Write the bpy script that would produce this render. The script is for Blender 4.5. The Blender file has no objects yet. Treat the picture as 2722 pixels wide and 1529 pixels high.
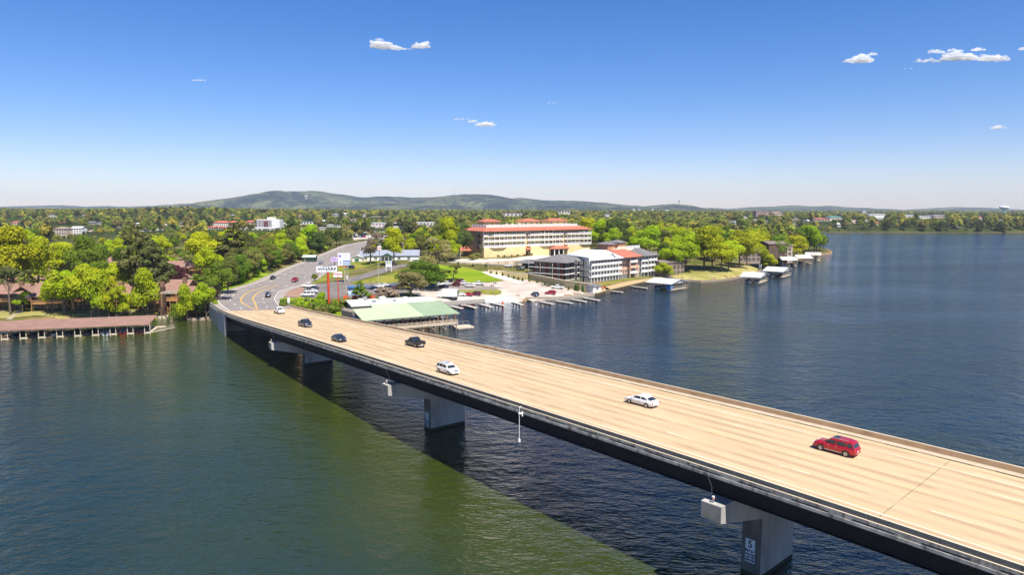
import bpy, bmesh, math, random
import numpy as np
from mathutils import Vector, Matrix
R = random.Random(11)
rad = math.radians
scene = bpy.context.scene
col = scene.collection

# ------------------------------------------------------------ camera, sky, sun, exposure
CAMZ = 35.0
FPX = 1815.0
PITCH = math.atan((764.5 - 553.7) / FPX)
cam_d = bpy.data.cameras.new('camera')
cam = bpy.data.objects.new('camera', cam_d)
col.objects.link(cam)
cam.location = (0, 0, CAMZ)
cam.rotation_euler = (math.pi / 2 - PITCH, 0, 0)
cam_d.sensor_width = 36.0
cam_d.lens = 36.0 * FPX / 2722.0
cam_d.clip_start = 0.5
cam_d.clip_end = 40000
scene.camera = cam

SUN_AZ, SUN_EL = rad(150), rad(58)      # azimuth clockwise from +Y
SUNV = Vector((math.sin(SUN_AZ) * math.cos(SUN_EL), math.cos(SUN_AZ) * math.cos(SUN_EL), math.sin(SUN_EL)))
world = bpy.data.worlds.new('World')
scene.world = world
world.use_nodes = True
wt = world.node_tree
for n in list(wt.nodes): wt.nodes.remove(n)
wo = wt.nodes.new('ShaderNodeOutputWorld')
wb = wt.nodes.new('ShaderNodeBackground')
sky = wt.nodes.new('ShaderNodeTexSky')
sky.sky_type = 'NISHITA'
sky.sun_disc = False
sky.sun_elevation = SUN_EL
sky.sun_rotation = SUN_AZ
sky.altitude = 400
sky.air_density = 1.0
sky.dust_density = 0.25
sky.ozone_density = 3.0
hsv = wt.nodes.new('ShaderNodeHueSaturation'); hsv.inputs['Saturation'].default_value = 1.36
tint = wt.nodes.new('ShaderNodeMix'); tint.data_type = 'RGBA'; tint.blend_type = 'MULTIPLY'; tint.inputs[0].default_value = 1.0
tint.inputs[7].default_value = (.97, .895, 1.12, 1)
wt.links.new(sky.outputs[0], hsv.inputs['Color']); wt.links.new(hsv.outputs[0], tint.inputs[6])
wt.links.new(tint.outputs[2], wb.inputs[0])
wb.inputs[1].default_value = 0.077
wt.links.new(wb.outputs[0], wo.inputs[0])
sl = bpy.data.lights.new('sun', 'SUN')
sl.energy = 4.95
sl.angle = rad(0.53)
sl.color = (1.0, 0.94, 0.84)
so = bpy.data.objects.new('sun', sl)
col.objects.link(so)
so.rotation_euler = SUNV.to_track_quat('Z', 'Y').to_euler()
so.location = (0, 0, 500)
scene.view_settings.view_transform = 'Standard'
scene.view_settings.look = 'None'
scene.view_settings.exposure = 0.75
scene.view_settings.gamma = 1.0
scene.view_settings.use_curve_mapping = False
try:
    scene.cycles.max_bounces = 6
    scene.cycles.diffuse_bounces = 2
    scene.cycles.glossy_bounces = 3
    scene.cycles.transparent_max_bounces = 48
    scene.cycles.volume_bounces = 0
except Exception: pass

# ------------------------------------------------------------ places: photo pixel -> point of the real place
def ray(px, py):
    a = (px - 1361.0) / FPX; b = -(py - 764.5) / FPX
    c, s = math.cos(PITCH), math.sin(PITCH)
    return (a, c + b * s, -s + b * c)
def G(px, py, z=0.0):
    v = ray(px, py); t = (CAMZ - z) / -v[2]
    return Vector((v[0] * t, v[1] * t, z))
def D(px, py, dist):
    v = ray(px, py); t = dist / v[1]
    return Vector((v[0] * t, dist, CAMZ + v[2] * t))
def PX(p):
    c, s = math.cos(PITCH), math.sin(PITCH); z = p[2] - CAMZ
    zc = p[1] * c - z * s; yc = p[1] * s + z * c
    return 1361 + FPX * p[0] / zc, 764.5 - FPX * yc / zc

# ------------------------------------------------------------ materials
MATS = {}
def mat(name, c, rough=0.7, c2=None, nscale=1.0, bump=0.0, bscale=None, metal=0.0, spec=0.4, detail=4, stretch=None, translucent=0.0, rand=0.0, coat=0.0, lo=.35, hi=.65):
    if name in MATS: return MATS[name]
    m = bpy.data.materials.new(name); m.use_nodes = True
    nt = m.node_tree; N = nt.nodes; L = nt.links
    b = N['Principled BSDF']
    b.inputs['Base Color'].default_value = (*c, 1)
    b.inputs['Roughness'].default_value = rough
    b.inputs['Metallic'].default_value = metal
    b.inputs['Specular IOR Level'].default_value = spec
    if coat: b.inputs['Coat Weight'].default_value = coat
    src = None
    if c2 is not None or bump:
        tc = N.new('ShaderNodeTexCoord'); mp = N.new('ShaderNodeMapping')
        L.new(tc.outputs['Object'], mp.inputs[0])
        if stretch: mp.inputs['Scale'].default_value = stretch
    if c2 is not None:
        nz = N.new('ShaderNodeTexNoise'); nz.inputs['Scale'].default_value = nscale; nz.inputs['Detail'].default_value = detail
        nz.inputs['Roughness'].default_value = .6
        L.new(mp.outputs[0], nz.inputs[0])
        cr = N.new('ShaderNodeValToRGB')
        cr.color_ramp.elements[0].position = lo; cr.color_ramp.elements[1].position = hi
        cr.color_ramp.elements[0].color = (*c, 1); cr.color_ramp.elements[1].color = (*c2, 1)
        L.new(nz.outputs['Fac'], cr.inputs[0]); src = cr.outputs[0]
    if rand:
        oi = N.new('ShaderNodeObjectInfo'); hs = N.new('ShaderNodeHueSaturation')
        mr = N.new('ShaderNodeMapRange'); mr.inputs[3].default_value = 0.5 - rand * .035; mr.inputs[4].default_value = 0.5 + rand * .035
        L.new(oi.outputs['Random'], mr.inputs[0]); L.new(mr.outputs[0], hs.inputs['Hue'])
        mv = N.new('ShaderNodeMath'); mv.operation = 'MULTIPLY'; mv.inputs[1].default_value = 7.31
        fr = N.new('ShaderNodeMath'); fr.operation = 'FRACT'
        L.new(oi.outputs['Random'], mv.inputs[0]); L.new(mv.outputs[0], fr.inputs[0])
        m2 = N.new('ShaderNodeMapRange'); m2.inputs[3].default_value = 1 - rand * .45; m2.inputs[4].default_value = 1 + rand * .35
        L.new(fr.outputs[0], m2.inputs[0]); L.new(m2.outputs[0], hs.inputs['Value'])
        if src: L.new(src, hs.inputs['Color'])
        else: hs.inputs['Color'].default_value = (*c, 1)
        src = hs.outputs[0]
    if src: L.new(src, b.inputs['Base Color'])
    if bump:
        n2 = N.new('ShaderNodeTexNoise'); n2.inputs['Scale'].default_value = bscale or nscale * 3; n2.inputs['Detail'].default_value = 3
        L.new(mp.outputs[0], n2.inputs[0])
        bp = N.new('ShaderNodeBump'); bp.inputs['Strength'].default_value = bump; bp.inputs['Distance'].default_value = .1
        L.new(n2.outputs['Fac'], bp.inputs['Height']); L.new(bp.outputs[0], b.inputs['Normal'])
    if translucent:
        tr = N.new('ShaderNodeBsdfTranslucent'); mx = N.new('ShaderNodeMixShader'); mx.inputs[0].default_value = translucent
        if src: L.new(src, tr.inputs[0])
        else: tr.inputs[0].default_value = (*c, 1)
        L.new(b.outputs[0], mx.inputs[1]); L.new(tr.outputs[0], mx.inputs[2])
        L.new(mx.outputs[0], N['Material Output'].inputs[0])
    MATS[name] = m
    return m
def M(name, *a, **k): return mat(name, *a, **k)

concrete = M('concrete', (.30, .28, .24), .85, (.42, .39, .34), .5, .2, 6)
conc_dark = M('weathered_concrete', (.10, .10, .095), .9, (.17, .165, .15), .8, .2, 6)
pier_conc = M('pier_concrete', (.30, .29, .27), .85, (.47, .46, .43), .35, .2, 5, stretch=(1, 1, .35))
pier_shade = M('shaded_pier_concrete', (.07, .065, .055), .9, (.17, .155, .13), .6, .2, 4, stretch=(1, 1, .3))
white = M('white_paint', (.78, .77, .74), .55, (.68, .67, .64), .4)
offwhite = M('cream_paint', (.68, .64, .56), .6)
black = M('black_rubber', (.018, .018, .018), .7)
dark = M('dark_void', (.012, .012, .014), .6)
glass = M('dark_glass', (.02, .026, .032), .08, spec=.8)
win_glass = M('window_glass', (.05, .055, .06), .15, (.14, .13, .12), .35, spec=.7)
shade_glass = M('shaded_window', (.10, .085, .075), .35, (.22, .19, .17), .5, spec=.5)
steel = M('galvanised_steel', (.35, .35, .36), .45, metal=.5)
girder_m = M('weathering_steel', (.012, .009, .010), .8, (.024, .016, .015), .6)
wood = M('weathered_wood', (.22, .17, .12), .85, (.33, .26, .19), 1.5)
wood_light = M('pale_timber', (.42, .35, .25), .85, (.55, .47, .35), 1.5)
red_paint = M('red_paint', (.50, .03, .015), .5, (.60, .07, .025), .3)
chrome = M('alloy_rim', (.55, .54, .52), .3, metal=.6)
lamp_w = M('headlight_glass', (.75, .75, .72), .15, spec=.8)
lamp_r = M('red_lens', (.45, .01, .01), .2, spec=.8)

# ------------------------------------------------------------ mesh building
class MB:
    def __init__(s): s.v = []; s.f = []; s.m = []; s.uv = None
    def add(s, vs, fs, mi=0, T=None):
        o = len(s.v)
        for p in vs:
            p = Vector(p)
            s.v.append(tuple(T @ p) if T else tuple(p))
        for f in fs:
            s.f.append([i + o for i in f]); s.m.append(mi)
        return s
    def box(s, x0, y0, z0, x1, y1, z1, mi=0, T=None):
        return s.add([(x0,y0,z0),(x1,y0,z0),(x1,y1,z0),(x0,y1,z0),(x0,y0,z1),(x1,y0,z1),(x1,y1,z1),(x0,y1,z1)],
                     [(0,3,2,1),(4,5,6,7),(0,1,5,4),(1,2,6,5),(2,3,7,6),(3,0,4,7)], mi, T)
    def cbox(s, c, d, mi=0, T=None):
        return s.box(c[0]-d[0]/2,c[1]-d[1]/2,c[2]-d[2]/2,c[0]+d[0]/2,c[1]+d[1]/2,c[2]+d[2]/2,mi,T)
    def prism(s, poly, z0, z1, mi=0, T=None, top=None):
        n = len(poly)
        vs = [(x,y,z0) for x,y in poly] + [(x,y,z1) for x,y in (top or poly)]
        fs = [tuple(range(n-1,-1,-1)), tuple(range(n,2*n))] + [(i,(i+1)%n,n+(i+1)%n,n+i) for i in range(n)]
        return s.add(vs, fs, mi, T)
    def tube(s, a, b, r, n=6, mi=0, r2=None, T=None):
        a = Vector(a); b = Vector(b); d = (b-a)
        if d.length < 1e-6: return s
        q = d.to_track_quat('Z','Y'); r2 = r if r2 is None else r2
        vs = []
        for p, rr in ((a,r),(b,r2)):
            for i in range(n):
                t = 2*math.pi*i/n
                vs.append(p + q @ Vector((rr*math.cos(t), rr*math.sin(t), 0)))
        fs = [(i,(i+1)%n,n+(i+1)%n,n+i) for i in range(n)] + [tuple(range(n-1,-1,-1)), tuple(range(n,2*n))]
        return s.add(vs, fs, mi, T)
    def quad(s, a, b, c, d, mi=0): return s.add([a,b,c,d], [(0,1,2,3)], mi)
    def mesh(s, name, mats, smooth=False):
        me = bpy.data.meshes.new(name)
        me.from_pydata(s.v, [], s.f)
        for m in (mats if isinstance(mats, (list, tuple)) else [mats]): me.materials.append(m)
        if any(s.m): me.polygons.foreach_set('material_index', s.m)
        if smooth: me.polygons.foreach_set('use_smooth', [True]*len(me.polygons))
        me.update()
        return me
    def build(s, name, mats, parent=None, smooth=False, **k):
        return ob(name, s.mesh(name, mats, smooth), parent, **k)

def ob(name, data, parent=None, loc=None, rot=None, **k):
    o = bpy.data.objects.new(name, data); col.objects.link(o)
    if parent: o.parent = parent
    if loc is not None: o.location = loc
    if rot is not None: o.rotation_euler = rot if not isinstance(rot, (int, float)) else (0, 0, rot)
    for a, b in k.items(): o[a] = b
    return o
def thing(name, label, cat, loc=(0,0,0), rz=0, group=None):
    o = ob(name, None, loc=loc, rot=rz); o.empty_display_size = .5
    o['label'] = label; o['category'] = cat
    if group: o['group'] = group
    return o
def tag(o, label, cat, group=None):
    o['label'] = label; o['category'] = cat
    if group: o['group'] = group
    return o
def dup(root, loc, rz=0, label=None, group=None, scale=None, mats=None):
    def cp(o, par):
        c = o.copy(); col.objects.link(c)
        if par: c.parent = par
        for ch in o.children: cp(ch, c)
        return c
    r = cp(root, None); r.location = loc; r.rotation_euler = (0, 0, rz)
    if label: r['label'] = label
    if group: r['group'] = group
    if scale: r.scale = scale if isinstance(scale, (tuple, list)) else (scale,)*3
    return r
def setmat(o, i, m):
    o.material_slots[i].link = 'OBJECT'; o.material_slots[i].material = m
_txt = {}
def text_mesh(s, size, m, bold=0.0, ax='CENTER', sx=1.0):
    k = (s, size, m.name, bold, sx)
    if k in _txt: return _txt[k]
    cu = bpy.data.curves.new('text', 'FONT'); cu.body = s; cu.size = size; cu.align_x = ax; cu.align_y = 'CENTER'
    cu.offset = bold; cu.extrude = .01; cu.resolution_u = 2
    o = bpy.data.objects.new('text', cu); col.objects.link(o)
    dg = bpy.context.evaluated_depsgraph_get()
    me = bpy.data.meshes.new_from_object(o.evaluated_get(dg))
    bpy.data.objects.remove(o); me.name = 'lettering'
    me.transform(Matrix.Diagonal((sx, 1, 1, 1)) )
    me.transform(Matrix.Rotation(math.pi/2, 4, 'X'))   # stands upright in XZ, faces -Y
    me.materials.clear(); me.materials.append(m)
    _txt[k] = me
    return me
# ------------------------------------------------------------ the bridge alignment
BP = [39.58441406340047, 47.79237084644041, -0.7412180750266688, -0.029798674366127004, 1.5711664798173481, -2.869846964499742, 1.1968883498315577, 0.4122367978478603, 23.36890594455069, -4.942973009223985, 20.649543491856964, -8.878343349893186]
SUP = 0.013
S0 = np.arange(0, 201.0)
_h = sum(BP[2+i]*(S0/200)**i for i in range(6)); _d = sum(BP[8+i]*(S0/200)**i for i in range(4))
_x = BP[0]+np.r_[0, np.cumsum((np.sin(_h[1:])+np.sin(_h[:-1]))/2)]; _y = BP[1]+np.r_[0, np.cumsum((np.cos(_h[1:])+np.cos(_h[:-1]))/2)]
def BR(s, off=0.0, dz=0.0):
    if s < 0: hh = _h[0]; x = _x[0]+s*math.sin(hh); y = _y[0]+s*math.cos(hh); z = CAMZ-_d[0]-s*(-.025)*0
    else:
        hh = float(np.interp(s, S0, _h)); x = float(np.interp(s, S0, _x)); y = float(np.interp(s, S0, _y)); z = CAMZ-float(np.interp(s, S0, _d))
    e = SUP*min(max(s/60, 0), 1)
    return Vector((x+off*math.cos(hh), y-off*math.sin(hh), z+dz-e*off))
END = 190.0
def BH(s): return float(_h[0]) if s < 0 else float(np.interp(s, S0, _h))
# ------------------------------------------------------------ ground heights
SH_PX = [(-900, 900), (-300, 880), (0, 868), (200, 857), (399, 849), (465, 844), (485, 841.5), (529, 845), (563, 848), (610, 862), (700, 872), (820, 866),
         (900, 846), (960, 836), (1060, 824), (1120, 816), (1180, 811.5), (1290, 803.5), (1390, 802), (1396, 797), (1407, 799.5), (1474, 797), (1520, 793), (1583, 785.5),
         (1600, 779), (1625, 771), (1710, 748), (1762, 739.5), (1816, 747), (1863, 749.6), (1909.6, 747), (1944.6, 742.6), (2014.5, 728.7), (2024, 721.7),
         (1991, 708), (2035, 702), (2077, 700.5), (2119, 690), (2170, 679), (2212, 674), (2210, 667), (2189, 663), (2120, 655), (2080, 640),
         (2045, 631), (2030, 622), (2060, 618.5), (2188, 617.8), (2441, 619), (2722, 619), (3500, 620)]
SHORE = [G(x, y)[:2] for x, y in SH_PX]
SHORE = [(-1600, 150)] + SHORE + [(9000, 1000), (14000, 16000), (-14000, 16000), (-14000, 150)]
COVE = [G(x, y)[:2] for x, y in [(60, 657), (166, 658), (170, 640), (230, 637), (225, 629), (100, 628), (40, 640)]]

def in_poly(X, Y, P):
    ins = np.zeros(X.shape, bool); n = len(P)
    for i in range(n):
        x0, y0 = P[i]; x1, y1 = P[(i+1) % n]
        if y0 == y1: continue
        c = ((y0 > Y) != (y1 > Y)) & (X < (x1-x0)*(Y-y0)/(y1-y0)+x0)
        ins ^= c
    return ins
def poly_dist(X, Y, P):
    D2 = np.full(X.shape, 1e12); n = len(P)
    for i in range(n):
        x0, y0 = P[i]; x1, y1 = P[(i+1) % n]; dx, dy = x1-x0, y1-y0
        t = np.clip(((X-x0)*dx+(Y-y0)*dy)/(dx*dx+dy*dy+1e-9), 0, 1)
        D2 = np.minimum(D2, (X-x0-t*dx)**2+(Y-y0-t*dy)**2)
    return np.sqrt(D2)
def sdist(X, Y):
    s = poly_dist(X, Y, SHORE) * np.where(in_poly(X, Y, SHORE), 1, -1)
    c = poly_dist(X, Y, COVE) * np.where(in_poly(X, Y, COVE), -1, 1)
    return np.minimum(s, c)
CP_PX = [(20,850,1.2),(150,848,1.3),(300,843,1.3),(480,832,1.3),(20,825,2.2),(120,826,2.2),(250,825,2.2),(400,823,2.3),(520,825,2.5),
 (60,790,4.2),(200,780,5),(350,780,5.2),(470,785,5),(150,740,7),(320,735,7.5),(460,745,7),(540,740,6.5),(560,790,4.5),(100,690,8),(300,690,9),(480,700,8.5),
 (600,790,3.9),(575,800,3.6),(640,762,5.0),(700,735,6.2),(652,797,4.2),(672,776,4.7),(714,763,5.2),(757,748,5.6),(820,714,6.6),(855,698,7.2),(927,669,9),(640,735,7),(720,705,8.5),(800,680,9.5),(600,700,9),
 (760,812,4.0),(740,800,4.2),(720,800,4.3),(800,800,4.2),(860,790,4.2),(830,760,5.2),(900,765,5.0),(960,740,6.2),(1040,715,7.2),(900,715,7.0),(1000,690,8.2),(940,700,7.6),
 (880,812,3.6),(930,800,3.2),(880,830,2.6),(850,820,3.4),(960,775,4.0),(1050,775,3.4),(1050,790,2.6),(1130,800,1.8),(1100,770,3.0),
 (1180,770,2.5),(1250,765,2.4),(1330,755,2.3),(1240,750,2.7),(1200,792,1.7),(1280,790,1.5),(1350,785,1.3),(1420,785,1.1),(1500,785,1.1),(1570,778,1.2),(1390,765,1.9),(1470,775,1.5),(1380,745,2.4),(1440,757,2.0),
 (1230,735,4.6),(1270,730,4.8),(1200,725,5.0),(1290,722,5.0),(1320,738,3.2),(1160,745,3.6),(1140,720,6.2),(1215,703,7.2),(1285,705,6.6),(1350,712,5.4),(1400,705,5.6),
 (1285,687,8.2),(1420,677,8.0),(1570,666,7.6),(1240,670,9),(1150,690,8.6),(1080,690,8.8),(1500,700,5.4),(1560,690,5),
 (1500,760,1.6),(1574,757,1.4),(1660,745,1.3),(1746,737,1.4),(1620,700,4),(1720,700,4),(1650,680,6.5),
 (1800,735,1.6),(1900,738,1.3),(1980,728,1.2),(1830,705,4.6),(1900,705,4.8),(1960,705,3.2),(1780,690,6.0),(1880,685,6.2),(1960,685,4.5),(2040,690,3.0),(2100,682,2.6),(2170,670,2.4),(2000,665,5),(1900,660,7),(1750,655,8),
 (1400,630,11),(1200,640,11),(1000,640,11),(800,640,11),(600,640,10),(300,640,9),(100,665,6),(1600,630,11),(1800,630,9),(1950,640,5)]
CP = [(*G(x, y, z)[:2], z) for x, y, z in CP_PX]
for yy, z in ((700, 10), (850, 9), (1000, 9), (1300, 13), (1700, 13), (2300, 12), (3200, 11), (4500, 10)):
    for k in range(-6, 7):
        xx = k * yy * .16
        if yy < 1100 and xx > 330: continue
        CP.append((xx, yy, z + 2.2*math.sin(k*1.7+yy*.01) + (5 if k <= -3 and yy > 1000 else 0) + (4 if k in (-3, -2) and 1100 < yy < 1800 else 0) - (0 if k < 1 or yy < 1200 else (3, 5, 7, 9, 10, 10)[k-1]*min(1, (yy-900)/1200))))
for k in range(0, 12): CP.append((350+k*110, 1060, 6)); CP.append((350+k*110, 1200, 9 + 2*math.sin(k)))
for xx, yy, z in ((-250,260,7),(-400,300,10),(-300,500,10),(-500,600,10)): CP.append((xx, yy, z))
CP = np.array(CP)
def spread(a, b, st, grow, lim):
    o = [b]; s = st
    while o[-1] < lim: s *= grow; o.append(o[-1]+s)
    return o
XS = list(np.arange(-260, 421, 4.0)); l = XS[0]; s = 4.0
while XS[0] > -9000: s *= 1.09; XS.insert(0, XS[0]-s)
s = 4.0
while XS[-1] < 9000: s *= 1.09; XS.append(XS[-1]+s)
YS = list(np.arange(140, 641, 4.0)); s = 4.0
while YS[-1] < 9500: s *= 1.045; YS.append(YS[-1]+s)
XS = np.array(XS); YS = np.array(YS)
GX, GY = np.meshgrid(XS, YS)
num = np.zeros(GX.shape); den = np.zeros(GX.shape)
for x, y, z in CP:
    sc = 12 + max(0, y-500)*.10
    w = 1/(((GX-x)**2+(GY-y)**2)+sc*sc)**1.8 * sc**1.2
    num += w*z; den += w
HZ = num/den
SD = sdist(GX, GY)
shore_h = np.where(SD > 0, .55 + SD*.35, np.maximum(-4, SD*.5 - .3))
HZ = np.where(SD > 0, np.minimum(HZ, shore_h), shore_h)
HZ += np.where((GY > 700) & (SD > 60), 2.2*np.sin(GX*.011+1)*np.sin(GY*.007), 0)
# highway beyond the bridge: centre line in plan, with its own level; the ground is graded to it
def spline(P, st=2.0):
    P = np.array(P, float); t = np.r_[0, np.cumsum(np.hypot(*(P[1:, :2]-P[:-1, :2]).T))]
    q = np.arange(0, t[-1], st); Q = np.stack([np.interp(q, t, P[:, i]) for i in range(P.shape[1])], 1)
    for _ in range(12):
        Q[1:-1] = Q[1:-1]*.5+(Q[:-2]+Q[2:])*.25
    return Q
_b = [BR(s) for s in (END-6, END, END+4)]
ROADC = spline([tuple(p) for p in _b] + [tuple(G(x, y, z)) for x, y, z in [(652.6,796.7,4.7),(671.8,775.7,5.0),(713.7,763.5,5.4),(756.7,748.3,5.8),(819.6,714,6.9),(868,693.5,7.8),(905,677,8.8),(936,663,10),(958,652,11)]] + [(-100, 640, 9), (-104, 760, 8), (-120, 1100, 10)])
SIDEC = spline([tuple(G(x, y, z)) for x, y, z in [(790,772,4.9),(850,762,4.9),(905,752,5.4),(960,737,6.2),(1010,722,6.9),(1040,712,7.4),(1085,703,7.8),(1150,697,7.8),(1215,696,7.5),(1290,702,7.0),(1350,706,6.2),(1400,707,5.6)]])
DRIVEC = spline([tuple(G(x, y, z)) for x, y, z in [(1296,722,5.0),(1330,737,3.9),(1365,747,2.9),(1400,755,2.1)]])
def grade(path, hw, soft):
    global HZ
    x0, y0, x1, y1 = path[:,0].min()-30, path[:,1].min()-30, path[:,0].max()+30, path[:,1].max()+30
    sel = np.where((GX > x0) & (GX < x1) & (GY > y0) & (GY < y1))
    X = GX[sel]; Y = GY[sel]
    d = np.full(X.shape, 1e9); zz = np.zeros(X.shape)
    for p in path:
        dd = np.hypot(X-p[0], Y-p[1]); mk = dd < d; d[mk] = dd[mk]; zz[mk] = p[2]
    w = np.clip((hw+soft-d)/soft, 0, 1); w = w*w*(3-2*w)
    HZ[sel] = HZ[sel]*(1-w)+(zz-.12)*w
grade(SIDEC, 5.5, 8); grade(DRIVEC, 4.5, 5); grade(ROADC[4:], 11, 7)
HZ = np.where((GY < 232) & (SD > 0), np.minimum(HZ, .5+SD*.75), HZ); HZ = np.where(SD > 0, HZ, np.minimum(HZ, np.maximum(-4, SD*.5-.3)))
# level building and parking pads
def pad(P, z, soft=5.0):
    global HZ
    d = poly_dist(GX, GY, P)*np.where(in_poly(GX, GY, P), -1, 1)
    w = np.clip((soft-d)/soft, 0, 1); w = w*w*(3-2*w)
    HZ = HZ*(1-w)+z*w
YEL = [(-18, 376), (52, 432), (30, 470), (-45, 410)]
pad(YEL, 7.8, 8)
pad([(10, 324), (24, 310), (35, 296), (72, 332), (62, 344), (44, 334), (20, 332)], 1.7, 6)
def ground(x, y):
    i = int(np.clip(np.searchsorted(XS, x)-1, 0, len(XS)-2)); j = int(np.clip(np.searchsorted(YS, y)-1, 0, len(YS)-2))
    a = (x-XS[i])/(XS[i+1]-XS[i]); b = (y-YS[j])/(YS[j+1]-YS[j])
    a = min(max(a, 0), 1); b = min(max(b, 0), 1)
    return float((HZ[j,i]*(1-a)+HZ[j,i+1]*a)*(1-b)+(HZ[j+1,i]*(1-a)+HZ[j+1,i+1]*a)*b)
def GP(px, py):                       # where the ray meets the ground
    z = 3.0
    for _ in range(14):
        p = G(px, py, z); z2 = ground(p.x, p.y)
        z += (z2-z)*.6
    p = G(px, py, z); p.z = ground(p.x, p.y)
    return p

m = bpy.data.materials.new('ground'); m.use_nodes = True
nt = m.node_tree; N = nt.nodes; L = nt.links; b = N['Principled BSDF']; b.inputs['Roughness'].default_value = .95; b.inputs['Specular IOR Level'].default_value = .1
tc = N.new('ShaderNodeTexCoord')
def noise(sc, det=5):
    n = N.new('ShaderNodeTexNoise'); n.inputs['Scale'].default_value = sc; n.inputs['Detail'].default_value = det; L.new(tc.outputs['Object'], n.inputs[0]); return n.outputs['Fac']
def ramp(src, stops):
    r = N.new('ShaderNodeValToRGB')
    while len(r.color_ramp.elements) < len(stops): r.color_ramp.elements.new(.5)
    for e, (p, c) in zip(r.color_ramp.elements, stops): e.position = p; e.color = (*c, 1)
    L.new(src, r.inputs[0]); return r.outputs[0]
ca = ramp(noise(.09), [(.35, (.085, .10, .02)), (.5, (.15, .14, .035)), (.66, (.26, .20, .09))])
cb = ramp(noise(.6), [(.3, (.5, .5, .5)), (.7, (1, 1, 1))])
mx = N.new('ShaderNodeMix'); mx.data_type = 'RGBA'; mx.blend_type = 'MULTIPLY'; mx.inputs[0].default_value = .7
L.new(ca, mx.inputs[6]); L.new(cb, mx.inputs[7])
cf = ramp(noise(.02), [(.3, (.02, .03, .008)), (.6, (.05, .065, .015))])
sx = N.new('ShaderNodeSeparateXYZ'); L.new(tc.outputs['Object'], sx.inputs[0])
mr = N.new('ShaderNodeMapRange'); mr.inputs[1].default_value = 420; mr.inputs[2].default_value = 620; L.new(sx.outputs['Y'], mr.inputs[0])
mx2 = N.new('ShaderNodeMix'); mx2.data_type = 'RGBA'; L.new(mr.outputs[0], mx2.inputs[0]); L.new(mx.outputs[2], mx2.inputs[6]); L.new(cf, mx2.inputs[7])
# bare tan earth low by the water
mr2 = N.new('ShaderNodeMapRange'); mr2.inputs[1].default_value = 1.5; mr2.inputs[2].default_value = .8
ad = N.new('ShaderNodeMath'); ad.operation = 'MULTIPLY_ADD'; L.new(noise(.035, 3), ad.inputs[0]); ad.inputs[1].default_value = 5.0; ad.inputs[2].default_value = -2.5
ad2 = N.new('ShaderNodeMath'); L.new(sx.outputs['Z'], ad2.inputs[0]); L.new(ad.outputs[0], ad2.inputs[1]); L.new(ad2.outputs[0], mr2.inputs[0])
farq = N.new('ShaderNodeMapRange'); farq.inputs[1].default_value = 650; farq.inputs[2].default_value = 850; farq.inputs[3].default_value = 1; farq.inputs[4].default_value = .22; L.new(sx.outputs['Y'], farq.inputs[0])
mq = N.new('ShaderNodeMath'); mq.operation = 'MULTIPLY'; L.new(mr2.outputs[0], mq.inputs[0]); L.new(farq.outputs[0], mq.inputs[1])
mx3 = N.new('ShaderNodeMix'); mx3.data_type = 'RGBA'; L.new(mq.outputs[0], mx3.inputs[0]); L.new(mx2.outputs[2], mx3.inputs[6]); mx3.inputs[7].default_value = (.25, .16, .085, 1)
L.new(mx3.outputs[2], b.inputs['Base Color'])
ground_mat = m
ny, nx = GX.shape
V = np.stack([GX, GY, HZ], -1).reshape(-1, 3)
idx = np.arange(ny*nx).reshape(ny, nx)
F = np.stack([idx[:-1,:-1], idx[:-1,1:], idx[1:,1:], idx[1:,:-1]], -1).reshape(-1, 4)
keep = (HZ.reshape(-1)[F] > -3.9).any(1); F = F[keep]
me = bpy.data.meshes.new('ground'); me.from_pydata(V.tolist(), [], F.tolist()); me.materials.append(ground_mat)
me.polygons.foreach_set('use_smooth', [True]*len(me.polygons)); me.update()
ob('ground', me, kind='structure')

# ------------------------------------------------------------ water
m = bpy.data.materials.new('lake_water'); m.use_nodes = True
nt = m.node_tree; N = nt.nodes; L = nt.links; b = N['Principled BSDF']
b.inputs['Roughness'].default_value = .06; b.inputs['IOR'].default_value = 1.8; b.inputs['Specular IOR Level'].default_value = .5
tc = N.new('ShaderNodeTexCoord')
def wn(sc, st, det=3, rot=0):
    mp = N.new('ShaderNodeMapping'); mp.inputs['Scale'].default_value = st; mp.inputs['Rotation'].default_value = (0, 0, rot); L.new(tc.outputs['Object'], mp.inputs[0])
    n = N.new('ShaderNodeTexNoise'); n.inputs['Scale'].default_value = sc; n.inputs['Detail'].default_value = det; n.inputs['Roughness'].default_value = .55
    L.new(mp.outputs[0], n.inputs[0]); return n.outputs['Fac']
body = ramp(wn(.02, (1, 1, 1), 4), [(.35, (.013, .024, .008)), (.65, (.022, .032, .008))])
# bridge's olive reflection band and bluer sky reflection beyond, painted into the water colour
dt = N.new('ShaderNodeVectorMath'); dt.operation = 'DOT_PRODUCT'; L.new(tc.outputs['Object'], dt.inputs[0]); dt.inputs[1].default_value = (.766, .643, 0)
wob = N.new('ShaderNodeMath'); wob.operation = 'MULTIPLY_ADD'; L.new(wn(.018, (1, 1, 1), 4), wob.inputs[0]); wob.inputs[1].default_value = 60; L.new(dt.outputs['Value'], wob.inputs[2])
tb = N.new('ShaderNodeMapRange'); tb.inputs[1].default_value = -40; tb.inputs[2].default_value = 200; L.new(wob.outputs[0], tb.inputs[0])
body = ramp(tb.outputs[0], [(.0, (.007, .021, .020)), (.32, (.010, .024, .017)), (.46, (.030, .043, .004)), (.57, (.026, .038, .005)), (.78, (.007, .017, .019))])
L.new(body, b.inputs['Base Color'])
def math_(op, a, c):
    q = N.new('ShaderNodeMath'); q.operation = op
    for i, v in ((0, a), (1, c)):
        if isinstance(v, (int, float)): q.inputs[i].default_value = v
        else: L.new(v, q.inputs[i])
    return q.outputs[0]
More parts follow.
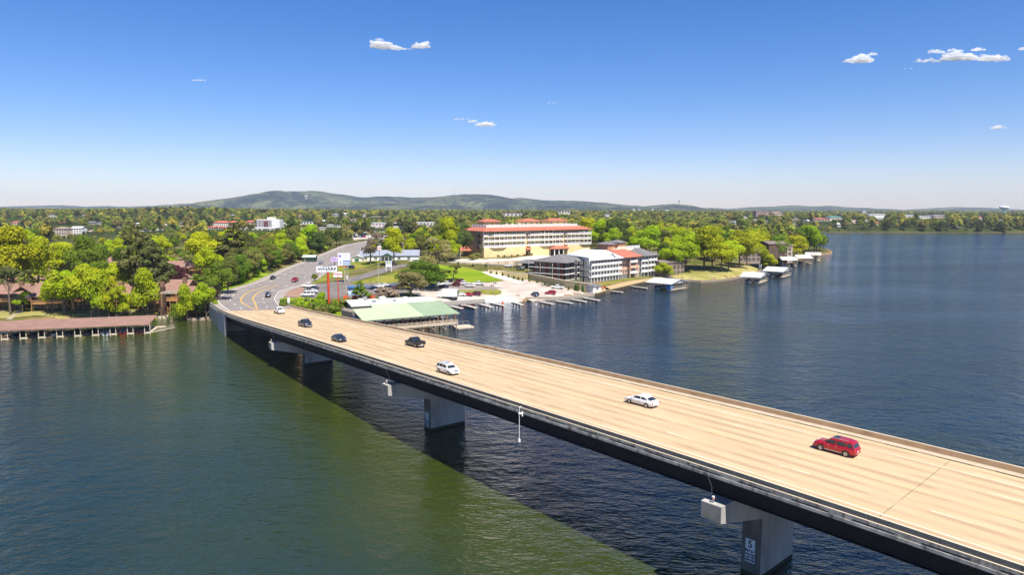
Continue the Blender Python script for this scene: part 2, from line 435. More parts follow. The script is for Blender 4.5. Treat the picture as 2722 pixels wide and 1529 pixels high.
h = math_('ADD', math_('MULTIPLY', wn(.55, (.75, 1.2, 1), 4, .45), 1.0), math_('MULTIPLY', wn(.16, (.8, 1.1, 1), 3, -.5), 1.3))
h = math_('ADD', h, math_('MULTIPLY', wn(1.9, (.6, 1.25, 1), 3, .2), .34))
gust = N.new('ShaderNodeMapRange'); L.new(wn(.012, (.5, 1.6, 1), 3, .15), gust.inputs[0]); gust.inputs[1].default_value = .35; gust.inputs[2].default_value = .65; gust.inputs[3].default_value = .45; gust.inputs[4].default_value = .95
bp = N.new('ShaderNodeBump'); bp.inputs['Distance'].default_value = .72; L.new(gust.outputs[0], bp.inputs['Strength']); L.new(h, bp.inputs['Height']); L.new(bp.outputs[0], b.inputs['Normal'])
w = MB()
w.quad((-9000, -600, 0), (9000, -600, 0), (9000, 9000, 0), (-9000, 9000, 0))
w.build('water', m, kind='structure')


def sweep(name, mats, prof, s0, s1, st=2.0, parent=None, closed=True, mi=None, uvs=1.0, smooth=False, ends=True, skew=0.0):
    n = max(1, int(round((s1-s0)/st))); vs = []; fs = []; ms = []; k = len(prof)
    for i in range(n+1):
        s = s0+(s1-s0)*i/n
        for o, z in prof: vs.append(tuple(BR(s+(skew*o if i == n else 0), o, z)))
    kk = k if closed else k-1
    for i in range(n):
        for j in range(kk):
            a = i*k+j; c = i*k+(j+1) % k
            fs.append((a, c, c+k, a+k)); ms.append(mi[j] if mi else 0)
    if closed and ends: fs.append(tuple(range(k-1, -1, -1))); fs.append(tuple(range(n*k, n*k+k))); ms += [0, 0]
    me = bpy.data.meshes.new(name); me.from_pydata(vs, [], fs)
    for q in (mats if isinstance(mats, (list, tuple)) else [mats]): me.materials.append(q)
    me.polygons.foreach_set('material_index', ms)
    uv = me.uv_layers.new(name='UVMap'); L_ = []
    peri = [0]
    for j in range(k): 
        a = prof[j]; c = prof[(j+1) % k]; peri.append(peri[-1]+math.hypot(a[0]-c[0], a[1]-c[1]))
    for i in range(n):
        for j in range(kk):
            u0 = s0+(s1-s0)*i/n; u1 = s0+(s1-s0)*(i+1)/n
            L_ += [u0, peri[j], u0, peri[j+1], u1, peri[j+1], u1, peri[j]]
    L_ += [0]*(2*len(me.loops)-len(L_))
    uv.data.foreach_set('uv', L_)
    me.update()
    bm = bmesh.new(); bm.from_mesh(me); bmesh.ops.recalc_face_normals(bm, faces=bm.faces); bm.to_mesh(me); bm.free()
    return ob(name, me, parent)

def uvmat(name, base, base2, streak_s, across, rough=.85, bands=None, joints=None, stain=None, bump=.15):
    m = bpy.data.materials.new(name); m.use_nodes = True
    nt = m.node_tree; N = nt.nodes; L = nt.links; b = N['Principled BSDF']; b.inputs['Roughness'].default_value = rough; b.inputs['Specular IOR Level'].default_value = .2
    uv = N.new('ShaderNodeUVMap')
    mp = N.new('ShaderNodeMapping'); mp.inputs['Scale'].default_value = (streak_s, across, 1); L.new(uv.outputs[0], mp.inputs[0])
    n = N.new('ShaderNodeTexNoise'); n.inputs['Scale'].default_value = 1; n.inputs['Detail'].default_value = 5; n.inputs['Roughness'].default_value = .6; L.new(mp.outputs[0], n.inputs[0])
    r = N.new('ShaderNodeValToRGB'); r.color_ramp.elements[0].position = .36; r.color_ramp.elements[1].position = .64
    r.color_ramp.elements[0].color = (*base, 1); r.color_ramp.elements[1].color = (*base2, 1); L.new(n.outputs['Fac'], r.inputs[0]); c = r.outputs[0]
    sp = N.new('ShaderNodeSeparateXYZ'); L.new(uv.outputs[0], sp.inputs[0])
    def mth(op, a, d=None):
        q = N.new('ShaderNodeMath'); q.operation = op
        for i, v in ((0, a), (1, d)):
            if v is None: continue
            if isinstance(v, (int, float)): q.inputs[i].default_value = v
            else: L.new(v, q.inputs[i])
        return q.outputs[0]
    def mul(c, fac, colr):
        x = N.new('ShaderNodeMix'); x.data_type = 'RGBA'; L.new(fac, x.inputs[0]); L.new(c, x.inputs[6]); x.inputs[7].default_value = (*colr, 1); return x.outputs[2]
    if bands:      # wheel tracks: a period across the deck
        per, ph, colr, st = bands
        w = mth('SINE', mth('MULTIPLY', mth('ADD', sp.outputs[1], ph), 2*math.pi/per))
        n2 = N.new('ShaderNodeTexNoise'); n2.inputs['Scale'].default_value = 1; n2.inputs['Detail'].default_value = 5
        mp2 = N.new('ShaderNodeMapping'); mp2.inputs['Scale'].default_value = (.09, .5, 1); L.new(uv.outputs[0], mp2.inputs[0]); L.new(mp2.outputs[0], n2.inputs[0])
        w = mth('MULTIPLY', mth('MAXIMUM', mth('ADD', w, .3), 0.0), mth('MULTIPLY', mth('MAXIMUM', mth('SUBTRACT', n2.outputs['Fac'], .36), 0.0), st*5))
        w = mth('MINIMUM', w, .85)
        c = mul(c, w, colr)
    if joints:     # transverse joint lines every 'per' metres
        per, wd, colr = joints
        f = mth('FRACT', mth('DIVIDE', mth('ADD', sp.outputs[0], per*10-9.0), per)); f = mth('LESS_THAN', f, wd/per)
        c = mul(c, mth('MULTIPLY', f, .7), colr)
    if stain:
        n3 = N.new('ShaderNodeTexNoise'); mp3 = N.new('ShaderNodeMapping'); mp3.inputs['Scale'].default_value = (stain[0], stain[1], 1); L.new(uv.outputs[0], mp3.inputs[0]); L.new(mp3.outputs[0], n3.inputs[0])
        n3.inputs['Scale'].default_value = 1; n3.inputs['Detail'].default_value = 5
        r3 = N.new('ShaderNodeValToRGB'); r3.color_ramp.elements[0].position = .52; r3.color_ramp.elements[1].position = .68; L.new(n3.outputs['Fac'], r3.inputs[0])
        c = mul(c, r3.outputs[0], stain[2])
    L.new(c, b.inputs['Base Color'])
    if bump:
        bp = N.new('ShaderNodeBump'); bp.inputs['Strength'].default_value = bump; bp.inputs['Distance'].default_value = .03; L.new(n.outputs['Fac'], bp.inputs['Height']); L.new(bp.outputs[0], b.inputs['Normal'])
    return m
deck_m = uvmat('deck_concrete', (.45, .335, .195), (.51, .39, .24), .10, .45, .85, bands=(1.79, .35, (.36, .245, .15), .7), joints=(56.5, .07, (.12, .09, .06)), stain=(.22, .28, (.46, .335, .21)))
par_m = uvmat('parapet_concrete', (.36, .245, .14), (.43, .30, .18), .6, 1.5, .85, joints=(9.2, .04, (.20, .14, .09)), stain=(.5, .6, (.31, .20, .11)))
par_lit = uvmat('sunlit_parapet_faces', (.52, .43, .31), (.58, .49, .36), .6, 1.5, .85)  # lighter concrete for upward faces: sunlight on foot, top and ledge painted in
par_out = uvmat('parapet_outer_face', (.22, .205, .18), (.40, .37, .32), 1.2, .7, .9, joints=(4.6, .07, (.06, .055, .05)), stain=(2.5, .4, (.11, .10, .09)))
par_dark = uvmat('shaded_parapet_face', (.10, .10, .095), (.155, .15, .14), .9, .8, .9, joints=(4.6, .06, (.04, .04, .04)))  # darker concrete: shade of the upper outer face painted into the colour
slab_m = uvmat('slab_edge', (.24, .22, .20), (.44, .41, .37), .9, .5, .9, stain=(1.6, .4, (.10, .095, .09)))

bridge = thing('road_bridge', 'long curving four lane concrete bridge on dark steel girders crossing the lake', 'bridge', BR(80))
def attach(o, p):
    o.parent = p; o.matrix_parent_inverse = Matrix.Translation(-Vector(p.location)) if p.rotation_euler.z == 0 else p.matrix_world.inverted()
    return o
bpy.context.view_layer.update()
S_A = -95.0
deck = attach(sweep('deck', [deck_m, slab_m], [(-9.55, 0), (9.55, 0), (9.55, -.26), (-9.55, -.26)], S_A, END, mi=[0, 1, 1, 1], skew=-.12), bridge)
EW = END
for sg in (-1, 1):
    o = 9.55*sg
    P_ = lambda a: [(o+sg*x, z) for x, z in a]
    # barrier with a sloping foot, outer face stepped by two small ledges
    prof = P_([(0, .004), (0, .09), (.17, .34), (.23, .86), (.46, .86), (.46, .44), (.56, .42), (.56, 0.02), (.03, 0.02)])
    b_ = attach(sweep('parapet', [par_m, par_dark, par_out, par_lit], prof, S_A, END+8, mi=[0, 3, 0, 3, 1, 3, 2, 2, 2]), bridge)
    e_ = attach(sweep('slab_edge', [slab_m], P_([(.03, -.005), (.64, -.005), (.64, -.27), (.03, -.27)]), S_A, END+2), bridge)
    slot = None
    k = 0; s = S_A+1.0
    while s < END-2:
        if slot is None:
            pass
        m_ = MB()
        a0, a1 = BR(s, 0, 0), BR(s+2.9, 0, 0)
        for q0, q1, z0, z1 in ((-.006, .05, .004, .07), (.5, .566, .06, .15)):
            vs = [BR(ss, o+sg*q, z) for ss in (s, s+2.9) for q, z in ((q0, z0), (q1, z0), (q1, z1), (q0, z1))]
            m_.add(vs, [(0,1,2,3), (7,6,5,4), (0,4,5,1), (1,5,6,2), (2,6,7,3), (3,7,4,0)])
        if s > -30: attach(m_.build('drain_slot', dark), bridge)
        s += 4.6; k += 1
# girders: four weathering steel plates with flanges
for o in (-8.35, -2.9, 2.9, 8.35):
    attach(sweep('girder', [girder_m], [(o-.02, -.27), (o+.02, -.27), (o+.02, -2.36), (o+.26, -2.36), (o+.26, -2.42), (o-.26, -2.42), (o-.26, -2.36), (o-.02, -2.36)], S_A, END-1.2), bridge)
# piers
def pier(s, sign):
    H = BR(s).z
    pr = ob('pier', None, bridge); pr.empty_display_size = .5
    h = BH(s)
    Mx = Matrix.Translation(Vector((BR(s).x, BR(s).y, 0))) @ Matrix.Rotation(-h, 4, 'Z')
    pr.matrix_parent_inverse = Matrix.Translation(-Vector(bridge.location)); pr.matrix_basis = Mx
    t = H-2.46
    cap = MB(); cs = [(-10.5, t), (10.5, t), (10.5, t-1.5), (3.3, t-3.3), (-3.3, t-3.3), (-10.5, t-1.5)]
    n = len(cs)
    cap.add([(x, -1.0, z) for x, z in cs]+[(x, 1.0, z) for x, z in cs], [tuple(range(n)), tuple(range(2*n-1, n-1, -1))]+[(i, n+i, n+(i+1) % n, (i+1) % n) for i in range(n)])
    cap.build('pier_cap', pier_conc, pr)
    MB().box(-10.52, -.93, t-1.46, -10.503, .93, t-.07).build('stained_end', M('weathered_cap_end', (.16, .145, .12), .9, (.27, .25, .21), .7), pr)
    c = MB(); c.box(-3.2, -.97, -4, 3.2, .97, t-3.3); c.build('column', pier_conc, pr)
    c = MB(); c.box(-3.215, -.985, .35, -3.203, .985, t-3.32); c.build('shaded_face', pier_shade, pr)  # dark sheet on the column end: its grazing-light shade put into the colour
    c = MB(); c.box(-3.22, -1.02, -1, 3.22, 1.02, .42); c.build('waterline_band', M('algae_stain', (.02, .022, .012), .6, (.05, .05, .03), 2), pr)
    for o in (-8.35, -2.9, 2.9, 8.35): MB().box(o-.3, -.35, t, o+.3, .35, t+.035).build('bearing', steel, pr)
    # red and white channel light on the near tip of the cap, with its cable
    p = Mx @ Vector((-10.2, 0, t))
    nl = thing('channel_light', 'small white channel marker lamp on the pier cap %s' % sign[1], 'lamp', p, -h, 'lamps on the pier caps')
    MB().tube((0,0,0), (0,0,.35), .07, 6).build('stem', steel, nl)
    MB().tube((0,0,.35), (0,0,.55), .12, 8).build('lens', M('amber_lens', (.6, .30, .2), .3), nl)
    MB().tube((0,0,.55), (0,0,.6), .13, 8).build('lid', white, nl)
    cb = MB(); q0 = Vector(BR(s+.6, -10.2, -.2)); q1 = Mx @ Vector((-9.5, .6, t+.05)); cb.tube(q0, q1+Vector((0, 0, 1.0)), .035, 5).tube(q1+Vector((0, 0, 1.0)), q1, .035, 5)
    tag(cb.build('conduit', steel), 'thin grey conduit down to the pier cap %s' % sign[1], 'pipe', 'conduits down to the pier caps')
    if sign[0]:
        sg_ = thing('speed_limit_sign', sign[2], 'sign', Mx @ Vector((-3.24, sign[3], H-9.35)), -h-math.pi/2, 'speed limit signs on the bridge piers')
        MB().box(-.48, -.02, -1.15, .48, .01, 1.15).build('plate', M('sign_face', (.66, .70, .74), .5), sg_)
        bl = M('black_lettering', (.01, .01, .012), .5)
        for s_, sz, z in (('5', 1.0, .63), ('M.P.H.', .36, -.02), ('WITHIN', .26, -.38), ("100' OF", .26, -.66), ('BRIDGE', .26, -.93)):
            ob('lettering', text_mesh(s_, sz, bl, .012), sg_, (0, -.035, z))
    return pr
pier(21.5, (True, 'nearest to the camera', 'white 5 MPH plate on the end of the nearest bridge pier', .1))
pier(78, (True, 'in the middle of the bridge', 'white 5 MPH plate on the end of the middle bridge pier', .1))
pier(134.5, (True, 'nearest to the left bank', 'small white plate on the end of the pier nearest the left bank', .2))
# abutment
ab = MB()
prof = []
vs = []
ss = [END-9, END-4, END, END+5, END+10, END+14]
def strip(mb, offs, zt, zb, ss):
    pts = [BR(s, offs, zt) for s in ss]
    n = len(ss); vs = pts+[Vector((p.x, p.y, zb)) for p in pts]
    inner = [BR(s, offs+(.5 if offs < 0 else -.5), zt) for s in ss]; vs += inner+[Vector((p.x, p.y, zb)) for p in inner]
    fs = []
    for i in range(n-1):
        fs += [(i, n+i, n+i+1, i+1), (2*n+i, 2*n+i+1, 3*n+i+1, 3*n+i), (i, i+1, 2*n+i+1, 2*n+i)]
    fs += [(0, 2*n, 3*n, n), (n-1, 2*n-1, 4*n-1, 3*n-1)]
    mb.add(vs, fs)
strip(ab, -10.2, -.3, -3, ss); strip(ab, 10.2, -.3, -3, ss)
attach(ab.build('wing_wall', pier_conc), bridge)
w_ = MB()
a, c, d_, e = BR(END-1, -10.1, -.28), BR(END-1, 10.1, -.28), BR(END+.2, 10.1, -.28), BR(END+.2, -10.1, -.28)
w_.prism([(a.x, a.y), (c.x, c.y), (d_.x, d_.y), (e.x, e.y)], -3, a.z-.1)
a, c, d_, e = BR(END-3, -10.1), BR(END-3, 10.1), BR(END-1, 10.1), BR(END-1, -10.1)
w_.prism([(a.x, a.y), (c.x, c.y), (d_.x, d_.y), (e.x, e.y)], -3, a.z-2.75)
attach(w_.build('abutment', pier_conc), bridge)
# painted lines on the deck: edge lines, lane dashes, faint worn yellow centre
lw = M('lane_paint', (.80, .76, .68), .6); lwd = M('worn_lane_paint', (.56, .46, .32), .7, (.72, .64, .50), .8); ly = M('yellow_paint', (.72, .42, .05), .6); lyf = M('worn_yellow_paint', (.62, .45, .20), .8, (.56, .42, .26), .4)
for o in (-7.17, 7.17): attach(sweep('edge_line', [lwd], [(o-.08, .004), (o+.08, .004)], S_A, END, closed=False), bridge)
for o in (-.22, .22): attach(sweep('centre_line', [lyf], [(o-.07, .004), (o+.07, .004)], S_A, END, closed=False), bridge)
# first dash starts where the photograph shows it
for o, st in ((-3.6, 4.0), (3.9, 2.1)):
    s = st-12.19*4
    while s < END-3:
        attach(sweep('lane_dash', [lwd], [(o-.075, .004), (o+.075, .004)], s, s+2.75, 1.4, closed=False), bridge)
        s += 12.19
# mast of the hanging navigation light outside the parapet
s = 46.3
t = thing('navigation_light', 'white pole lamp hung over the outside of the bridge parapet', 'lamp', BR(s, -10.5, 0))
MB().tube((0,0,.5), (0,0,-3.2), .035, 6).build('pole', white, t)
MB().tube((0,0,-3.2), (0,0,-3.55), .14, 8).build('lamp_head', white, t)
MB().box(-.1,-.1,-.25,.45,.1,-.1).box(.3,-.08,-.5,.42,.08,.05).build('bracket', white, t)
MB().tube((0,0,.5), (.25,.12,.62), .04, 5).build('hook', white, t)
# ------------------------------------------------------------ roads, lots and grass laid on the ground
def drape(name, P, m, off=.06, label=None, **k):
    """a sheet cut to outline P that follows the ground"""
    bm = bmesh.new()
    vs = [bm.verts.new((x, y, 0)) for x, y in P]
    f = bm.faces.new(vs); bmesh.ops.triangulate(bm, faces=[f])
    xs = [p[0] for p in P]; ys = [p[1] for p in P]
    for arr, ax, lo, hi in ((XS, 0, min(xs), max(xs)), (YS, 1, min(ys), max(ys))):
        for v in arr:
            if lo < v < hi:
                co = (v, 0, 0) if ax == 0 else (0, v, 0); no = (1, 0, 0) if ax == 0 else (0, 1, 0)
                bmesh.ops.bisect_plane(bm, geom=bm.verts[:]+bm.edges[:]+bm.faces[:], plane_co=co, plane_no=no)
    for v in bm.verts: v.co.z = ground(v.co.x, v.co.y)+off
    bmesh.ops.recalc_face_normals(bm, faces=bm.faces)
    if bm.faces and sum(f.normal.z for f in bm.faces) < 0: bmesh.ops.reverse_faces(bm, faces=bm.faces)
    me = bpy.data.meshes.new(name); bm.to_mesh(me); bm.free(); me.materials.append(m)
    if 'kind' not in k: k['kind'] = 'structure'
    return ob(name, me, **k)
def dpx(name, pts, m, off=.06, **k):
    return drape(name, [GP(x, y)[:2] for x, y in pts], m, off, **k)
def ribbon(name, path, o0, o1, m, off=.0, i0=0, i1=None, parent=None, **k):
    """strip along a path between side offsets (numbers or functions of the index)"""
    i1 = len(path) if i1 is None else i1
    vs = []; fs = []
    for i in range(i0, i1):
        a = path[max(i-1, 0)]; b = path[min(i+1, len(path)-1)]
        t = Vector((b[0]-a[0], b[1]-a[1])); t.normalize(); nrm = Vector((t.y, -t.x))
        for o in (o0, o1):
            oo = o(i) if callable(o) else o
            vs.append((path[i][0]+nrm.x*oo, path[i][1]+nrm.y*oo, path[i][2]+off))
    n = i1-i0
    for j in range(n-1): fs.append((2*j, 2*j+1, 2*j+3, 2*j+2))
    mb = MB(); mb.add(vs, fs)
    return mb.build(name, m, parent, **k)
asphalt = M('asphalt', (.19, .165, .152), .9, (.25, .22, .20), .25, .2, 8)
asphalt2 = M('worn_asphalt', (.13, .12, .11), .9, (.20, .17, .15), .3, .2, 8)
shoulder_m = M('shoulder_paving', (.26, .225, .19), .9, (.34, .29, .25), .3)
lot_m = M('sunbleached_lot', (.40, .33, .27), .9, (.52, .44, .37), .12, .15, 5, lo=.4, hi=.6)
lot_dark = M('parking_asphalt', (.20, .165, .145), .9, (.30, .25, .21), .15)
lot_brown = M('rusty_lot', (.24, .14, .10), .9, (.31, .19, .13), .25, stretch=(.3, 1, 1))
grass_m = M('mown_grass', (.12, .155, .012), .95, (.24, .22, .045), .14, .4, 2.0, spec=.05)
grass_b = M('bright_grass', (.13, .22, .008), .95, (.22, .27, .02), .12, .5, 1.6, spec=.05)
lawn_m = M('lake_lawn', (.21, .20, .05), .95, (.36, .31, .12), .10, .3, 2.0, spec=.05)
dirt_m = M('bare_earth', (.30, .16, .08), .95, (.40, .25, .13), .4)

n_r = len(ROADC)
tap = lambda i, a, b: a+(b-a)*min(max((i-4)/16, 0), 1)
ribbon('road', ROADC, lambda i: -tap(i, 7.3, 9.2), lambda i: tap(i, 7.3, 9.4), asphalt, .02, 2, kind='structure')
ribbon('shoulder', ROADC, lambda i: -tap(i, 9.6, 12.0), lambda i: -tap(i, 7.3, 9.2), shoulder_m, .018, 2, kind='structure')
ribbon('shoulder', ROADC, lambda i: tap(i, 7.3, 9.4), lambda i: tap(i, 9.6, 12.0), shoulder_m, .018, 2, kind='structure')
mk = lambda a, b: (lambda i: tap(i, a, b))
for a, b in ((-7.15, -9.0), (7.15, 9.0)):
    ribbon('edge_line', ROADC, mk(a-.09, b-.09), mk(a+.09, b+.09), lw, .03, 3, n_r if a < 0 else 36, kind='structure')
for sg in (-1, 1):
    for q in (.0, .32):
        ribbon('centre_line', ROADC, (lambda i, sg=sg, q=q: sg*((.12+1.6*min(max((i-3)/10, 0), 1))-(.0)+q)-.08), (lambda i, sg=sg, q=q: sg*((.12+1.6*min(max((i-3)/10, 0), 1))+q)+.08), ly, .03, 3, 37, kind='structure')
    for i in range(38, 150, 6):
        ribbon('centre_line', ROADC, sg*1.7-.07, sg*1.7+.07, ly, .03, i, i+3, kind='structure')
    for i in range(5, 150, 6):
        c = tap(i, 3.6, 5.4)*sg
        ribbon('lane_dash', ROADC, c-.08, c+.08, lw, .03, i, i+3, kind='structure')
ribbon('side_road', SIDEC, -3.8, 3.8, asphalt2, .03, 0, kind='structure')
ribbon('driveway', DRIVEC, -3.4, 3.4, M('pale_concrete_drive', (.50, .46, .40), .9, (.58, .54, .48), .3), .05, 0, kind='structure')
# the left parapet carries on along the widening shoulder
lp = MB(); vs = []
idx_ = list(range(5, 20))
for i in idx_:
    a = ROADC[i-1]; b = ROADC[i+1]; t_ = Vector((b[0]-a[0], b[1]-a[1])).normalized(); nr = Vector((t_.y, -t_.x)); o = -tap(i, 9.6, 12.0)
    for q, z in ((-.0, .84), (-.23, .84), (-.5, -.3), (-.5, -5), (.05, -5), (.18, 0)): vs.append((ROADC[i][0]+nr.x*(o+q), ROADC[i][1]+nr.y*(o+q), ROADC[i][2]+z))
n6 = 6; lp.add(vs, [(j*n6+k, j*n6+(k+1) % n6, (j+1)*n6+(k+1) % n6, (j+1)*n6+k) for j in range(len(idx_)-1) for k in range(n6)]+[tuple(range(n6)), tuple(range(len(vs)-1, len(vs)-n6-1, -1))])
attach(lp.build('approach_wall', par_out), bridge)
# grass and lots
dpx('grass_verge', [(604,782),(640,764),(690,748),(740,733),(700,722),(650,735),(600,752),(575,780)], grass_b, .05)
dpx('grass_verge', [(770,725),(830,706),(890,688),(880,684),(820,690),(780,706)], grass_m, .05)
dpx('grass_island', [(811,752),(826,740),(850,725),(905,704),(960,690),(1010,688),(1040,694),(1000,703),(960,714),(920,728),(880,742),(850,752),(826,755)], grass_m, .10)
dpx('parking_lot', [(744,791),(752,779),(772,766),(800,757),(860,754),(930,752),(1010,752),(1090,752),(1090,775),(1060,786),(960,792),(860,793),(800,793)], asphalt2, .05)
dpx('parking_lot', [(741,791),(752,779),(772,767),(808,765),(805,791)], lot_brown, .10)
dpx('grass_verge', [(742,794),(800,793),(856,794),(900,800),(935,806),(905,822),(870,826),(820,815),(770,806),(748,800)], grass_b, .07)
dpx('grass_verge', [(925,752),(960,745),(1010,735),(1070,722),(1110,722),(1110,750),(1010,753),(940,756)], grass_m, .09)
dpx('grass_verge', [(1110,712),(1160,703),(1240,712),(1290,722),(1320,738),(1345,746),(1290,750),(1230,753),(1180,750),(1140,745),(1110,735)], grass_b, .09)
dpx('parking_lot', [(1095,752),(1190,749),(1250,756),(1345,747),(1400,744),(1460,758),(1520,770),(1585,779),(1583,784.5),(1520,791),(1474,795),(1407,796.5),(1398,793),(1385,800),(1290,801.5),(1180,809),(1140,806),(1120,790),(1095,780)], lot_m, .14)
dpx('parking_lot', [(1130,752),(1190,751),(1250,757),(1300,762),(1340,766),(1320,770),(1230,772),(1150,775),(1120,768)], lot_dark, .19)
dpx('grass_island', [(1163,782),(1180,775),(1240,773),(1320,771),(1334,775),(1332,782),(1318,786),(1280,783),(1230,783),(1165,785)], grass_m, .24)
dpx('boat_ramp', [(1270,803),(1290,791),(1340,789),(1372,795),(1388,802)], M('white_concrete', (.62, .60, .56), .85, (.70, .68, .64), .3), .2)
dpx('lawn', [(-40,852),(100,849),(200,849),(330,845),(396,842),(470,838),(530,838),(530,826),(430,826),(300,827),(200,827),(90,830),(-40,832)], lawn_m, .16)
dpx('grass_verge', [(560,846),(545,835),(548,818),(575,800),(590,795),(600,800),(585,835)], grass_m, .08)
dpx('lawn', [(1770,737),(1800,728),(1850,722),(1880,715),(1930,710),(1975,708),(2012,712),(2022,721),(2010,727),(1944,741),(1909,745.5),(1863,748),(1816,745.5)], lawn_m, .2)
dpx('driveway', [(60,778),(150,768),(230,762),(230,768),(150,776),(70,786)], lot_m, .08)
dpx('parking_lot', [(500,742),(560,742),(556,727),(505,727)], lot_m, .08)
dpx('upper_terrace', [(1210,688),(1290,690),(1420,679),(1570,668),(1575,674),(1470,690),(1400,702),(1290,702),(1200,698)], M('terrace_paving', (.55, .48, .38), .9, (.62, .56, .46), .3), .10)

# ------------------------------------------------------------ far country: hills on the horizon
def hillmat():
    m = bpy.data.materials.new('wooded_hillside'); m.use_nodes = True
    nt = m.node_tree; N = nt.nodes; L = nt.links; b = N['Principled BSDF']; b.inputs['Roughness'].default_value = 1; b.inputs['Specular IOR Level'].default_value = 0
    tc = N.new('ShaderNodeTexCoord')
    def nz(s, d):
        n = N.new('ShaderNodeTexNoise'); n.inputs['Scale'].default_value = s; n.inputs['Detail'].default_value = d; n.inputs['Roughness'].default_value = .65; L.new(tc.outputs['Object'], n.inputs[0]); return n.outputs['Fac']
    r = N.new('ShaderNodeValToRGB'); el = r.color_ramp.elements; el[0].position = .43; el[1].position = .57
    el[0].color = (.012, .020, .026, 1); el[1].color = (.12, .13, .06, 1); e = el.new(.5); e.color = (.035, .050, .038, 1)
    a = N.new('ShaderNodeMath'); a.operation = 'MULTIPLY_ADD'; L.new(nz(.0035, 4), a.inputs[0]); a.inputs[1].default_value = .55
    bb = N.new('ShaderNodeMath'); bb.operation = 'MULTIPLY'; L.new(nz(.03, 5), bb.inputs[0]); bb.inputs[1].default_value = .45; L.new(bb.outputs[0], a.inputs[2])
    L.new(a.outputs[0], r.inputs[0]); L.new(r.outputs[0], b.inputs['Base Color'])
    bp = N.new('ShaderNodeBump'); bp.inputs['Strength'].default_value = .8; bp.inputs['Distance'].default_value = 8; L.new(nz(.05, 4), bp.inputs['Height']); L.new(bp.outputs[0], b.inputs['Normal'])
    return m
hm = hillmat()
def fbm(x, y, seed=0):
    v = 0; a = 1
    for o in range(4):
        v += a*math.sin(x*.0021*2**o+seed+1.3*o+1.7*math.sin(y*.0017*2**o+seed*2+o))*math.cos(y*.0024*2**o+o*2.1+seed); a *= .5
    return v
def ridge(name, prof, dist, depth, seed, rough=1.0):
    """hill range whose skyline passes through the given skyline points"""
    P = [D(x, y, dist) for x, y in prof]
    xs = np.array([p.x for p in P]); zs = np.array([p.z for p in P])
    X = np.arange(xs[0]-200, xs[-1]+200, 45.0)
    Zs = np.interp(X, xs, zs)
    k = np.array([1, 2, 3, 2, 1])/9; Zs = np.convolve(np.pad(Zs, 2, mode='edge'), k, 'valid')
    _q = np.random.default_rng(seed); bump_ = np.convolve(_q.normal(size=len(X)+8), np.ones(9)/3, 'valid'); Zs = Zs+bump_*3.2*rough*np.clip((Zs-40)/60, 0, 1)+_q.normal(size=len(X))*1.0
    rows = 34; vs = []; fs = []
    for j in range(rows):
        t = j/(rows-1)*1.6-.15   # front foot .. crest at t=1 .. behind
        for i, x in enumerate(X):
            y = dist-depth*(1-t)
            if t <= 1: f = max(0, t)**1.15
            else: f = 1-(t-1)*1.1
            base = 8
            edge = min(1, max(0, (x-X[0])/200), max(0, (X[-1]-x)/200))
            env = math.sin(math.pi*min(max(t, 0), 1))
            z = base+(Zs[i]-base)*f*edge+env*rough*(Zs[i]-base)*.42*fbm(x*1.6, y*1.3, seed)
            vs.append((x, y, min(z, base+(Zs[i]-base)*edge*(.985 if t < .97 else 1)*min(1, max(f, .02)*1.3+.02))))
    n = len(X)
    for j in range(rows-1):
        for i in range(n-1): fs.append((j*n+i, j*n+i+1, (j+1)*n+i+1, (j+1)*n+i))
    mb = MB(); mb.add(vs, fs)
    return mb.build(name, hm, kind='structure', smooth=True)
main_p = [(480,552),(503,549),(543,542),(584,532),(614,528.5),(652,527),(700,520.8),(762,508),(790,510.7),(815,507),(841,505),(858,507.5),(874,512.6),(904,512.6),(930,518),(961,524.8),(1000,523),(1034,520),(1061,523.5),(1110,524),(1156,523.5),(1197,516),(1250,517),(1306,518),(1330,522),(1352,527.5),(1400,524.5),(1427,528.5),(1462,532.6),(1509,532),(1536,535),(1580,537),(1631,540),(1663,545),(1704,546),(1715,552)]
ridge('hills', main_p, 6200, 1900, 1)
ridge('hills', [(1640,556),(1690,551),(1720,546),(1753,545),(1780,542),(1805,540.8),(1830,545),(1848,548),(1862,554),(1880,557)], 5200, 900, 2)
ridge('hills', [(-60,549),(0,549),(60,547.5),(110,546.5),(163,545),(231,550),(285,547),(326,549.5),(402,547),(448,550),(520,551)], 8600, 1500, 3, .5)
ridge('hills', [(1840,555),(1897,552),(1925,556),(1941,557),(1971,551.6),(2010,550),(2052,549),(2090,546),(2128,545.3),(2162,550),(2186,546),(2227,547.4),(2259,554),(2292,552),(2324,558),(2342,562)], 7600, 1300, 4, .6)
ridge('hills', [(2390,566),(2415,564),(2441,563),(2478,556.5),(2532,550),(2558,549),(2598,558),(2676,560),(2722,559),(2790,560)], 8000, 1300, 5, .6)
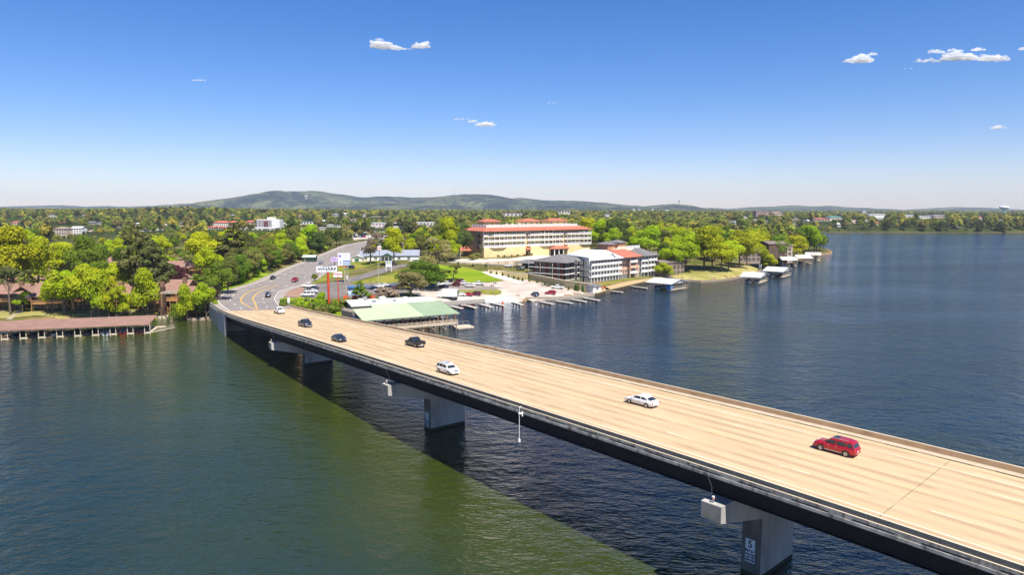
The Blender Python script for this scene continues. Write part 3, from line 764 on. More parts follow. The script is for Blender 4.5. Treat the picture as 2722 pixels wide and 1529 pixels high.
# ------------------------------------------------------------ vehicles
def paint(name, c, metal=.3, rough=.28): return M(name, c, rough, metal=metal, spec=.5, coat=.6)
PW = paint('white_car_paint', (.70, .69, .66), 0); PS = paint('silver_car_paint', (.45, .46, .48), .6); PG = paint('dark_grey_car_paint', (.045, .05, .065), .4)
PK = paint('black_car_paint', (.006, .006, .007), 0, .35); PR = paint('red_car_paint', (.42, .008, .015), .25); PB = paint('dark_blue_car_paint', (.02, .035, .08), .4); PM = paint('maroon_car_paint', (.14, .015, .025), .3)
PAINT0 = paint('car_paint', (.5, .5, .5))
KINDS = {
 # L, W, floor, belt profile (x,z) rear->front, cabin: D rear base, C rear top, B front top, A screen base, roof z, wheel x, wheel r
 'sedan': dict(L=4.75, W=1.82, H=1.45, belt=[(-2.37,.62),(-2.3,.88),(-1.7,1.0),(-1,1.0),(1.05,.97),(1.9,.82),(2.25,.68),(2.37,.5)], D=-1.95, C=-.95, B=.25, A=1.15, wx=(-1.42,1.42), r=.33),
 'suv':   dict(L=4.75, W=1.90, H=1.78, belt=[(-2.37,.7),(-2.33,1.08),(-1.9,1.12),(0,1.10),(1.15,1.08),(2.0,1.0),(2.3,.85),(2.38,.6)], D=-2.3, C=-1.98, B=.42, A=1.28, wx=(-1.42,1.43), r=.38),
 'pickup':dict(L=5.7, W=1.98, H=1.88, belt=[(-2.85,.75),(-2.84,1.18),(-1,1.18),(0,1.18),(1.4,1.16),(2.5,1.1),(2.8,.95),(2.86,.65)], D=-.85, C=-.62, B=.75, A=1.45, wx=(-1.85,1.85), r=.41),
 'van':   dict(L=5.3, W=1.98, H=2.15, belt=[(-2.65,.7),(-2.63,1.15),(-1.9,1.2),(0,1.2),(1.5,1.12),(2.2,1.02),(2.6,.85),(2.66,.6)], D=-2.6, C=-2.4, B=.95, A=1.75, wx=(-1.65,1.7), r=.37),
}
_proto = {}
def wheel_mesh(r, w=.23):
    m = MB(); n = 18; vs = []
    for x, rr in ((-w/2, r*.62), (-w/2, r*.95), (-w/2+.03, r), (w/2-.03, r), (w/2, r*.95), (w/2, r*.62)):
        for i in range(n): t = 2*math.pi*i/n; vs.append((rr*math.cos(t), x, rr*math.sin(t)))
    fs = [(j*n+i, j*n+(i+1) % n, (j+1)*n+(i+1) % n, (j+1)*n+i) for j in range(5) for i in range(n)]
    m.add(vs, fs); return m.mesh('tyre', black, True)
def rim_mesh(r):
    m = MB(); m.tube((0, -.06, 0), (0, .06, 0), r*.64, 16, 1)
    for k in range(5):
        t = 2*math.pi*k/5; c, s = math.cos(t), math.sin(t)
        for y in (-.085, .085):
            m.add([(-s*.05, y, c*.05), (s*.05, y, -c*.05), (c*r*.62+s*.05, y, s*r*.62-c*.05), (c*r*.62-s*.05, y, s*r*.62+c*.05)], [(0,1,2,3)])
    m.tube((0,-.09,0),(0,.09,0), r*.16, 8)
    for y in (-.08, .08):
        n = 16; vs = [(rr*math.cos(2*math.pi*i/n), y, rr*math.sin(2*math.pi*i/n)) for rr in (r*.54, r*.65) for i in range(n)]
        m.add(vs, [(i, (i+1) % n, n+(i+1) % n, n+i) for i in range(n)])
    return m.mesh('rim', [chrome, dark])
def car_proto(kind, lite=False):
    k = (kind, lite)
    if k in _proto: return _proto[k]
    K = KINDS[kind]; L2 = K['L']/2; W2 = K['W']/2; H = K['H']; fl = .24 if kind == 'sedan' else .32
    root = thing(kind, 'x', 'car')
    belt = K['belt']; bx = [p[0] for p in belt]; bz = [p[1] for p in belt]
    def wid(x):
        t = abs(x)/L2
        return W2*(1-.16*max(0, (t-.72)/.28)**2)
    xs = sorted(set([round(v, 3) for v in list(np.linspace(-L2, L2, 15)) + bx]))
    m = MB(); vs = []; 
    for x in xs:
        zb = float(np.interp(x, bx, bz)); w = wid(x); e = max(0, (abs(x)/L2-.9)/.1)
        zl = fl+.10*e
        ring = [(w*.86, zl), (w*.99, zl+.12), (w, (zl+zb)*.5+.04), (w*.965, zb-.07), (w*.88, zb)]
        vs += [(x, y, z) for y, z in ring]+[(x, -y, z) for y, z in reversed(ring)]
    n = 10; fs = []
    for i in range(len(xs)-1):
        for j in range(n): fs.append((i*n+j, (i+1)*n+j, (i+1)*n+(j+1) % n, i*n+(j+1) % n))
    fs += [tuple(range(n)), tuple(range(len(xs)*n-1, len(xs)*n-n-1, -1))]
    m.add(vs, fs)
    A, B, C, Dd = K['A'], K['B'], K['C'], K['D']
    wb = W2*.90; wr = W2*(.70 if kind == 'sedan' else .77)
    zb = lambda x: float(np.interp(x, bx, bz))-.02
    # cabin: rounded roof
    P = [(Dd, zb(Dd), wb), (C-.03, H-.13, wr*1.04), (C+.18, H-.03, wr*.96), ((B+C)/2, H, wr*.96), (B-.18, H-.025, wr*.96), (B+.05, H-.11, wr*1.04), (A, zb(A), wb)]
    vs = []
    for x, z, w in P: vs += [(x, w, z), (x, w*.8, z+.03 if 0 < P.index((x, z, w)) < 6 else z), (x, -w*.8, z+.03 if 0 < P.index((x, z, w)) < 6 else z), (x, -w, z)]
    fs = []
    for i in range(6):
        for j in range(3): fs.append((i*4+j, i*4+j+1, (i+1)*4+j+1, (i+1)*4+j))
    m.add(vs, fs)
    for sg in (1, -1):      # flank of the cabin
        side = [(P[i][0], sg*P[i][2], P[i][1]) for i in range(7)]
        m.add(side, [tuple(range(7)) if sg < 0 else tuple(range(6, -1, -1))])
    # wheel arches
    for x in K['wx']:
        for sg in (1, -1):
            n2 = 14; vs = []
            for q in range(n2+1):
                t = math.pi*q/n2; vs += [(x+K['r']*1.16*math.cos(t), sg*(W2+.004), K['r']+K['r']*1.12*math.sin(t)), (x+K['r']*1.16*math.cos(t)*.3, sg*(W2+.004), K['r']+K['r']*1.12*math.sin(t)*.3)]
            m.add(vs, [(2*q, 2*q+1, 2*q+3, 2*q+2) for q in range(n2)], 1)
    body = m.build('body', [PAINT0, dark], root)
    body.data.polygons.foreach_set('use_smooth', [len(p.vertices) == 4 for p in body.data.polygons]); 
    # glass
    def lerp(a, b, t): return tuple(a[i]+(b[i]-a[i])*t for i in range(3))
    def pane(nm, q, out, par=root):
        c = [Vector(p) for p in q]; nn = (c[1]-c[0]).cross(c[2]-c[0]).normalized()
        if nn.dot(Vector(out)) < 0: nn = -nn
        mid = sum(c, Vector())/len(c)
        o_ = [p*.95+mid*.05+nn*.015 for p in c]; i_ = [p*.95+mid*.05-nn*.01 for p in c]
        mb = MB(); k_ = len(q); mb.add([tuple(p) for p in o_]+[tuple(p) for p in i_], [tuple(range(k_))]+[(i, (i+1) % k_, k_+(i+1) % k_, k_+i) for i in range(k_)])
        return mb.build(nm, glass, par)
    zA, zD = zb(A), zb(Dd)
    pane('windshield', [(A-.02, wb*.92, zA+.04), (A-.02, -wb*.92, zA+.04), (B+.06, -wr*.94, H-.13), (B+.06, wr*.94, H-.13)], (1, 0, .6))
    if kind != 'van' or True:
        pane('rear_window', [(Dd+.03, wb*.86, zD+.08), (Dd+.03, -wb*.86, zD+.08), (C-.03, -wr*.92, H-.15), (C-.03, wr*.92, H-.15)], (-1, 0, .4))
    def sp(x, t):           # point on the flank at x, height share t
        x0 = Dd+(C-Dd)*t; x1 = A+(B+.05-A)*t; x = min(max(x, x0+.05), x1-.05)
        return (x, wb+(wr*1.04-wb)*t, zb(x)+(H-.13-zb(x))*t)
    cuts = {'sedan': [-1.7, -.42, 1.1], 'suv': [-2.22, -1.42, -.25, 1.2], 'pickup': [-.8, .3, 1.4], 'van': [-2.5, -1.2, .35, 1.7]}[kind]
    for sg in (1, -1):
        for i in range(len(cuts)-1):
            a, b_ = cuts[i]+.05, cuts[i+1]-.05
            q = [sp(a, .08), sp(b_, .08), sp(b_, .93), sp(a, .93)]
            pane('side_window', [(x, sg*y, z) for x, y, z in q], (0, sg, .2))
    wm = wheel_mesh(K['r']); rm = rim_mesh(K['r'])
    for x in K['wx']:
        for sg in (1, -1):
            w = ob('wheel', wm, root, (x, sg*(W2-.09), K['r']))
            ob('rim', rm, w, (0, sg*.035, 0))
    def bit(nm, x0, y0, z0, x1, y1, z1, mm, par=root): return MB().box(x0, y0, z0, x1, y1, z1).build(nm, mm, par)
    hz = zb(L2-.25)
    for sg in (1, -1):
        a, b_ = sorted((sg*W2*.52, sg*W2*.86))
        bit('headlight', L2-.33, a, hz-.22, L2-.035, b_, hz-.06, lamp_w)
        a, b_ = sorted((sg*W2*.66, sg*W2*.87))
        bit('taillight', -L2-.015, a, zb(-L2+.1)-.28, -L2+.2, b_, zb(-L2+.1)-.06, lamp_r)
        if not lite:
            a, b_ = sorted((sg*W2*.94, sg*(W2+.19)))
            mr_ = bit('mirror', A-.35, a, zA+.02, A-.2, b_, zA+.17, PAINT0)
            for hx in ((-.35, .55) if kind != 'pickup' else (-.05, .9)):
                a, b_ = sorted((sg*W2, sg*(W2+.03)))
                bit('door_handle', hx-.1, a*1.0, zb(0)-.16, hx+.1, b_, zb(0)-.12, chrome)
    bit('grille', L2-.06, -W2*.42, hz-.26, L2+.01, W2*.42, hz-.1, dark)
    if not lite:
        bit('bumper', L2-.12, -W2*.78, .34, L2+.05, W2*.78, .5, PAINT0 if kind != 'pickup' else chrome)
        bit('bumper', -L2-.05, -W2*.78, .42, -L2+.1, W2*.78, .58, PAINT0 if kind != 'pickup' else chrome)
        bit('licence_plate', -L2-.065, -.17, .62, -L2-.0, .17, .74, white)
    if kind == 'pickup':
        bit('bed_liner', -2.74, -.82, 1.10, -.92, .82, 1.187, dark)
        for sg in (1, -1):
            a, b_ = sorted((sg*.86, sg*.95)); bit('bed_rail', -2.8, a, 1.16, -.88, b_, 1.26, PAINT0)
        bit('tailgate', -2.87, -.9, .72, -2.80, .9, 1.26, PAINT0)
    if kind == 'suv' and not lite:
        for sg in (1, -1):
            MB().box(-1.6, sg*wr*.85-.02, H+.02, .25, sg*wr*.85+.02, H+.075).build('roof_rail', chrome, root)
        bit('sunroof', -.35, -.42, H+.012, .25, .42, H+.038, glass)
        bit('step_trim', -1.0, -W2-.012, .34, 1.0, -W2+.02, .41, chrome); bit('step_trim', -1.0, W2-.02, .34, 1.0, W2+.012, .41, chrome)
    _proto[k] = root
    return root
used = set()
def car(kind, pm, x, y, z, ang, label, cat='car', group=None, lite=False, tilt=0.0):
    p = car_proto(kind, lite)
    c = dup(p, (x, y, z), ang, label)
    c.name = 'parked_'+('car' if kind in ('sedan', 'suv') else kind) if group else {'sedan': 'car', 'suv': 'suv', 'pickup': 'pickup_truck', 'van': 'van'}[kind]
    c['category'] = cat
    if group: c['group'] = group
    if tilt: c.rotation_euler = (0, tilt, ang)
    for ch in c.children:
        if ch.name.split('.')[0] in ('body', 'mirror', 'tailgate', 'bed_rail', 'bumper') and ch.data.materials and ch.material_slots[0].material == PAINT0: setmat(ch, 0, pm)
    used.add((kind, lite))
    return c
def bcar(kind, pm, s, off, away, label, cat='car', sc=.93):
    p = BR(s, off, .006); h = BH(s); a = math.pi/2-h
    sl_ = (BR(s+2).z-BR(s-2).z)/4
    c = car(kind, pm, p.x, p.y, p.z, a if away else a+math.pi, label, cat, tilt=-math.atan(sl_) if away else math.atan(sl_)); c.scale = (sc,)*3; return c
bcar('suv', PR, 17, 3.7, True, 'shiny red SUV driving away on the near end of the bridge', 'SUV', .82)
bcar('sedan', PW, 39.3, 2.6, True, 'white sedan driving away on the bridge ahead of the red SUV', 'car', .88)
bcar('pickup', PK, 92.8, 2.9, True, 'black pickup truck driving away in the middle of the bridge', 'pickup truck', .88)
bcar('suv', PW, 68.5, -5.3, False, 'white SUV coming towards the camera along the near parapet', 'SUV', .86)
bcar('sedan', PG, 108.3, -5.1, False, 'dark grey sedan coming towards the camera on the bridge')
bcar('pickup', PG, 136.5, -1.9, False, 'dark grey pickup truck coming towards the camera on the bridge', 'pickup truck')
bcar('pickup', PW, 173.5, 2.8, True, 'white pickup truck driving away near the far end of the bridge', 'pickup truck')
def rcar(kind, pm, px, py, away, label, cat='car', **k):
    g = G(px, py, 5.5)
    i = int(np.argmin([(abs(PX(ROADC[j])[1]-py)) for j in range(len(ROADC))])); 
    g = G(px, py, ROADC[i][2]+.1); t = ROADC[min(i+1, n_r-1)]-ROADC[i-1]; a = math.atan2(t[1], t[0])
    c = car(kind, pm, g.x, g.y, g.z, a if away else a+math.pi, label, cat, **k); c.scale = (.9,)*3; return c
rcar('suv', PB, 713, 788.5, True, 'dark blue SUV just off the end of the bridge on the asphalt curve', 'SUV')
rcar('sedan', PK, 725.5, 741.5, False, 'black sedan coming round the road bend in the outer lane')
rcar('pickup', PR, 784.5, 748.5, True, 'red pickup truck driving away on the highway past the parking lot', 'pickup truck')
rcar('sedan', PS, 853, 700.5, False, 'silver car on the highway partly behind the wharf sign', 'car', lite=True)
def pcar(kind, pm, px, py, ang, label, cat='car', group='cars in the parking lots', z=None):
    p = GP(px, py)
    c = car(kind, pm, p.x, p.y, p.z+.2, rad(ang), label, cat, group, lite=True); c.scale = (.93,)*3; return c
pcar('van', PW, 818, 789.5, 188, 'white passenger van parked at the near end of the small lot', 'van')
pcar('sedan', PW, 829, 779.5, 185, 'white car parked right behind the white passenger van')
pcar('sedan', PG, 832, 771, 184, 'dark car parked last in the row behind the white van')
pcar('pickup', PW, 821, 766, 184, 'white pickup with a load parked behind the van row', 'pickup truck')
# row by the grass mound
for kd, pm, x, y, a, lb, ct in (
 ('sedan', PS, 1152, 765, 170, 'silver car parked leftmost in the marina lot, half under the green tree', 'car'),
 ('sedan', PW, 1163, 760, 165, 'white car parked between silver car and dark blue car', 'car'),
 ('sedan', PB, 1179, 766.5, 165, 'dark blue car parked in front of the white and silver pickups', 'car'),
 ('pickup', PW, 1188, 760, 160, 'white pickup parked beside the maroon SUV', 'pickup truck'),
 ('suv', PK, 1191, 752.5, 160, 'black SUV parked at the back of the row under the bushes', 'SUV'),
 ('suv', PM, 1210, 762, 160, 'maroon SUV parked in the middle of the marina row', 'SUV'),
 ('suv', PM, 1220, 752.5, 150, 'dark maroon SUV parked alone at the foot of the grass bank', 'SUV'),
 ('pickup', PW, 1232, 759, 160, 'white pickup parked second from the right of the marina row', 'pickup truck'),
 ('suv', PW, 1249, 765, 160, 'white SUV parked in front at the right of the marina row', 'SUV'),
 ('pickup', PW, 1272, 759.5, 165, 'white pickup parked rightmost in the marina row', 'pickup truck'),
 ('sedan', PW, 1224, 788, 170, 'small white car parked next to the white box truck', 'car'),
 ('sedan', PR, 1242, 788, 168, 'red car parked between the white car and the dark maroon SUV', 'car'),
 ('suv', PM, 1264, 787, 165, 'dark maroon SUV parked rightmost beside the grass island', 'SUV'),
 ('pickup', PW, 1482, 769, 155, 'white pickup with a trailer along the yellow retaining wall', 'pickup truck'),
 ('suv', PB, 1422, 791.5, 115, 'dark blue SUV parked at the edge of the water', 'SUV'),
 ('suv', PR, 1463, 790.5, 160, 'bright red SUV parked at the edge of the water', 'SUV'),
 ('suv', PW, 1352, 711, 175, 'white SUV on the upper road below the terrace wall', 'SUV'),
 ('suv', PK, 1385, 718, 190, 'black SUV parked by the brick building', 'SUV')):
    pcar(kd, pm, x, y, a, lb, ct)
# cars behind the bare shrubs, past the orange wall
for i, (pm, x, y) in enumerate(((PS, 978, 768), (PB, 992, 771), (PW, 1006, 766), (PW, 1020, 763), (PG, 1034, 768), (PS, 1046, 762), (PW, 1010, 776), (PM, 1058, 770))):
    nm = {'silver_car_paint': 'silver', 'dark_blue_car_paint': 'dark blue', 'white_car_paint': 'white', 'dark_grey_car_paint': 'dark grey', 'maroon_car_paint': 'maroon'}[pm.name]
    pcar('sedan', pm, x, y, 172, '%s car parked behind the orange wall, %s of eight from the left' % (nm, ('first', 'second', 'third', 'fifth', 'sixth', 'seventh', 'fourth', 'last')[i]))
for x, y, pm, lb in ((930, 716, PK, 'black car in the tree shade beside the white shop'), (1040, 706, PK, 'black pickup in tree shade on the side road'), (1100, 699, PW, 'white car on the side road behind the twisted tree')):
    pcar('suv', pm, x, y, 178, lb)
for k in list(_proto):
    r = _proto[k]
    for o in list(r.children_recursive)+[r]: bpy.data.objects.remove(o)
# box truck
def box_truck(px, py, ang):
    p = GP(px, py); t = thing('box_truck', 'white box truck parked beside the flat roofed annex', 'truck', (p.x, p.y, p.z+.1), rad(ang))
    MB().box(-3.6, -1.2, .9, 2.2, 1.2, 3.5).build('cargo_box', white, t)
    MB().box(-3.63, -1.1, 1.0, -3.602, 1.1, 3.4).build('rear_door', conc_dark, t)
    m = MB(); m.prism([(2.35, -1.05), (4.3, -1.0), (4.3, 1.0), (2.35, 1.05)], .7, 1.5).prism([(2.35, -1.05), (3.9, -1), (3.9, 1), (2.35, 1.05)], 1.5, 2.5, top=[(2.35, -.95), (3.3, -.9), (3.3, .9), (2.35, .95)])
    m.build('cab', white, t); MB().box(3.45, -.85, 1.65, 3.72, .85, 2.3).build('windshield', glass, t)
    MB().box(-3.5, -.5, .6, 4.2, .5, .9).build('chassis', dark, t)
    wm = wheel_mesh(.45, .3); rm = rim_mesh(.45)
    for x in (-2.2, 3.3):
        for sg in (1, -1): ob('rim', rm, ob('wheel', wm, t, (x, sg*1.0, .45)), (0, sg*.06, 0))
box_truck(1192, 796, 172)
# trailer behind the white pickup
p = GP(1452, 762); t = thing('boat_trailer', 'empty black boat trailer hitched behind the white pickup', 'trailer', (p.x, p.y, p.z+.1), rad(155))
MB().box(-2.6, -.9, .5, 2.2, -.8, .65).box(-2.6, .8, .5, 2.2, .9, .65).box(2.2, -.05, .5, 3.6, .05, .62).build('frame', dark, t)
for i in range(5): MB().box(-2.4+i*1.05, -.8, .5, -2.25+i*1.05, .8, .75).build('cross_bar', dark, t)
wm = wheel_mesh(.32, .2)
for x in (-1.4, -.6):
    for sg in (1, -1): ob('wheel', wm, t, (x, sg*1.0, .32))

# ------------------------------------------------------------ signs and poles
blk = M('black_lettering', (.01, .01, .012), .5); redl = M('red_lettering', (.55, .04, .02), .5); blue_m = M('sign_blue', (.04, .16, .40), .5); purp = M('sign_purple', (.33, .22, .52), .5)
signw = M('sign_white', (.74, .75, .76), .45); lilac = M('sign_lilac', (.56, .42, .68), .5); orange_m = M('sign_orange', (.62, .18, .03), .5)
def pole_sign(name, label, px, py_base, z, w, h, zc, rz=0, pole=.3, pm=red_paint, frame=.12):
    p = G(px, py_base, z); t = thing(name, label, 'sign', (p.x, p.y, z), rz)
    MB().tube((0, 0, -1), (0, 0, zc-h/2), pole, 12).build('pole', pm, t)
    MB().box(-w/2, -.3, zc-h/2, w/2, .3, zc+h/2).build('frame', blk, t)
    MB().box(-w/2+frame, -.32, zc-h/2+frame, w/2-frame, .32, zc+h/2-frame).build('panel', signw, t)
    return t, p
# restaurant sign: pole foot behind the bushes, 12 m up
d0 = G(872, 812, 3.4)
mpp = d0.y/FPX
zt = 3.4+(812-728)*mpp
t = thing('pole_sign', 'tall white wharf restaurant sign on a thick red pole', 'sign', d0, rad(8))
zc = (812-714)*mpp; W = 56*mpp; Hh = 18.5*mpp
MB().tube((.3, 0, -1), (.3, 0, zc-Hh/2), .36, 14).build('pole', red_paint, t)
MB().box(-W/2, -.3, zc-Hh/2, W/2, .3, zc+Hh/2).build('frame', blk, t)
MB().box(-W/2+.09, -.33, zc-Hh/2+.09, W/2-.09, .33, zc+Hh/2-.09).build('panel', signw, t)
ob('lettering', text_mesh("FISHERMAN'S", .5, blk, .005, sx=1.05), t, (.3, -.34, zc+Hh*.34))
ob('lettering', text_mesh('WHARF', 1.3, blk, .03, sx=1.3), t, (.05, -.34, zc-.05))
ob('lettering', text_mesh('GRILL', .42, M('grey_lettering', (.25, .25, .25)), .0, sx=1.6), t, (.4, -.34, zc-Hh*.36))
d0 = G(900, 806, 3.4); mpp = d0.y/FPX
t = thing('pole_sign', 'white Oyster bar sign on a slim red pole beside the wharf sign', 'sign', d0, rad(6))
zc = (806-729)*mpp; W = 23*mpp; Hh = 14*mpp
MB().tube((0, 0, -1), (0, 0, zc-Hh/2), .16, 10).build('pole', red_paint, t)
MB().box(-W/2, -.2, zc-Hh/2, W/2, .2, zc+Hh/2).build('panel', signw, t)
ob('lettering', text_mesh('Oyster', 1.05, redl, .02), t, (0, -.22, zc+.2)); ob('lettering', text_mesh('BAR', .3, redl, .01), t, (.3, -.22, zc-.62))
# double billboard
d0 = G(925, 748, 6.0); mpp = d0.y/FPX
t = thing('billboard', 'double decker billboard with a white top panel and a blue and white lower panel', 'billboard', d0, rad(3))
x = lambda q: (q-925)*mpp
zz = lambda q: (748-q)*mpp
MB().box(x(900.5), -.3, zz(691), x(932.5), .3, zz(672.5)).build('upper_panel', signw, t)
MB().box(x(901), -.3, zz(705.5), x(932.5), .3, zz(691.8)).build('lower_panel', signw, t)
MB().box(x(914), -.33, zz(705), x(932.2), -.29, zz(692.3)).build('blue_field', blue_m, t)
MB().tube((x(906), -.33, zz(680)), (x(906), -.31, zz(680)), .62, 6).box(x(903.5), -.33, zz(683.6), x(909), -.31, zz(681.3)).build('emblem', purp, t)
gl = M('grey_lettering', (.25, .25, .25))
for q, a, b in ((676.5, 913, 930), (680.5, 917, 926), (684.5, 912, 930)): MB().box(x(a), -.325, zz(q)-.09, x(b), -.31, zz(q)+.09).build('print_line', M('pale_print', (.48, .47, .62)), t)
for q in (695.5, 699.5, 703): MB().box(x(915), -.345, zz(q)-.16, x(931), -.335, zz(q)+.12).build('print_line', signw, t)
for q in (696, 700): MB().box(x(905.5), -.325, zz(q)-.2, x(909.5), -.31, zz(q)+.15).build('print_line', blue_m, t)
MB().box(x(905), -.2, zz(708.5), x(923), .2, zz(706)).build('apron_board', orange_m, t)
for q in (916, 925.5): MB().tube((x(q), 0, -1), (x(q), 0, zz(706)), .14, 6).build('post', wood_light, t)
MB().box(x(914), -.5, zz(713.5), x(928), .5, zz(712.5)).build('catwalk', wood_light, t)
d0 = G(890, 712, 7.4); mpp = d0.y/FPX; x = lambda q: (q-890)*mpp; zz = lambda q: (712-q)*mpp
t = thing('billboard', 'small lilac billboard left of the double billboard', 'billboard', d0, rad(4))
MB().box(x(880), -.2, zz(695.5), x(898.5), .2, zz(684)).build('panel', lilac, t); MB().tube((0, 0, -1), (0, 0, zz(695.5)), .16, 6).build('pole', dark, t)
for q, a, b in ((688, 883, 894), (690, 882, 896)): MB().box(x(a), -.22, zz(q)-.12, x(b), -.205, zz(q)+.12).build('print_line', purp, t)
# framed sign with yellow and blue head
d0 = G(1034, 720, 7.4); mpp = d0.y/FPX; x = lambda q: (q-1034)*mpp; zz = lambda q: (720-q)*mpp
t = thing('roadside_sign', 'white framed roadside sign with blue and yellow head on two posts', 'sign', d0, rad(3))
for q in (1026.5, 1041): MB().box(x(q)-.12, -.12, -.5, x(q)+.12, .12, zz(694)).build('post', signw, t)
MB().box(x(1027), -.15, zz(709), x(1040.5), .15, zz(694)).build('panel', signw, t)
MB().box(x(1028), -.17, zz(702), x(1039.5), -.14, zz(695)).build('blue_field', M('sign_sky_blue', (.10, .32, .55)), t)
MB().tube((x(1034), -.19, zz(699)), (x(1034), -.175, zz(699)), .5, 8).build('emblem', M('sign_yellow', (.70, .60, .10)), t)
# red and white sign between the two big trees
d0 = G(1009, 702, 7.8); mpp = d0.y/FPX; x = lambda q: (q-1009)*mpp; zz = lambda q: (702-q)*mpp
t = thing('pole_sign', 'small white and red shop sign on a pale pole between two trees', 'sign', d0, rad(3))
MB().tube((0, 0, -1), (0, 0, zz(664)), .18, 6).build('pole', steel, t); MB().box(x(1003.5), -.15, zz(664), x(1014.5), .15, zz(654)).build('panel', signw, t)
MB().box(x(1004), -.17, zz(660.5), x(1014), -.14, zz(658.5)).build('red_band', redl, t)
def upole(px, py_base, py_top, label, arm=1.2, trans=False, z=None, r=.14):
    p = GP(px, py_base); h = (py_base-py_top)*p.y/FPX
    t = thing('utility_pole', label, 'utility pole', p, rad(10), 'utility poles along the roads')
    MB().tube((0, 0, -.5), (0, 0, h), r, 7, r2=r*.7).build('pole', wood_light, t)
    if arm: MB().box(-arm, -.06, h-.8, arm, .06, h-.65).build('crossarm', wood, t)
    if trans: MB().tube((.35, 0, h-3.2), (.35, 0, h-2.0), .33, 10).build('transformer', M('transformer_grey', (.55, .56, .56), .5), t)
    return p+Vector((0, 0, h-.6))
poles = [upole(921, 797, 716, 'utility pole with a white transformer in front of the orange wall', .9, True),
         upole(1006, 754, 700, 'bare utility pole on the grass bank above the parked cars', .0),
         upole(1072, 688, 643, 'utility pole left of the twisted tree', 1.3), upole(1173, 683, 634, 'utility pole right of the twisted tree', 1.3),
         upole(845, 664, 631, 'utility pole among the pines above the highway', 1.0), upole(811, 697, 674, 'pale pole by the green roofed shelter', 0),
         upole(1298, 720, 680, 'thin pole with a meter box at the top of the drive', 0, r=.08)]
def wire(a, b, label):
    m = MB(); pr = None
    for i in range(13):
        t = i/12; q = a.lerp(b, t)+Vector((0, 0, -4*t*(1-t)*(b-a).length*.02))
        if pr is not None: m.tube(pr, q, .035, 3)
        pr = q
    tag(m.build('power_line', steel), label, 'cable', 'power lines between the utility poles')
wire(poles[2], poles[3], 'power line strung between the poles on both sides of the twisted tree')
wire(poles[4], poles[4]+Vector((-45, 12, 2)), 'power line running left from the pole among the pines')
wire(poles[0], poles[1], 'power line from the transformer pole to the grass bank pole')
# twin floodlight of the marina lot
p = GP(1312, 782); h = 33*p.y/FPX
t = thing('lamp_post', 'tall thin lamp post with two floodlights on the grass island', 'lamp post', p, rad(15))
MB().tube((0, 0, 0), (0, 0, h), .11, 7).build('pole', steel, t); MB().box(-.8, -.05, h-1.3, .8, .05, h-1.2).build('arm', steel, t)
for sg in (-1, 1): MB().box(sg*.8-.3, -.3, h-1.5 + (.8 if sg > 0 else -.2), sg*.8+.3, .3, h-1.1+(.8 if sg > 0 else -.2)).build('floodlight', dark, t)
p = GP(742, 800); t = thing('bridge_end_sign', 'small white marker sign at the end of the far parapet', 'sign', BR(END+8, 10.6, 0), rad(20))
MB().tube((0, 0, 0), (0, 0, 1.6), .05, 5).build('post', steel, t); MB().box(-.35, -.04, .9, .35, .04, 2.6).build('plate', signw, t)
# ------------------------------------------------------------ buildings
stucco_y = M('yellow_stucco', (.64, .49, .23), .85, (.70, .56, .30), .25, .1, 6)
stucco_s = M('tan_shade_stucco', (.34, .23, .115), .85, (.38, .26, .13), .3)  # darker stucco: shade of the building's left flank put into the colour
cream = M('cream_trim', (.74, .66, .50), .7)
tile_r = M('terracotta_roof', (.37, .105, .065), .8, (.45, .15, .095), .8, .5, 6)
grey_roof = M('grey_shingles', (.13, .125, .125), .9, (.18, .17, .168), .5, .4, 6)
white_roof = M('white_metal_roof', (.66, .68, .70), .45, (.73, .74, .75), .3)
brick_m = M('red_brick', (.15, .035, .022), .85, (.21, .055, .035), 1.2, .3, 9)
brown_roof = M('brown_shingles', (.22, .125, .095), .9, (.28, .165, .125), .5, .4, 5)
cedar = M('cedar_siding', (.30, .155, .055), .85, (.40, .22, .085), .6, .3, 5, stretch=(3, 3, .3))
cedar_d = M('dark_cedar', (.085, .05, .03), .85, (.13, .08, .045), .6)
salmon = M('salmon_stucco', (.62, .38, .26), .8, (.68, .44, .31), .4)
darkrail = M('black_railing', (.02, .02, .022), .5)
taup = M('taupe_siding', (.22, .17, .13), .85, (.28, .21, .17), .5)
def hip(mb, x0, y0, x1, y1, z0, h, over=.6, mi=0, ridge=None):
    x0 -= over; y0 -= over; x1 += over; y1 += over; w, d = x1-x0, y1-y0
    if w >= d: r0, r1 = (x0+d/2, (y0+y1)/2), (x1-d/2, (y0+y1)/2)
    else: r0, r1 = ((x0+x1)/2, y0+w/2), ((x0+x1)/2, y1-w/2)
    vs = [(x0,y0,z0),(x1,y0,z0),(x1,y1,z0),(x0,y1,z0),(*r0,z0+h),(*r1,z0+h),(x0,y0,z0-.22),(x1,y0,z0-.22),(x1,y1,z0-.22),(x0,y1,z0-.22)]
    if w >= d: fs = [(0,1,5,4),(1,2,5),(2,3,4,5),(3,0,4)]
    else: fs = [(0,1,4),(1,2,5,4),(2,3,5),(3,0,4,5)]
    fs += [(6,7,1,0),(7,8,2,1),(8,9,3,2),(9,6,0,3),(9,8,7,6)]
    return mb.add(vs, fs, mi)
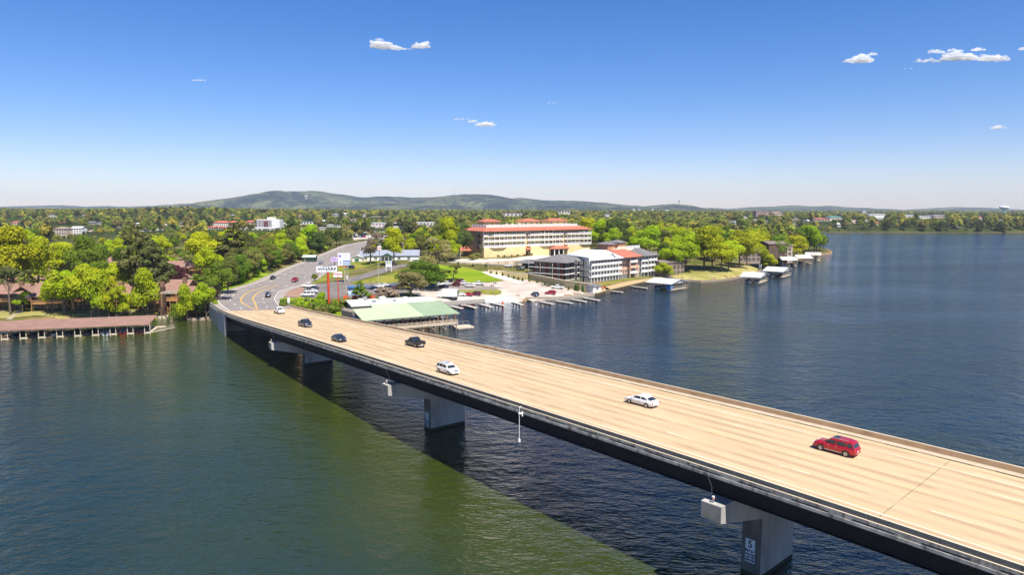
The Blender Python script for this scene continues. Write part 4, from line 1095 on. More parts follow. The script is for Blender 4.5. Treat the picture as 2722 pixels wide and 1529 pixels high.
def gable(mb, x0, y0, x1, y1, z0, h, over=.5, mi=0, axis='x', wall=None):
    """gable roof, ridge along axis; with thickness"""
    t = .18
    if axis == 'x':
        ym = (y0+y1)/2; s = h/((y1-y0)/2); a, b_ = x0-over, x1+over
        A = [(y0-over, z0-over*s), (ym, z0+h), (y1+over, z0-over*s)]
        vs = [(x, y, z+q) for x in (a, b_) for q in (0, t) for y, z in A]
    else:
        xm = (x0+x1)/2; s = h/((x1-x0)/2); a, b_ = y0-over, y1+over
        A = [(x0-over, z0-over*s), (xm, z0+h), (x1+over, z0-over*s)]
        vs = [(x, y, z+q) for y in (a, b_) for q in (0, t) for x, z in A]
    fs = [(0,1,7,6),(1,2,8,7),(3,9,10,4),(4,10,11,5),(0,6,9,3),(2,5,11,8),(0,3,4,1),(1,4,5,2),(6,7,10,9),(7,8,11,10)]
    mb.add(vs, fs, mi)
    if wall is not None:
        if axis == 'x':
            for x in (x0, x1-.1): mb.add([(x,y0,z0),(x,y1,z0),(x,(y0+y1)/2,z0+h),(x+.1,y0,z0),(x+.1,y1,z0),(x+.1,(y0+y1)/2,z0+h)], [(0,1,2),(5,4,3),(0,2,5,3),(1,4,5,2)], wall)
        else:
            for y in (y0, y1-.1): mb.add([(x0,y,z0),(x1,y,z0),((x0+x1)/2,y,z0+h),(x0,y+.1,z0),(x1,y+.1,z0),((x0+x1)/2,y+.1,z0+h)], [(0,1,2),(5,4,3),(0,2,5,3),(1,4,5,2)], wall)
    return mb
def window_mesh(w, h, gm, fm, mull=1, key=None, dp=.1):
    """frame + glass facing -Y, origin bottom centre"""
    m = MB(); f = .07
    m.box(-w/2, -dp, 0, w/2, 0, h, 0)
    m.box(-w/2-f, -dp-.05, -f, w/2+f, -dp+.02, 0, 1).box(-w/2-f, -dp-.05, h, w/2+f, -dp+.02, h+f, 1).box(-w/2-f, -dp-.05, 0, -w/2, -dp+.02, h, 1).box(w/2, -dp-.05, 0, w/2+f, -dp+.02, h, 1)
    for i in range(mull):
        xx = -w/2+w*(i+1)/(mull+1); m.box(xx-.04, -dp-.04, 0, xx+.04, -dp-.001, h, 1)
    return m.mesh('window', [gm, fm])
# ---- the yellow terraced apartment block
YA = math.atan2(.57, .82)
Y0 = Vector((-15.4, 375, 7.7))
yb = thing('apartment_building', 'large yellow apartment building with long white balconies and terracotta roofs', 'apartment building', Y0, YA)
Lx, Dp, zb0, fh = 77.0, 23.0, 5.6, 3.0
secs = [(0.0, 28.4, 9, .0), (31.8, 56.2, 8, .0), (59.2, 77.0, 6, .0)]
w = MB(); w.box(0, 1.8, -1.5, Lx, Dp, zb0+3*fh, 0)
for a, b, n, _ in secs: w.box(a+.01, .05, -1.5, b-.01, 1.79, zb0-.05, 0)
w.build('wall', [stucco_y, stucco_s], yb)
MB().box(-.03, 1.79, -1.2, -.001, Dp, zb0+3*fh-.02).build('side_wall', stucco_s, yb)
wm1 = window_mesh(1.9, 2.15, shade_glass, white, 2); wm2 = window_mesh(1.3, 2.15, glass, white, 1)
interior = M('balcony_back_wall', (.30, .17, .09), .85, (.22, .13, .08), .4)
for si, (a, b, n, _) in enumerate(secs):
    bw = (b-a)/n
    proj = lambda u: .0 + (1.2 if (si == 0 and 1.1 < (u-a)/bw < 4.1) or (si == 1 and 3 < (u-a)/bw < 5.5) or (si == 2 and (u-a)/bw > 3.9) else 0.0)
    for fl in range(3):
        z = zb0+fl*fh
        pts = []
        for i in range(n+1): pts.append((a+i*bw, -proj(a+i*bw)))
        m = MB(); poly = [(x, y) for x, y in pts]+[(b, 1.79), (a, 1.79)]
        m.prism(poly, z-.05, z+.30); m.build('balcony_slab', cream if fl else white, yb)
        for i in range(n):
            (xa, ya), (xb, yb_) = pts[i], pts[i+1]
            ang = math.atan2(yb_-ya, xb-xa); ln = math.hypot(xb-xa, yb_-ya)
            k = ('rail', round(ln, 2))
            if k not in _proto:
                mm = MB(); mm.box(.09, -.02, 1.02, ln-.09, .06, 1.12).box(.09, 0, .06, ln-.09, .04, .16)
                q = .16
                while q < ln-.1: mm.box(q, .0, .16, q+.09, .04, 1.02); q += .16
                _proto[k] = mm.mesh('railing', white)
            ob('railing', _proto[k], yb, (xa, ya+.02, z+.28), ang)
            if i % 2 == 0 or n < 7: ob('window', wm1, yb, ((xa+xb)/2, 1.78, z+.35))
            else: ob('window', wm2, yb, ((xa+xb)/2-.45, 1.78, z+.35))
        for i in range(n+1):
            x, y = pts[i]; 
            if ('post', fl) not in _proto: _proto[('post', fl)] = MB().box(-.11, 0, .3, .11, .2, fh-.05).mesh('column', white)
            ob('column', _proto[('post', fl)], yb, (x, y+.01, z))
    m = MB(); m.prism([(x, y) for x, y in pts]+[(b, 1.79), (a, 1.79)], zb0+3*fh-.05, zb0+3*fh+.2); m.build('balcony_slab', cream, yb)
# recess bays between the wings: doors and small red canopies
for (a, b) in ((28.4, 31.8), (56.2, 59.2)):
    for fl in range(3):
        z = zb0+fl*fh; ob('window', window_mesh(.8, 1.9, glass, white, 0), yb, ((a+b)/2-.8, 1.79, z+.4)); MB().box((a+b)/2+.1, .5, z, b-.01, 1.79, z+.25).build('balcony_slab', cream, yb)
        MB().box((a+b)/2+.1, .5, z+.25, b-.05, .56, z+1.2).build('railing', white, yb)
    m = MB(); m.add([(a+.05, -1.0, 4.0), (b-.05, -1.0, 4.0), (b-.05, 1.78, 5.3), (a+.05, 1.78, 5.3), (a+.05, -1.0, 3.85), (b-.05, -1.0, 3.85), (b-.05, 1.78, 3.85), (a+.05, 1.78, 3.85)], [(0,1,2,3), (4,7,6,5), (0,4,5,1), (1,5,6,2), (3,7,4,0)])
    m.build('canopy', tile_r, yb); MB().box((a+b)/2-.9, 1.6, 0, (a+b)/2+.9, 1.77, 2.6).build('door', M('brown_door', (.16, .07, .03), .6), yb)
# skirt roof, balustrade, roof deck
za = zb0+3*fh+.2
m = MB(); o = .9
xa, xb, ya, yb2 = -o, Lx+o, -1.2-o, Dp+o; i_ = 4.3
outer = [(xa, ya+1.0), (2.2, ya+1), (4.2, ya), (13.5, ya), (15.5, ya+1), (40, ya+1), (42, ya), (48, ya), (50, ya+1), (70, ya+1), (72.5, ya), (xb, ya), (xb, yb2), (xa, yb2)]
inner = [(i_, i_), (5, i_), (6.2, i_), (11, i_), (13, i_), (40.5, i_), (43, i_), (47, i_), (49.5, i_), (69, i_), (71, i_), (Lx-i_, i_), (Lx-i_, Dp-i_), (i_, Dp-i_)]
m.prism(outer, za, za+1.85, top=inner); m.prism(outer, za-.25, za-.001)
m.build('skirt_roof', tile_r, yb)
MB().box(i_, i_+.1, za+1.80, Lx-i_, Dp-i_, za+2.05).build('roof_deck', cream, yb)
bl = MB().box(-1.25, 0, 1.05, 1.25, .22, 1.25)
for q in range(11): bl.box(-1.2+q*.22, .04, .1, -1.08+q*.22, .18, 1.05)
bl.box(-1.25, 0, 0, 1.25, .22, .12).box(1.25, -.08, 0, 1.62, .3, 1.4)
blm = bl.mesh('balustrade', white)
x = i_+1.3
while x < Lx-i_-1.4: ob('balustrade', blm, yb, (x, i_+.15, za+2.0)); x += 2.87
y = i_+1.6
while y < Dp-i_-1: ob('balustrade', blm, yb, (i_+.2, y, za+2.0), math.pi/2); y += 2.87
for (a, b, ydp) in ((6.5, 17.5, 13), (33, 45, 12), (52, 66, 12)):
    pr = MB().box(a, ydp-3, za+2.05, b, ydp+4, za+5.0).build('penthouse', stucco_y if a > 20 else stucco_s, yb)
    hip(MB(), a, ydp-3, b, ydp+4, za+5.02, 1.4, .9).build('roof', tile_r, pr)
    for q in range(3): ob('window', window_mesh(1.0, 1.3, glass, white, 1), pr, (a+2+q*(b-a-4)/2, ydp-3.001, za+3.1))
m = MB().box(18, 8, za+2.05, 33, 8.3, za+3.3).box(45, 8, za+2.05, 52, 8.3, za+3.3)
m.build('parapet_wall', stucco_y, yb)
for q in (20, 24, 29): MB().box(q, 7.6, za+2.05, q+1, 8.6, za+3.9).build('chimney', cream, yb)
# left flank windows
for (v, z, kind) in ((4.5, 11.6, 1), (4.3, 8.3, 2), (4.3, 5.3, 2), (8.0, 8.3, 0), (8.0, 5.3, 0), (19.0, 11.8, 0), (20, 8.6, 0), (20, 5.6, 0), (12.5, 8.6, 0), (12.5, 5.6, 0)):
    ww = (.9, 2.0, 1.3)[kind]; q = ob('window', window_mesh(ww, 1.7, glass, white, 1 if kind else 0), yb, (-.031, v, z), -math.pi/2)
    if kind: 
        br = MB().box(-.9, v-1.1, z-.35, -.04, v+1.1, z-.22).box(-.92, v-1.1, z-.22, -.86, v+1.1, z+.75).build('balcony', darkrail, yb)
# central porch and the pavilion at the left corner
pc = MB().box(45.6, -4.6, 3.5, 56.5, .04, 3.8); pc.build('porch_beam', cream, yb)
m = MB(); hip(m, 45.6, -4.6, 56.5, .0, 3.9, 1.5, .5); m.build('porch_roof', tile_r, yb)
for q in (46, 49.4, 52.8, 56.1): MB().tube((q, -4.2, -.5), (q, -4.2, 3.5), .28, 10).build('column', white, yb)
for q in (47.7, 51.1, 54.4): MB().box(q-1.2, -.1, 0, q+1.2, .04, 3.1).build('archway', dark, yb)
t = thing('pavilion', 'open drive-through pavilion with terracotta gable at the left of the yellow building', 'pavilion', G(1222, 681, 8.2), rad(14))
m = MB(); gable(m, 0, 0, 8.5, 5.5, 3.3, 1.9, .6, 0, 'x'); m.build('roof', tile_r, t)
for a in (.2, 8.3):
    for b in (.2, 5.3): MB().tube((a, b, -1.5), (a, b, 3.2), .25, 8).build('column', white, t)
    MB().add([(a-.05, .2, 3.1), (a-.05, 5.3, 3.1), (a-.05, 2.75, 4.9), (a+.05, .2, 3.1), (a+.05, 5.3, 3.1), (a+.05, 2.75, 4.9)], [(0,1,2), (5,4,3), (0,2,5,3), (1,4,5,2)]).build('gable_end', cream, t)
MB().box(.2, .1, 3.05, 8.3, .3, 3.35).box(.2, 5.2, 3.05, 8.3, 5.4, 3.35).build('beam', cream, t)
# ---- brick condominium with a grey hip roof
C0 = Vector((24.7, 315, 1.5)); d1 = Vector((.8, -.6)); 
BA = math.atan2(-.6, .8)
B0 = C0+Vector((-.8*19.2, .6*19.2, 0))
bb = thing('brick_condominium', 'three storey red brick building with grey hip roof and glazed lake balconies', 'apartment building', B0, BA)
W_, D_ = 19.2, 21.5
MB().box(1.6, 0, -.5, W_-1.6, D_, 8.4).build('wall', brick_m, bb)
hip(MB(), 0, 0, W_, D_, 8.45, 3.0, .9).build('roof', grey_roof, bb)
for z in (-.1, 2.7, 5.5):
    MB().prism([(-1.4, -.9), (W_+.3, -.9), (W_+.3, D_), (W_-1.6, D_), (W_-1.6, .0), (-1.4, 0)], z, z+.32).build('balcony_slab', white, bb)
    if z > -1:
        m = MB().box(-1.3, -.87, z+1.25, W_+.25, -.82, z+1.3).box(W_+.2, -.87, z+1.25, W_+.25, D_, z+1.3)
        q = -1.3
        while q < W_+.2: m.box(q, -.86, z+.3, q+.04, -.83, z+1.25); q += .3
        q = -.8
        while q < D_: m.box(W_+.21, q, z+.3, W_+.24, q+.04, z+1.25); q += .3
        m.build('railing', darkrail, bb)
    for u in (3.2, 7.0, 11.2, 15.5):
        ob('window', window_mesh(.9 if u != 11.2 else 1.6, 1.7 if u < 8 else 2.1, glass if u == 11.2 else window_mesh and win_glass, white, 0 if u != 11.2 else 1), bb, (u, -.001, z+.5))
    k = 0; v = 1.6
    curtain = M('pale_curtain_glass', (.30, .30, .29), .3, (.07, .07, .08), .5, spec=.6)
    while v < D_-.6:
        ob('window', window_mesh(1.5, 2.2, curtain if k % 3 else glass, darkrail, 1), bb, (W_-1.599, v, z+.35), math.pi/2); v += 1.75; k += 1
for v in (-.75, 4.5, 9.5, 14.5, 19.5, D_-.1): MB().box(W_+.05, v-.07, -.5, W_+.19, v+.07, 8.4).build('post', darkrail, bb)
for u in (-1.2, 5.5, 12.5): MB().box(u, -.8, -.5, u+.14, -.66, 8.4).build('post', white, bb)
# low carport roof behind it
p = G(1345, 703, 7.0)
t = thing('carport', 'low grey roofed carport behind the brick building', 'carport', (2, 338, 5.4), rad(-22))
hip(MB(), 0, 0, 15, 8, 2.7, 1.6, .6).build('roof', grey_roof, t)
for a in (.3, 5, 10, 14.7): MB().box(a-.12, .1, -.6, a+.12, .34, 2.6).build('post', darkrail, t)
MB().box(.5, 7, -.5, 14.5, 7.2, 2.6).build('back_wall', M('shaded_block_wall', (.12, .11, .10), .8), t)
# ---- long white lakeside condominium in three sections
WA = math.atan2(.70, .715); W0 = Vector((35.6, 304.5, 1.5))
wb_ = thing('lakeside_condominium', 'long four storey white and salmon lakeside building with white, red and grey roofs', 'apartment building', W0, WA)
fh = 2.62; cuts_ = [0, 22.5, 38.5, 51.0]
def wsec(a, b, dp, m1, name='wall'): return MB().box(a+.01, 1.5, -.5, b-.01, dp, 4*fh).build(name, m1, wb_)
MB().prism([(.01, 1.5), (22.49, 1.5), (22.49, 17), (26, 32), (21, 32), (13.2, 12)], -.5, 4*fh).build('wall', white, wb_); wsec(22.5, 38.5, 16, salmon); wsec(38.5, 51, 16, white)
tall_w = window_mesh(1.5, 1.75, shade_glass, white, 1); g_door = window_mesh(1.6, 2.15, win_glass, white, 1)
def arch_mesh():
    m = MB(); n = 8; r = .62; pts = [(-r, 0), (r, 0), (r, 1.1)]+[(r*math.cos(math.pi*i/n), 1.1+r*math.sin(math.pi*i/n)) for i in range(1, n)]+[(-r, 1.1)]
    k = len(pts); m.add([(x, -.1, z) for x, z in pts]+[(x, 0, z) for x, z in pts], [tuple(range(k))]+[(i, k+i, k+(i+1) % k, (i+1) % k) for i in range(k)])
    return m.mesh('window', [shade_glass, white])
arch = arch_mesh()
for fl in range(4):
    z = fl*fh
    # section 1: bays with white parapets
    n = 10; bw = 22.5/n
    for i in range(n):
        u = i*bw
        if fl: MB().box(u+.01, -.05, z-.12, u+bw-.01, .09, z+.92).build('parapet', white, wb_)
        else: pass
        ob('window', g_door if fl == 0 else tall_w, wb_, (u+bw/2, 1.49 if fl else .9, z+.32 if fl else .1))
        if ('wpost', fl > 0) not in _proto: _proto[('wpost', fl > 0)] = MB().box(-.11, 0, .92 if fl else -.4, .11, .22, fh-.12).mesh('column', white)
        ob('column', _proto[('wpost', fl > 0)], wb_, (u, .1, z))
    MB().box(0, .1, z-.2, 22.5, 1.49, z).build('balcony_slab', white, wb_)
    # section 2: salmon with arches
    for u in (23.5, 25.4, 27.3):
        ob('window', arch if fl in (1, 2) else tall_w if fl else g_door, wb_, (u+.6, 1.49, z+.35))
    MB().box(28.6, -.6, z-.15, 34.4, .0, z+(.95 if fl else .2)).build('parapet', white if fl in (0, 1, 3) else salmon, wb_)
    MB().box(28.7, .0, z-.15, 34.3, 1.49, z+.05).build('balcony_slab', salmon, wb_)
    for u in (29.8, 31.6, 33.3): ob('window', tall_w if fl else g_door, wb_, (u, 1.49, z+.4))
    for u in (28.7, 34.2): MB().box(u-.2, -.4, z, u+.2, 0, z+fh-.15).build('column', salmon, wb_)
    for u in (35.4, 37.2): ob('window', arch if fl in (1, 2) else tall_w, wb_, (u, 1.49, z+.35))
    # section 3
    n = 5; bw = 12.5/n
    for i in range(n):
        u = 38.5+i*bw; pj = .6 if i >= 2 else 0
        if fl: MB().box(u+.01, -.05-pj, z-.12, u+bw-.01, .09-pj, z+.92).build('parapet', white, wb_)
        ob('window', g_door if fl == 0 else tall_w, wb_, (u+bw/2, 1.49, z+.32))
        ob('column', _proto[('wpost', fl > 0)], wb_, (u, .1-pj, z))
    ob('column', _proto[('wpost', fl > 0)], wb_, (50.9, -.5, z))
    MB().box(38.5, -.5, z-.2, 51, 1.49, z).build('balcony_slab', white, wb_)
# left end of section 1 facing the brick building
for fl in range(4):
    for v in (3, 6, 9): ob('window', tall_w, wb_, (-.001, v, fl*fh+.4), -math.pi/2)
ez = 4*fh
m = MB(); ro = [(-.9, -.9), (22.7, -.9), (22.7, 17.5), (27, 33), (20.5, 33), (12.2, 12.5)]; m.prism(ro, ez-.2, ez)
m.add([(x, y, ez) for x, y in ro]+[(13, 6.5, ez+2.6), (21.5, 8.5, ez+3.2), (22.6, 24, ez+3.0)], [(0,1,7,6), (1,2,8,7), (2,3,8), (3,4,8), (4,5,6,7,8), (5,0,6)]); gable(m, 11, -.3, 17, 7, ez+.6, 2.0, .4, 0, 'y'); m.build('roof', white_roof, wb_)
MB().add([(11.4, -.25, ez+.5), (16.6, -.25, ez+.5), (14, -.25, ez+2.3)], [(0,1,2)]).box(11.4, -.2, ez+.3, 16.6, -.1, ez+.6).build('gable_end', white, wb_)
m = MB(); vs = [(22.6, -.9, ez), (30, -1.6, ez-.05), (39.3, -.9, ez), (39.3, 16, ez+.2), (22.6, 16, ez+.2), (25, 9, ez+3.0), (37, 9, ez+3.0), (31, 3.2, ez+2.2)]
m.add(vs, [(0,1,7,5), (1,2,6,7), (7,6,5), (2,3,6), (3,4,5,6), (4,0,5), (0,4,3,2,1)]); m.build('roof', tile_r, wb_)
hip(MB(), 38.7, -.3, 51, 17, ez+.05, 3.3, .9).build('roof', grey_roof, wb_)
hip(MB(), 27, 9.5, 40, 20, ez+.6, 3.0, .3).build('roof', grey_roof, wb_)
MB().box(30, 9, ez+2.2, 50, 20, ez+3.2).build('roof_deck', cream, wb_)
x = 39
while x < 50: ob('balustrade', blm, wb_, (x, 9.0, ez+3.2)); x += 2.87
for q in (31, 34.5): MB().box(q, 9, ez+2.6, q+3, 9.4, ez+4.2).build('parapet', cream, wb_)
for a, zt in ((27, 0), (35.5, .6)):
    tw = MB().box(a, 12, ez+.5, a+6, 18, ez+5.6+zt).build('stair_tower', M('tan_stair_tower', (.42, .22, .13), .8), wb_); hip(MB(), a, 12, a+6, 18, ez+5.6+zt, 1.3, .7).build('roof', grey_roof, tw)
# ---- retaining walls: (thing, top line px, bottom line px with level)
def wall_px(name, label, top, z0s, z1s, m, th=.5, cat='wall', cap=None):
    """wall along points (px, py on its foot) from level z0 to z1"""
    P = [G(x, y, z0) for (x, y), z0 in zip(top, z0s)]
    t = thing(name, label, cat, P[0]); mb = MB(); cp = MB()
    for i in range(len(P)-1):
        a, b = P[i]-P[0], P[i+1]-P[0]; u = (b-a); u.z = 0; n_ = Vector((-u.y, u.x, 0)).normalized()*th
        q0, q1 = z1s[i]-P[0].z, z1s[i+1]-P[0].z
        vs = [a-Vector((0,0,1.5)), b-Vector((0,0,1.5)), Vector((b.x, b.y, q1)), Vector((a.x, a.y, q0))]
        vs += [v+n_ for v in vs]
        mb.add(vs, [(0,1,2,3), (7,6,5,4), (3,2,6,7), (0,3,7,4), (1,5,6,2)])
        e = n_*.12
        vs = [Vector((a.x, a.y, q0))-e, Vector((b.x, b.y, q1))-e, Vector((b.x, b.y, q1+.14))-e, Vector((a.x, a.y, q0+.14))-e]; vs += [v+n_*1.24 for v in vs]
        cp.add(vs, [(0,1,2,3), (7,6,5,4), (3,2,6,7), (0,3,7,4), (1,5,6,2), (0,4,5,1)])
    mb.build('wall', m, t); cp.build('coping', cap or cream, t)
    return t
stain_w = M('streaked_retaining_wall', (.36, .27, .17), .9, (.62, .52, .38), .5, .2, 4, stretch=(1, 1, .15))
wall_px('retaining_wall', 'streaked beige retaining wall under the terrace of the yellow building', [(1196,704),(1250,708),(1300,708),(1332,706.5),(1380,702),(1416,697)], [6.6,6.0,5.7,5.7,6.0,6.6], [7.9]*6, stain_w)
wall_px('retaining_wall', 'stepped yellow stucco wall along the drive, with shrubs at its foot', [(1298,727),(1330,733),(1366,741),(1401,746)], [4.6,3.7,2.7,2.2], [6.0,5.8,5.5,5.4], stucco_y)
wall_px('retaining_wall', 'long yellow stucco wall in front of the brick building, beside the marina lot', [(1404,746),(1440,753),(1500,765),(1577,777)], [2.0,1.8,1.5,1.2], [5.0,4.9,4.5,4.3], M('pale_yellow_stucco', (.52, .40, .20), .85, (.60, .48, .26), .3))
t = thing('pump_house', 'small white walled hut at the water end of the yellow wall', 'hut', G(1577, 779, 1.2), rad(38))
MB().box(0, 0, -.5, 4.5, 4, 2.6).build('wall', white, t); hip(MB(), 0, 0, 4.5, 4, 2.6, .9, .3).build('roof', grey_roof, t); ob('window', window_mesh(1.2, 1, glass, white, 1), t, (2.2, 0, 1.2))
# fence along the side road
t = thing('iron_fence', 'dark iron fence along the upper road above the grass bank', 'fence', G(1200, 704, 6.8))
P = [GP(x, y) for x, y in ((1150, 702), (1200, 706), (1250, 710), (1290, 715), (1330, 717), (1400, 716))]; 
for a, b in zip(P[:-1], P[1:]):
    n = max(1, int((b-a).length/2.4))
    mb = MB(); a0, b0 = a-t.location, b-t.location
    mb.tube(a0+Vector((0,0,1.3)), b0+Vector((0,0,1.3)), .03, 4).tube(a0+Vector((0,0,.2)), b0+Vector((0,0,.2)), .03, 4)
    for i in range(n*6): q = a0.lerp(b0, i/(n*6)); mb.box(q.x-.015, q.y-.015, q.z, q.x+.015, q.y+.015, q.z+1.35)
    mb.build('railing', darkrail, t, kind='stuff')
    for i in range(n): 
        q = a0.lerp(b0, i/n); ob('post', _proto.setdefault('fpost', MB().box(-.05, -.05, -.3, .05, .05, 1.55).mesh('post', darkrail)), t, q)
# ---- waterside restaurant with the green roof
rz = 1.9
t = thing('restaurant', 'waterside restaurant with a wide pale green metal roof standing on piles', 'restaurant', (-40, 184, 0))
T0 = t.location
def w2(v): return Vector(v)-T0
green1 = M('pale_green_metal_roof', (.33, .40, .25), .55, (.38, .45, .29), .15, stretch=(1, 1, 1))
fl_, fr_ = G(964, 852.6, 4.6), G(1222, 833, 4.6); fm_ = G(1127, 840, 4.7)
def ray_plane(px, py, a, b, c):
    n_ = (b-a).cross(c-a); d_ = Vector(ray(px, py)); o_ = Vector((0, 0, CAMZ)); return o_+d_*((a-o_).dot(n_)/d_.dot(n_))
bl_, br_ = G(984, 809, 7.4), G(1168, 799.6, 7.0); bm_ = G(1081, 805, 7.8); lb = G(937, 823, 5.4); nb = G(990, 818, 6.6)
bl_, nb, lb = [ray_plane(*q, fl_, fm_, bm_) for q in ((984, 809), (990, 818), (937, 823))]
r1 = MB(); top = [fl_, fm_, bm_, bl_, nb, lb]; vs = [w2(v) for v in top]+[w2(v)-Vector((0,0,.2)) for v in top]
k = 6; r1.add(vs, [tuple(range(k)), tuple(range(2*k-1, k-1, -1))]+[(i, k+i, k+(i+1) % k, (i+1) % k) for i in range(k)]); r1.build('roof', green1, t, label='pale left half of the green roof')
r2 = MB(); fr2 = G(1222, 833, 4.1); br2 = ray_plane(1168, 799.6, fm_, bm_, fr2)
top = [fm_, fr2, br2, bm_]; vs = [w2(v) for v in top]+[w2(v)-Vector((0,0,.2)) for v in top]; k = 4
r2.add(vs, [tuple(range(k)), tuple(range(2*k-1, k-1, -1))]+[(i, k+i, k+(i+1) % k, (i+1) % k) for i in range(k)]); r2.build('roof', M('shaded_green_metal_roof', (.22, .29, .185), .55, (.26, .33, .21), .15), t, label='darker right half of the green roof')  # darker green: the plane's tilt away from the sun painted into its colour
sm = MB(); A_, B_ = fl_, fr_; u = Vector((B_.x-A_.x, B_.y-A_.y, 0)); Lr = u.length; u.normalize(); v_ = Vector((-u.y, u.x, 0))
R0 = Vector((A_.x, A_.y, 0))+v_*.9
def rl(a, b, z): p = R0+u*a+v_*b; return w2((p.x, p.y, z))
def rbox(mb, a0, b0, z0, a1, b1, z1): 
    q = [rl(a, b, z) for z in (z0, z1) for a, b in ((a0, b0), (a1, b0), (a1, b1), (a0, b1))]
    return mb.add(q, [(0,3,2,1),(4,5,6,7),(0,1,5,4),(1,2,6,5),(2,3,7,6),(3,0,4,7)])
timber = M('brown_timber_post', (.17, .09, .055), .8)
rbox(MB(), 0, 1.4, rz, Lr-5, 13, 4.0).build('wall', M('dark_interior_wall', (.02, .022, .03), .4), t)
rbox(MB(), -.5, -2.2, rz-.25, Lr-1, 14, rz).build('floor_deck', wood_light, t)
nb_ = 10
for i in range(nb_+1):
    a = 1+i*(Lr-2)/nb_; rbox(MB(), a-.18, 0, rz, a+.18, .36, 4.4).build('post', timber, t)
    if i < nb_:
        b = a+(Lr-2)/nb_
        if i < 8:
            rbox(MB(), a+.25, .1, 3.75, b-.25, .3, 4.2).build('rolled_blind', M('white_blind', (.5, .5, .5), .6), t)
            wn_ = rbox(MB(), a+.22, .9, rz+.3, b-.22, .96, 3.8).build('window', glass, t)
        for q in range(3): rbox(MB(), a+.5+q*.8, .35, rz, a+1.0+q*.8, .8, rz+.9+(q % 2)*.2).build('chair', M('dining_chair', (.10, .06, .05), .7) if q != 1 else M('table_top', (.25, .2, .17), .6), t)
for zz_ in (rz+.35, rz+.7, rz+1.05): rbox(MB(), -.4, -2.15, zz_, Lr-1.1, -2.05, zz_+.12).build('rail', wood_light, t)
for i in range(17): a = -.3+i*(Lr-.9)/16; rbox(MB(), a-.06, -2.2, rz-.5, a+.06, -2.08, rz+1.15).build('rail_post', wood_light, t)
for i in range(9):
    a = .5+i*(Lr-2)/8
    for b in (-1.8, 3, 8): rbox(MB(), a-.12, b-.12, -3, a+.12, b+.12, rz-.25).build('pile', wood, t)
    p0, p1 = rl(a, -1.9, .3), rl(a-1.3, -1.9, rz-.3); MB().tube(p0, p1, .07, 5).build('brace', wood_light, t)
sd = MB(); q0, q1 = w2(lb), w2(fl_); sd.add([(q0.x+.6, q0.y, -1), (q1.x+.8, q1.y+1, -1), (q1.x+.8, q1.y+1, q1.z-.25), (q0.x+.6, q0.y, q0.z-.2)], [(0,1,2,3)]); 
q = [(q0.x+.9, q0.y+.1, -1), (q1.x+1.1, q1.y+1.1, -1), (q1.x+1.1, q1.y+1.1, q1.z-.25), (q0.x+.9, q0.y+.1, q0.z-.2)]; sd.add(q, [(3,2,1,0)]); sd.build('side_wall', taup, t)
q0, q1, q2 = G(907, 823, 4.6), G(937, 823, 5.3), G(928, 850, 0)
MB().prism([(q0.x-T0.x, q0.y-T0.y), (q1.x-T0.x, q1.y-T0.y-.5), (q1.x-T0.x+1, q1.y-T0.y+4), (q0.x-T0.x, q0.y-T0.y+4)], -2, 4.5).build('side_block', M('grey_board_fence', (.17, .14, .11), .9, (.26, .22, .18), 2, stretch=(3, 3, .2)), t)
# floating platform at the right end
pl = thing('floating_platform', 'pale floating boarding platform at the right end of the restaurant deck', 'platform', rl(Lr-1, -1.8, .35)+T0, math.atan2(u.y, u.x))
MB().box(0, 0, -.3, 5.2, 4.5, .12).build('deck', wood_light, pl)
for q in (1.5, 3.2, 5.0): MB().tube((q, 3.5, 0), (q, 3.5, 1.3), .05, 5).build('rail_post', steel, pl)
MB().tube((1.5, 3.5, 1.25), (5, 3.5, 1.25), .03, 4).build('rail', steel, pl)
for lb_, q in (('left', G(1060, 822, 6.1)), ('right', G(1122, 815, 6.0))):
    o = MB().tube((0,0,-.6), (0,0,.9), .1, 6).build('roof_vent', steel); o.location = q
    tag(o, 'thin pipe vent on the %s half of the green roof' % lb_, 'vent')
# flat roofed annex behind
t = thing('kitchen_annex', 'low flat white roofed annex with rooftop vents behind the green roof', 'building', G(1062, 801, 4.6)-Vector((0, 0, 3.4)), rad(20))
MB().box(-16, -5, -1, 11, 9, 3.0).build('wall', taup, t); MB().box(-16.3, -5.3, 3.0, 11.3, 9.3, 3.35).build('flat_roof', M('white_membrane_roof', (.55, .53, .50), .7, (.68, .67, .65), .3), t)
for i, (a, b, c, h) in enumerate(((-13, 2, 1.6, 1.1), (-9, -1, 1.3, .8), (-6, 3, 2.0, 1.3), (-2, 0, 1.0, .7), (2, 4, 1.5, .8), (-11, 5, 1.2, 1.4))): MB().box(a, b, 3.34, a+c, b+c, 3.35+h).build('rooftop_unit', steel if i % 2 else M('unit_white', (.6, .6, .58), .6), t)
# orange wall and kiosk by the lot
t = thing('orange_fence', 'bright orange screen wall between the lot and the restaurant', 'wall', GP(912, 799), rad(6))
om = M('orange_board', (.60, .085, .02), .7, (.66, .12, .03), .8)
mpp = t.location.y/FPX
for a, b in ((912, 924), (936, 950), (952, 962), (978, 995)): MB().box((a-912)*mpp, 0, -.5, (b-912)*mpp, .25, 1.7).build('panel', om, t)
for a in (911, 925, 935, 951, 963, 977, 996): MB().box((a-912)*mpp, -.06, -.5, (a-912)*mpp+.25, .32, 1.85).build('post', wood, t)
t = thing('kiosk', 'blue and white painted kiosk behind the orange wall', 'kiosk', GP(925, 786), rad(6))
MB().box(0, 0, 0, 6.0, 3, 2.9).build('wall', M('kiosk_blue', (.50, .58, .66), .5, (.10, .25, .45), 1.2, lo=.5, hi=.56), t); MB().box(-.3, -.6, 2.9, 6.3, 3.3, 3.1).build('roof', blue_m, t); MB().box(.2, -.05, .8, 5.8, -.005, 1.1).build('counter', signw, t)
